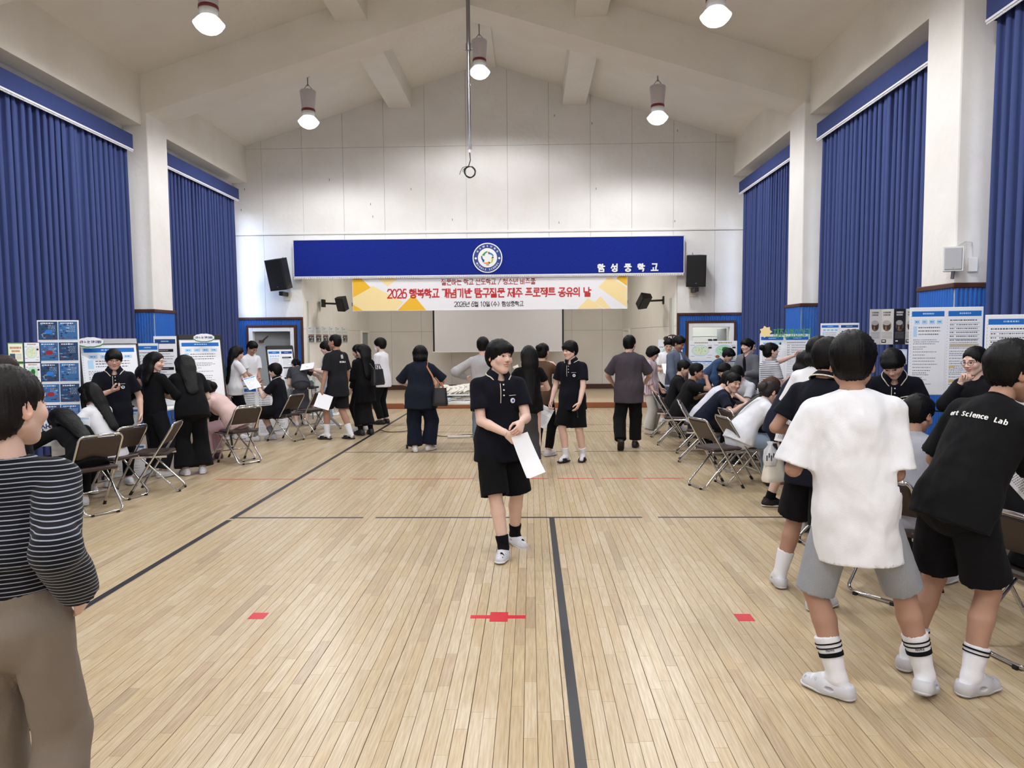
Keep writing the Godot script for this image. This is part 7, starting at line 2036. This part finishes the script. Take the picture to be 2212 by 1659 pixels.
	for i in 4:
		var q := part("brochure_panel", sheet_mesh(0.145, 0.44, 0.0, 1), page(["broch", "broch", "broch2", "broch"][i]), br); q.position = Vector3(-0.207 + i * 0.138, 0.22, 0.02 if i % 2 == 0 else 0.0); q.rotation.y = 0.3 * (1 if i % 2 == 0 else -1)
	prop("thin black stand under the folded brochures", Vector3(4.52, 0.0, -9.03), 1.62, 0.05)
	board("small_card", "small grey card below the folded brochures", "card", Vector3(4.5, 1.36, -8.75), 0.13, 0.18, -14, 0, [["title"]], M.paper)
	prop("thin black stand under the small grey card", Vector3(4.5, 0.0, -8.78), 1.37, 0.05)
	board("poster_board", "big white board with two worksheets in front of the right pillar", "board", Vector3(4.48, 1.06, -7.8), 0.72, 0.95, -10, 0, [["work", "work3"]], M.paper)
	stand("black easel behind the big board with two worksheets", Vector3(4.48, 0.0, -7.88), 1.95)
	board("poster_board", "white worksheet board at the right edge of the view", "board", Vector3(4.32, 1.06, -6.2), 0.76, 0.82, -14, 0, [["work2", "work"]], M.paper)
	stand("black easel behind the worksheet board at the right edge", Vector3(4.34, 0.0, -6.28), 1.8)
func prop(label: String, at: Vector3, h: float, w: float):
	var o := thing("support", label, "stand", at)
	var mb := MB.new(); mb.rbox(Vector3(-w / 2, 0, -0.02), Vector3(w / 2, h, 0.0), 0.004); part("post", mb.done(), M.black if w < 0.1 else M.white, o)
	mb = MB.new(); mb.rbox(Vector3(-w * 0.5 - 0.08, 0, -0.1), Vector3(w * 0.5 + 0.08, 0.012, 0.08), 0.004); part("foot", mb.done(), M.black if w < 0.1 else M.white, o)
func stand(label: String, at: Vector3, h: float):
	var o := thing("easel", label, "easel", at, 0.0, "black easels on the right")
	for s in [-1, 1]:
		var mb := MB.new(); mb.tube(Vector3(s * 0.26, 0, 0.02), Vector3(s * 0.06, h, -0.03), 0.012, 0.012, 8); part("leg", mb.done(), M.black, o)
		mb = MB.new(); mb.rbox(Vector3(s * 0.05 - 0.03, h - 0.02, -0.04), Vector3(s * 0.05 + 0.03, h + 0.015, 0.04), 0.004); part("clip", mb.done(), M.black, o)
	var mb := MB.new(); mb.tube(Vector3(0, 0, -0.5), Vector3(0, h, -0.04), 0.012, 0.012, 8); part("leg", mb.done(), M.black, o)
	mb = MB.new(); mb.tube(Vector3(-0.2, h * 0.45, 0.0), Vector3(0.2, h * 0.45, 0.0), 0.01, 0.01, 8); part("cross_bar", mb.done(), M.black, o)

func face(f: Vector3, up := Vector3.UP) -> Basis: return look(f, up)
func hand_items():
	var h := hand_of("c", "r")
	held_paper("curved white papers held by the boy in the middle of the floor", h + Vector3(0.09, -0.1, 0.08), face(Vector3(0.15, 0.2, 1), Vector3(-0.32, 1, 0)), 0.13, 0.32, 0.07, "blank", 3)
	h = hand_of("r2", "r"); held_paper("printed sheet hanging from the hand of the smiling boy", h + Vector3(-0.1, -0.13, 0.02), face(Vector3(0.1, 0.1, 1), Vector3(0.5, 1, 0)))
	h = hand_of("r2", "l"); pen("thin dark pen in the smiling boy's lowered hand", h + Vector3(0, -0.05, 0.02), Vector3(0.1, -1, 0.1).normalized(), M.black)
	h = hand_of("l3", "r"); pen("silver and black pen in the hand of the boy with glasses", h + Vector3(0.03, 0.035, 0.03), Vector3(1, 0.1, 0.2).normalized(), M.steel)
	h = hand_of("l14", "l"); held_paper("white sheet hanging from the tall boy's hand", h + Vector3(0.05, -0.12, 0.04), face(Vector3(0.2, 0.3, 1), Vector3(0.3, 1, -0.3)), 0.25, 0.25, 0.02, "blank", 2)
	h = hand_of("l12", "l"); held_paper("printed sheet in the hands of the seated boy on the left", h + Vector3(-0.06, 0.0, 0.06), face(Vector3(0.35, 0.75, 0.7), Vector3(-0.6, 0.7, -0.5)), 0.21, 0.297, 0.03, "work")
	h = hand_of("l13", "l"); held_paper("white papers held open by the young man beside the lectern", h + Vector3(-0.02, 0.04, 0.04), face(Vector3(-0.1, 0.7, 0.7), Vector3(-0.1, 0.7, -0.7)), 0.26, 0.2, 0.03, "blank", 2)
	h = hand_of("r18", "l"); held_paper("white papers sticking out under the arm of the boy with white clogs", h + Vector3(-0.1, 0.02, 0.1), face(Vector3(-0.3, 0.6, 0.7), Vector3(-0.8, 0.3, -0.2)), 0.21, 0.3, 0.02, "lines", 3)
	h = hand_of("b", "r"); held_paper("printed form held by the boy in black tee at the right edge", h + Vector3(-0.02, -0.06, 0.08), face(Vector3(-0.2, 0.45, 1), Vector3(-0.5, 0.8, -0.3)), 0.21, 0.297, 0.0, "lines")
	h = hand_of("r12", "r"); held_paper("white sheet held by the boy with the grey cardigan", h + Vector3(0, 0.02, 0.03), face(Vector3(-0.3, 0.8, 0.6), Vector3(-0.6, 0.6, -0.5)), 0.15, 0.21, 0.0, "blank")
	h = hand_of("r5", "l"); held_paper("white papers read by the boy by the brown oval sign", h + Vector3(-0.08, 0.02, 0.05), face(Vector3(0, 0.8, 0.6), Vector3(0, 0.6, -0.8)), 0.21, 0.297, 0.0, "blank")
	h = hand_of("r21", "r"); held_paper("open paper read by the boy in front of the brochures", h + Vector3(0.06, 0.02, 0.04), face(Vector3(0, 0.9, 0.4), Vector3(0, 0.4, -0.9)), 0.3, 0.21, 0.0, "lines")
	var fp := thing("paper_sheet", "white printed sheet lying on the floor behind the chairs on the left", "paper", Vector3(-4.05, 0.002, -14.2), 0.5)
	var fs := part("sheet", sheet_mesh(0.42, 0.3, 0.0, 1), page("work2"), fp); fs.rotation.x = -PI / 2
	bag("dark navy cloth bag on the floor behind the woman in stripes", Vector3(-2.32, 0.0, -2.98), 20, 0.34, 0.26, 0.14, M.navy_cloth, [Vector3(-2.4, 0.24, -2.98), Vector3(-2.37, 0.36, -2.98), Vector3(-2.27, 0.36, -2.98), Vector3(-2.24, 0.24, -2.98)], M.navy_cloth, "cloth_bag")
	for k in ["l", "r"]:
		var W: Array = who["w"]; var S: Dictionary = W[2]["S"]
		var an: Vector3 = S[k + "an"]; var ax: Vector3 = ((S[k + "kn"] as Vector3) - an).normalized()
		var out := (Vector3(0.0, 0.0, -1.0) - ax * ax.dot(Vector3(0, 0, -1))).normalized()
		for c in get_children():
			if c is Node3D and c.has_meta("category") and c.get_meta("category") == "person" and (c as Node3D).position.is_equal_approx(W[0]):
				var lt := part("sock_lettering", latin("NIKE", 0.017, 0.002), M.ink_print, c)
				lt.transform = Transform3D(Basis(ax.cross(out), ax, out), an + ax * 0.141 + out * 0.064)
	# bags
	bag("black shoulder bag on the arm of the woman in long black skirt", Vector3(-2.72, 0.91, -12.52), 60, 0.3, 0.28, 0.16, M.leather, over("l15", "rs", Vector3(-2.72, 1.17, -12.52)), M.leather)
	bag("black tote bag with tan strap at the side of the woman in navy tee", Vector3(-1.37, 0.71, -10.62), 0, 0.25, 0.27, 0.13, M.leather, over("l17", "rs", Vector3(-1.37, 0.98, -10.62)), M.tan_leather)
	var hh := hand_of("r17", "l")
	bag("cream white handbag hanging from the hand of the person in white tee", hh + Vector3(-0.02, -0.38, 0.02), 20, 0.23, 0.2, 0.13, M.cream_leather, [hh + Vector3(-0.1, -0.2, 0.02), hh + Vector3(-0.03, -0.03, 0), hh + Vector3(0.02, -0.03, 0), hh + Vector3(0.06, -0.2, 0.02)], M.cream_leather, "handbag")
	var pb := thing("plastic_bag", "small printed clear plastic bag hanging beside the cream handbag", "bag", hh + Vector3(-0.07, -0.23, 0.06))
	var mb := MB.new(); mb.sm(1); mb.lathe([Vector2(0.0, 0.0), Vector2(0.05, 0.004), Vector2(0.062, 0.06), Vector2(0.055, 0.14), Vector2(0.018, 0.19), Vector2(0.03, 0.22), Vector2(0.0, 0.222)], 9, Transform3D(Basis.from_scale(Vector3(1.1, 1, 0.6)), Vector3.ZERO)); part("bag_film", mb.done(), M.acrylic, pb)
	mb = MB.new()
	for i in 4: mb.box(Vector3(-0.045 + 0.02 * i, 0.05 + 0.03 * (i % 2), 0.038), Vector3(-0.035 + 0.02 * i, 0.1 + 0.02 * (i % 2), 0.041))
	part("printed_marks", mb.done(), M.ink_print, pb)
	var st := thing("bag_strap", "black and white patterned bag strap across the back of the woman in white blouse", "strap")
	var sp := []
	var W: Array = who["r14"]; var S: Dictionary = W[2]["S"]
	var wt := Transform3D(Basis(Vector3.UP, deg_to_rad(W[2].get("yaw0", W[1]))), W[0])
	for i in 9:
		var t := i / 8.0
		var c: Vector3 = (S.nb as Vector3).lerp(S.P, t)
		var b2: Basis = S.B2
		sp.append(wt * (c - b2.z * (0.125 + 0.04 * sin(PI * t)) * 1.05 + b2.x * lerpf(-0.1, 0.13, t)))
	mb = MB.new(); mb.path(sp, 0.02, 6, true, 0.3, Vector3(-1, 0.3, 0.2)); part("strap_band", mb.done(), M.spots, st)
	var cup := thing("paper_cup", "small white cup held up by the long-haired woman in the middle", "cup", hand_of("r1", "l") + Vector3(-0.06, 0.22, 0.0))
	mb = MB.new(); mb.lathe([Vector2(0, 0), Vector2(0.03, 0), Vector2(0.038, 0.09), Vector2(0.034, 0.09), Vector2(0.028, 0.006), Vector2(0, 0.006)], 16, Transform3D(Basis(Vector3.BACK, 0.4), Vector3.ZERO)); part("cup_wall", mb.done(), M.cream, cup)

func small_fittings():
	# paper fans and papers on the middle table
	var f0 := thing("paper_fan", "round white paper fan lying in the heap on the middle table", "paper fan", Vector3.ZERO, 0.0, "white paper fans on the middle table")
	var pl := PackedVector2Array()
	for i in 20: pl.append(Vector2(cos(TAU * i / 20) * 0.115, sin(TAU * i / 20) * 0.105))
	var mb := MB.new(); mb.prism(pl, -0.0012, 0.0012); part("fan_leaf", mb.done(), M.fan, f0)
	mb = MB.new(); mb.rbox(Vector3(-0.011, -0.2, -0.003), Vector3(0.011, -0.06, 0.003), 0.002); part("handle", mb.done(), M.white, f0)
	mb = MB.new()
	for i in 5: mb.box(Vector3(-0.05 + i * 0.022, 0.01 + 0.012 * (i % 3), 0.001), Vector3(-0.042 + i * 0.022, 0.05 + 0.01 * (i % 2), 0.0018))
	part("black_brushwork", mb.done(), M.ink_print, f0)
	rng.seed = 4
	for i in 22:
		var o := f0 if i == 0 else dup(f0, Vector3.ZERO, 0.0, "")
		var row := i % 2
		var k := i / 2
		o.position = Vector3(-1.55 + k * 0.075 + rng.randf() * 0.02, 0.80 + 0.012 * (k % 3) if row == 1 else 0.905 + 0.01 * (k % 3) + (0.03 if k > 5 else 0.0), -11.25 if row == 1 else -11.3)
		o.rotation = Vector3(-1.12 + rng.randf() * 0.1, -0.5 + rng.randf() * 0.2, -0.4)
		o.set_meta("label", "round white paper fan with brushwork in the heap on the middle table")
	var sf := thing("fan_rack", "low white two-level tray under the heap of paper fans", "tray", Vector3(-1.2, 0.735, -11.28))
	mb = MB.new(); mb.rbox(Vector3(-0.45, 0.085, -0.16), Vector3(0.45, 0.1, 0.16), 0.004); part("shelf", mb.done(), M.white, sf)
	for s in [[-1, -1], [1, -1], [-1, 1], [1, 1]]:
		mb = MB.new(); mb.box(Vector3(s[0] * 0.43 - 0.01, 0.0, s[1] * 0.14 - 0.01), Vector3(s[0] * 0.43 + 0.01, 0.086, s[1] * 0.14 + 0.01)); part("leg", mb.done(), M.white, sf)
	var bk := thing("paper_stack", "stack of pale blue and white booklets at the front of the middle table", "paper", Vector3(-1.42, 0.735, -11.06))
	for i in 5:
		mb = MB.new(); mb.rbox(Vector3(-0.15, i * 0.011, -0.1), Vector3(0.15, i * 0.011 + 0.01, 0.1), 0.002, Transform3D(Basis(Vector3.UP, 0.12 * sin(i * 2.1)), Vector3(0.01 * (i % 3), 0, 0))); part("booklet", mb.done(), M.paper if i != 4 else M.blue_paper, bk)
	bk = thing("paper_stack", "flat stack of white sheets at the left end of the middle table", "paper", Vector3(-1.86, 0.735, -11.1))
	for i in 3:
		mb = MB.new(); mb.rbox(Vector3(-0.1, i * 0.006, -0.14), Vector3(0.1, i * 0.006 + 0.005, 0.14), 0.001, Transform3D(Basis(Vector3.UP, 0.1 * i), Vector3.ZERO)); part("sheet_pack", mb.done(), M.paper, bk)
	# cables on the floor
	var cb := thing("floor_cable", "thin dark cable lying across the floor behind the middle table", "cable")
	mb = MB.new(); var pts := []
	for i in 30: pts.append(Vector3(-2.9 + i * 0.085, 0.008, -13.4 + 0.25 * sin(i * 0.5) + 0.05 * i)) 
	mb.path(pts, 0.006, 6); part("cable_run", mb.done(), M.cable, cb)
	var ps := thing("power_strip", "white power strip on the floor under the middle table", "power strip", Vector3(-1.25, 0.0, -12.2), 0.2)
	mb = MB.new(); mb.rbox(Vector3(-0.2, 0, -0.03), Vector3(0.2, 0.04, 0.03), 0.008); part("strip_body", mb.done(), M.white, ps)
	for i in 4:
		mb = MB.new(); mb.tube(Vector3(-0.14 + i * 0.09, 0.039, 0), Vector3(-0.14 + i * 0.09, 0.043, 0), 0.019, 0.019, 12); part("socket", mb.done(), M.cream, ps)
	cb = thing("power_cable", "dark cable looping from the white power strip towards the table leg", "cable")
	mb = MB.new(); mb.path([Vector3(-1.05, 0.02, -12.2), Vector3(-0.8, 0.008, -12.1), Vector3(-0.5, 0.008, -11.9), Vector3(-0.6, 0.008, -11.6), Vector3(-0.9, 0.06, -11.5), Vector3(-0.75, 0.5, -11.45), Vector3(-0.7, 0.68, -11.4)], 0.006, 6); part("cable_run", mb.done(), M.cable, cb)
	# lectern with a laptop
	var lc := thing("lectern", "pale translucent lectern with a slanted top against the left stage wall", "lectern", Vector3(-4.72, 0, -16.1), deg_to_rad(8.0))
	mb = MB.new(); mb.rbox(Vector3(-0.32, 0, -0.22), Vector3(0.32, 0.04, 0.22), 0.008); part("base", mb.done(), M.white, lc)
	for s in [-1, 1]:
		mb = MB.new(); mb.rbox(Vector3(s * 0.25 - 0.012, 0.04, -0.18), Vector3(s * 0.25 + 0.012, 1.0, 0.16), 0.004); part("side_panel", mb.done(), M.acrylic, lc)
	mb = MB.new(); mb.rbox(Vector3(-0.2, 0.04, 0.02), Vector3(0.2, 0.98, 0.05), 0.004); part("front_panel", mb.done(), M.white, lc)
	mb = MB.new(); mb.rbox(Vector3(-0.36, -0.012, -0.24), Vector3(0.36, 0.012, 0.24), 0.006, Transform3D(Basis(Vector3.RIGHT, 0.12), Vector3(0, 1.02, 0))); part("slanted_top", mb.done(), M.white, lc)
	var lap := thing("laptop", "small open laptop on the pale lectern", "laptop", Vector3(-4.62, 1.035, -16.15), deg_to_rad(-25.0))
	mb = MB.new(); mb.rbox(Vector3(-0.15, 0, -0.1), Vector3(0.15, 0.016, 0.1), 0.003); part("keyboard_half", mb.done(), M.steel, lap)
	mb = MB.new(); mb.rbox(Vector3(-0.15, 0, -0.006), Vector3(0.15, 0.2, 0.006), 0.003, Transform3D(Basis(Vector3.RIGHT, -0.25), Vector3(0, 0.016, -0.1))); part("screen_half", mb.done(), M.black, lap)
	var sw := thing("light_switch", "white light switch on the wall left of the lectern", "switch", Vector3(-5.44, 1.22, -18.6), deg_to_rad(83.7))
	mb = MB.new(); mb.rbox(Vector3(-0.06, -0.09, 0), Vector3(0.06, 0.09, 0.012), 0.004); part("switch_plate", mb.done(), M.white, sw)
	mb = MB.new(); mb.rbox(Vector3(-0.025, -0.04, 0.01), Vector3(0.025, 0.04, 0.018), 0.003); part("rocker", mb.done(), M.white, sw)
	var ca := thing("side_table", "small dark side table beside the left door", "table", Vector3(-4.98, 0, -15.4))
	mb = MB.new(); mb.rbox(Vector3(-0.28, 0.66, -0.2), Vector3(0.28, 0.7, 0.2), 0.008); part("tabletop", mb.done(), M.black, ca)
	for s in [[-1, -1], [1, -1], [-1, 1], [1, 1]]:
		mb = MB.new(); mb.tube(Vector3(s[0] * 0.24, 0, s[1] * 0.16), Vector3(s[0] * 0.22, 0.66, s[1] * 0.15), 0.012, 0.012, 6); part("leg", mb.done(), M.steel, ca)
	var cy := thing("projector", "small pale teal projector with round grey lens on the side table", "projector", Vector3(-4.9, 0.7, -15.4), deg_to_rad(50.0))
	mb = MB.new(); mb.rbox(Vector3(-0.12, 0.0, -0.15), Vector3(0.12, 0.14, 0.12), 0.03); part("casing", mb.done(), M.teal, cy)
	mb = MB.new(); mb.tube(Vector3(0, 0.08, 0.1), Vector3(0, 0.08, 0.16), 0.06, 0.06, 18); part("lens_ring", mb.done(), M.steel, cy)
	# conduit hanging from the ridge with a coil of cable
	var pp := thing("conduit", "thin metal conduit hanging from the ridge in the middle of the hall", "pipe", Vector3(-1.02, 4.88, -12.3))
	mb = MB.new(); mb.tube(Vector3(0, 0.12, 0), Vector3(0, 1.75, 0), 0.028, 0.028, 14); mb.tube(Vector3(0, 1.75, 0), Vector3(0, 3.36, 0), 0.034, 0.034, 14); part("pipe", mb.done(), M.steel, pp)
	mb = MB.new(); mb.tube(Vector3(0, 1.69, 0), Vector3(0, 1.81, 0), 0.045, 0.045, 12); mb.tube(Vector3(0, 0.06, 0), Vector3(0, 0.14, 0), 0.036, 0.036, 12)
	for s in [-1, 1]: mb.tube(Vector3(s * 0.03, 1.72, 0), Vector3(s * 0.07, 1.72, 0), 0.012, 0.012, 6)
	part("pipe_joint", mb.done(), M.steel, pp)
	mb = MB.new(); mb.tube(Vector3(0, 0.0, 0), Vector3(0, 0.07, 0), 0.022, 0.028, 10); part("end_cap", mb.done(), M.white, pp)
	var co := thing("cable_coil", "coil of black cable hanging from the end of the metal conduit", "cable", Vector3(-1.02, 4.56, -12.3))
	mb = MB.new()
	pts = [Vector3(0.0, 0.33, 0), Vector3(0.012, 0.2, 0), Vector3(-0.02, 0.09, 0.01)]
	for i in 72:
		var a := PI / 2 + TAU * i / 18.0
		var r := 0.092 + 0.006 * sin(i * 0.9)
		pts.append(Vector3(cos(a) * r + 0.004 * sin(i * 0.31), sin(a) * r, -0.02 + 0.01 * (i / 18) + 0.004 * cos(i * 1.3)))
	mb.path(pts, 0.0085, 6); part("loops", mb.done(), M.cable, co)
	mb = MB.new(); mb.path([Vector3(-0.03, 0.09, 0.02), Vector3(-0.12, 0.07, 0.02), Vector3(-0.16, 0.0, 0.02), Vector3(-0.175, -0.05, 0.02)], 0.005, 6); mb.path([Vector3(-0.03, 0.085, 0.02), Vector3(-0.11, 0.04, 0.03), Vector3(-0.13, -0.01, 0.03)], 0.004, 6); part("loose_end", mb.done(), M.cable, co)
	# little white speaker and socket on the right pillar
	speaker("pillar_speaker", "small white speaker on the right pillar above the blue slats", Vector3(4.72, 2.56, -8.12), Basis(Vector3.UP, deg_to_rad(-20.0)), 0.2, 0.27, 0.15, M.white, M.grey_grille)
	var br := thing("speaker_bracket", "metal bracket holding the small white speaker on the right pillar", "bracket", Vector3(4.78, 2.5, -8.26))
	mb = MB.new(); mb.tube(Vector3(0.1, 0.06, 0.0), Vector3(-0.02, 0.06, 0.06), 0.014, 0.014, 8); mb.tube(Vector3(-0.03, -0.16, 0.08), Vector3(-0.03, -0.05, 0.1), 0.02, 0.02, 8); part("arm", mb.done(), M.steel, br)
	var so := thing("wall_socket", "white cable outlet on the right pillar beside the small speaker", "socket", Vector3(4.99, 2.5, -8.23))
	mb = MB.new(); mb.rbox(Vector3(-0.05, -0.08, 0), Vector3(0.05, 0.08, 0.04), 0.006); part("outlet_box", mb.done(), M.white, so)
	mb = MB.new(); mb.path([Vector3(0, 0.08, 0.02), Vector3(-0.01, 0.25, 0.02), Vector3(-0.1, 0.26, 0.03), Vector3(-0.22, 0.2, 0.06)], 0.005, 6); part("speaker_lead", mb.done(), M.white_cable, so)
	# prints on clothes
	print_on("b", "b", -1, [["ort Science Lab", 0.034, 0.0, 0.05]], M.white)
	print_on("l14", "l14", -1, [["REINLA", 0.042, 0.02, 0.0], ["=", 0.12, 0.02, 0.075], ["=", 0.12, 0.02, 0.1]], M.white)
func over(key: String, j: String, low: Vector3) -> Array:      # a strap from a bag over a shoulder and back down
	var sh := joint_of(key, j)
	var nk := sh.lerp(joint_of(key, "nb"), 0.35)
	var z := Vector3(0, 0, 0.10)
	return [low + Vector3(-0.05, 0, 0.02), low.lerp(nk + z, 0.55) + z * 0.3, nk + z + Vector3(0, 0.0, 0.0), nk + Vector3(0, 0.075, 0.02), nk - z * 0.9, low.lerp(nk - z, 0.5) - z * 0.4, low + Vector3(0.05, 0, -0.02)]
func joint_of(key: String, j: String) -> Vector3:
	var W: Array = who[key]
	return (W[0] as Vector3) + Basis(Vector3.UP, deg_to_rad(W[1])) * (W[2]["S"][j] as Vector3)
func print_on(key: String, keep: String, side: int, lines: Array, m: Material): printed.append([key, keep, side, lines, m])
var printed := []
func lay_prints():
	for q in printed:
		if not kept.has(q[1]): continue
		var S: Dictionary = who[q[0]][2]["S"]
		var p: Array = kept[q[1]]
		var b: Basis = S.B2
		var T := Transform3D(Basis(-b.x, b.y, -b.z), S.chest)
		var node: Node = null
		for c in get_children():
			if c is Node3D and c.position.is_equal_approx(who[q[0]][0]) and c.has_meta("category") and c.get_meta("category") == "person": node = c
		if node == null: continue
		for l in q[3]:
			var text: String = l[0]; var size: float = l[1]
			var n := text.length()
			for i in n:
				if text[i] == " ": continue
				var x: float = l[2] + (i - (n - 1) / 2.0) * size * 0.56
				var y: float = l[3]
				var z := surface_z(p, T, x, y, 0.016)
				var z2 := surface_z(p, T, x + 0.03, y, 0.016)
				if z < 0.0: continue
				var o := part("print_letter", latin(text[i], size, 0.003), q[4], node)
				o.transform = T * Transform3D(Basis(Vector3.UP, atan2(z - z2, 0.03) * 0.8), Vector3(x, y, z + 0.002))
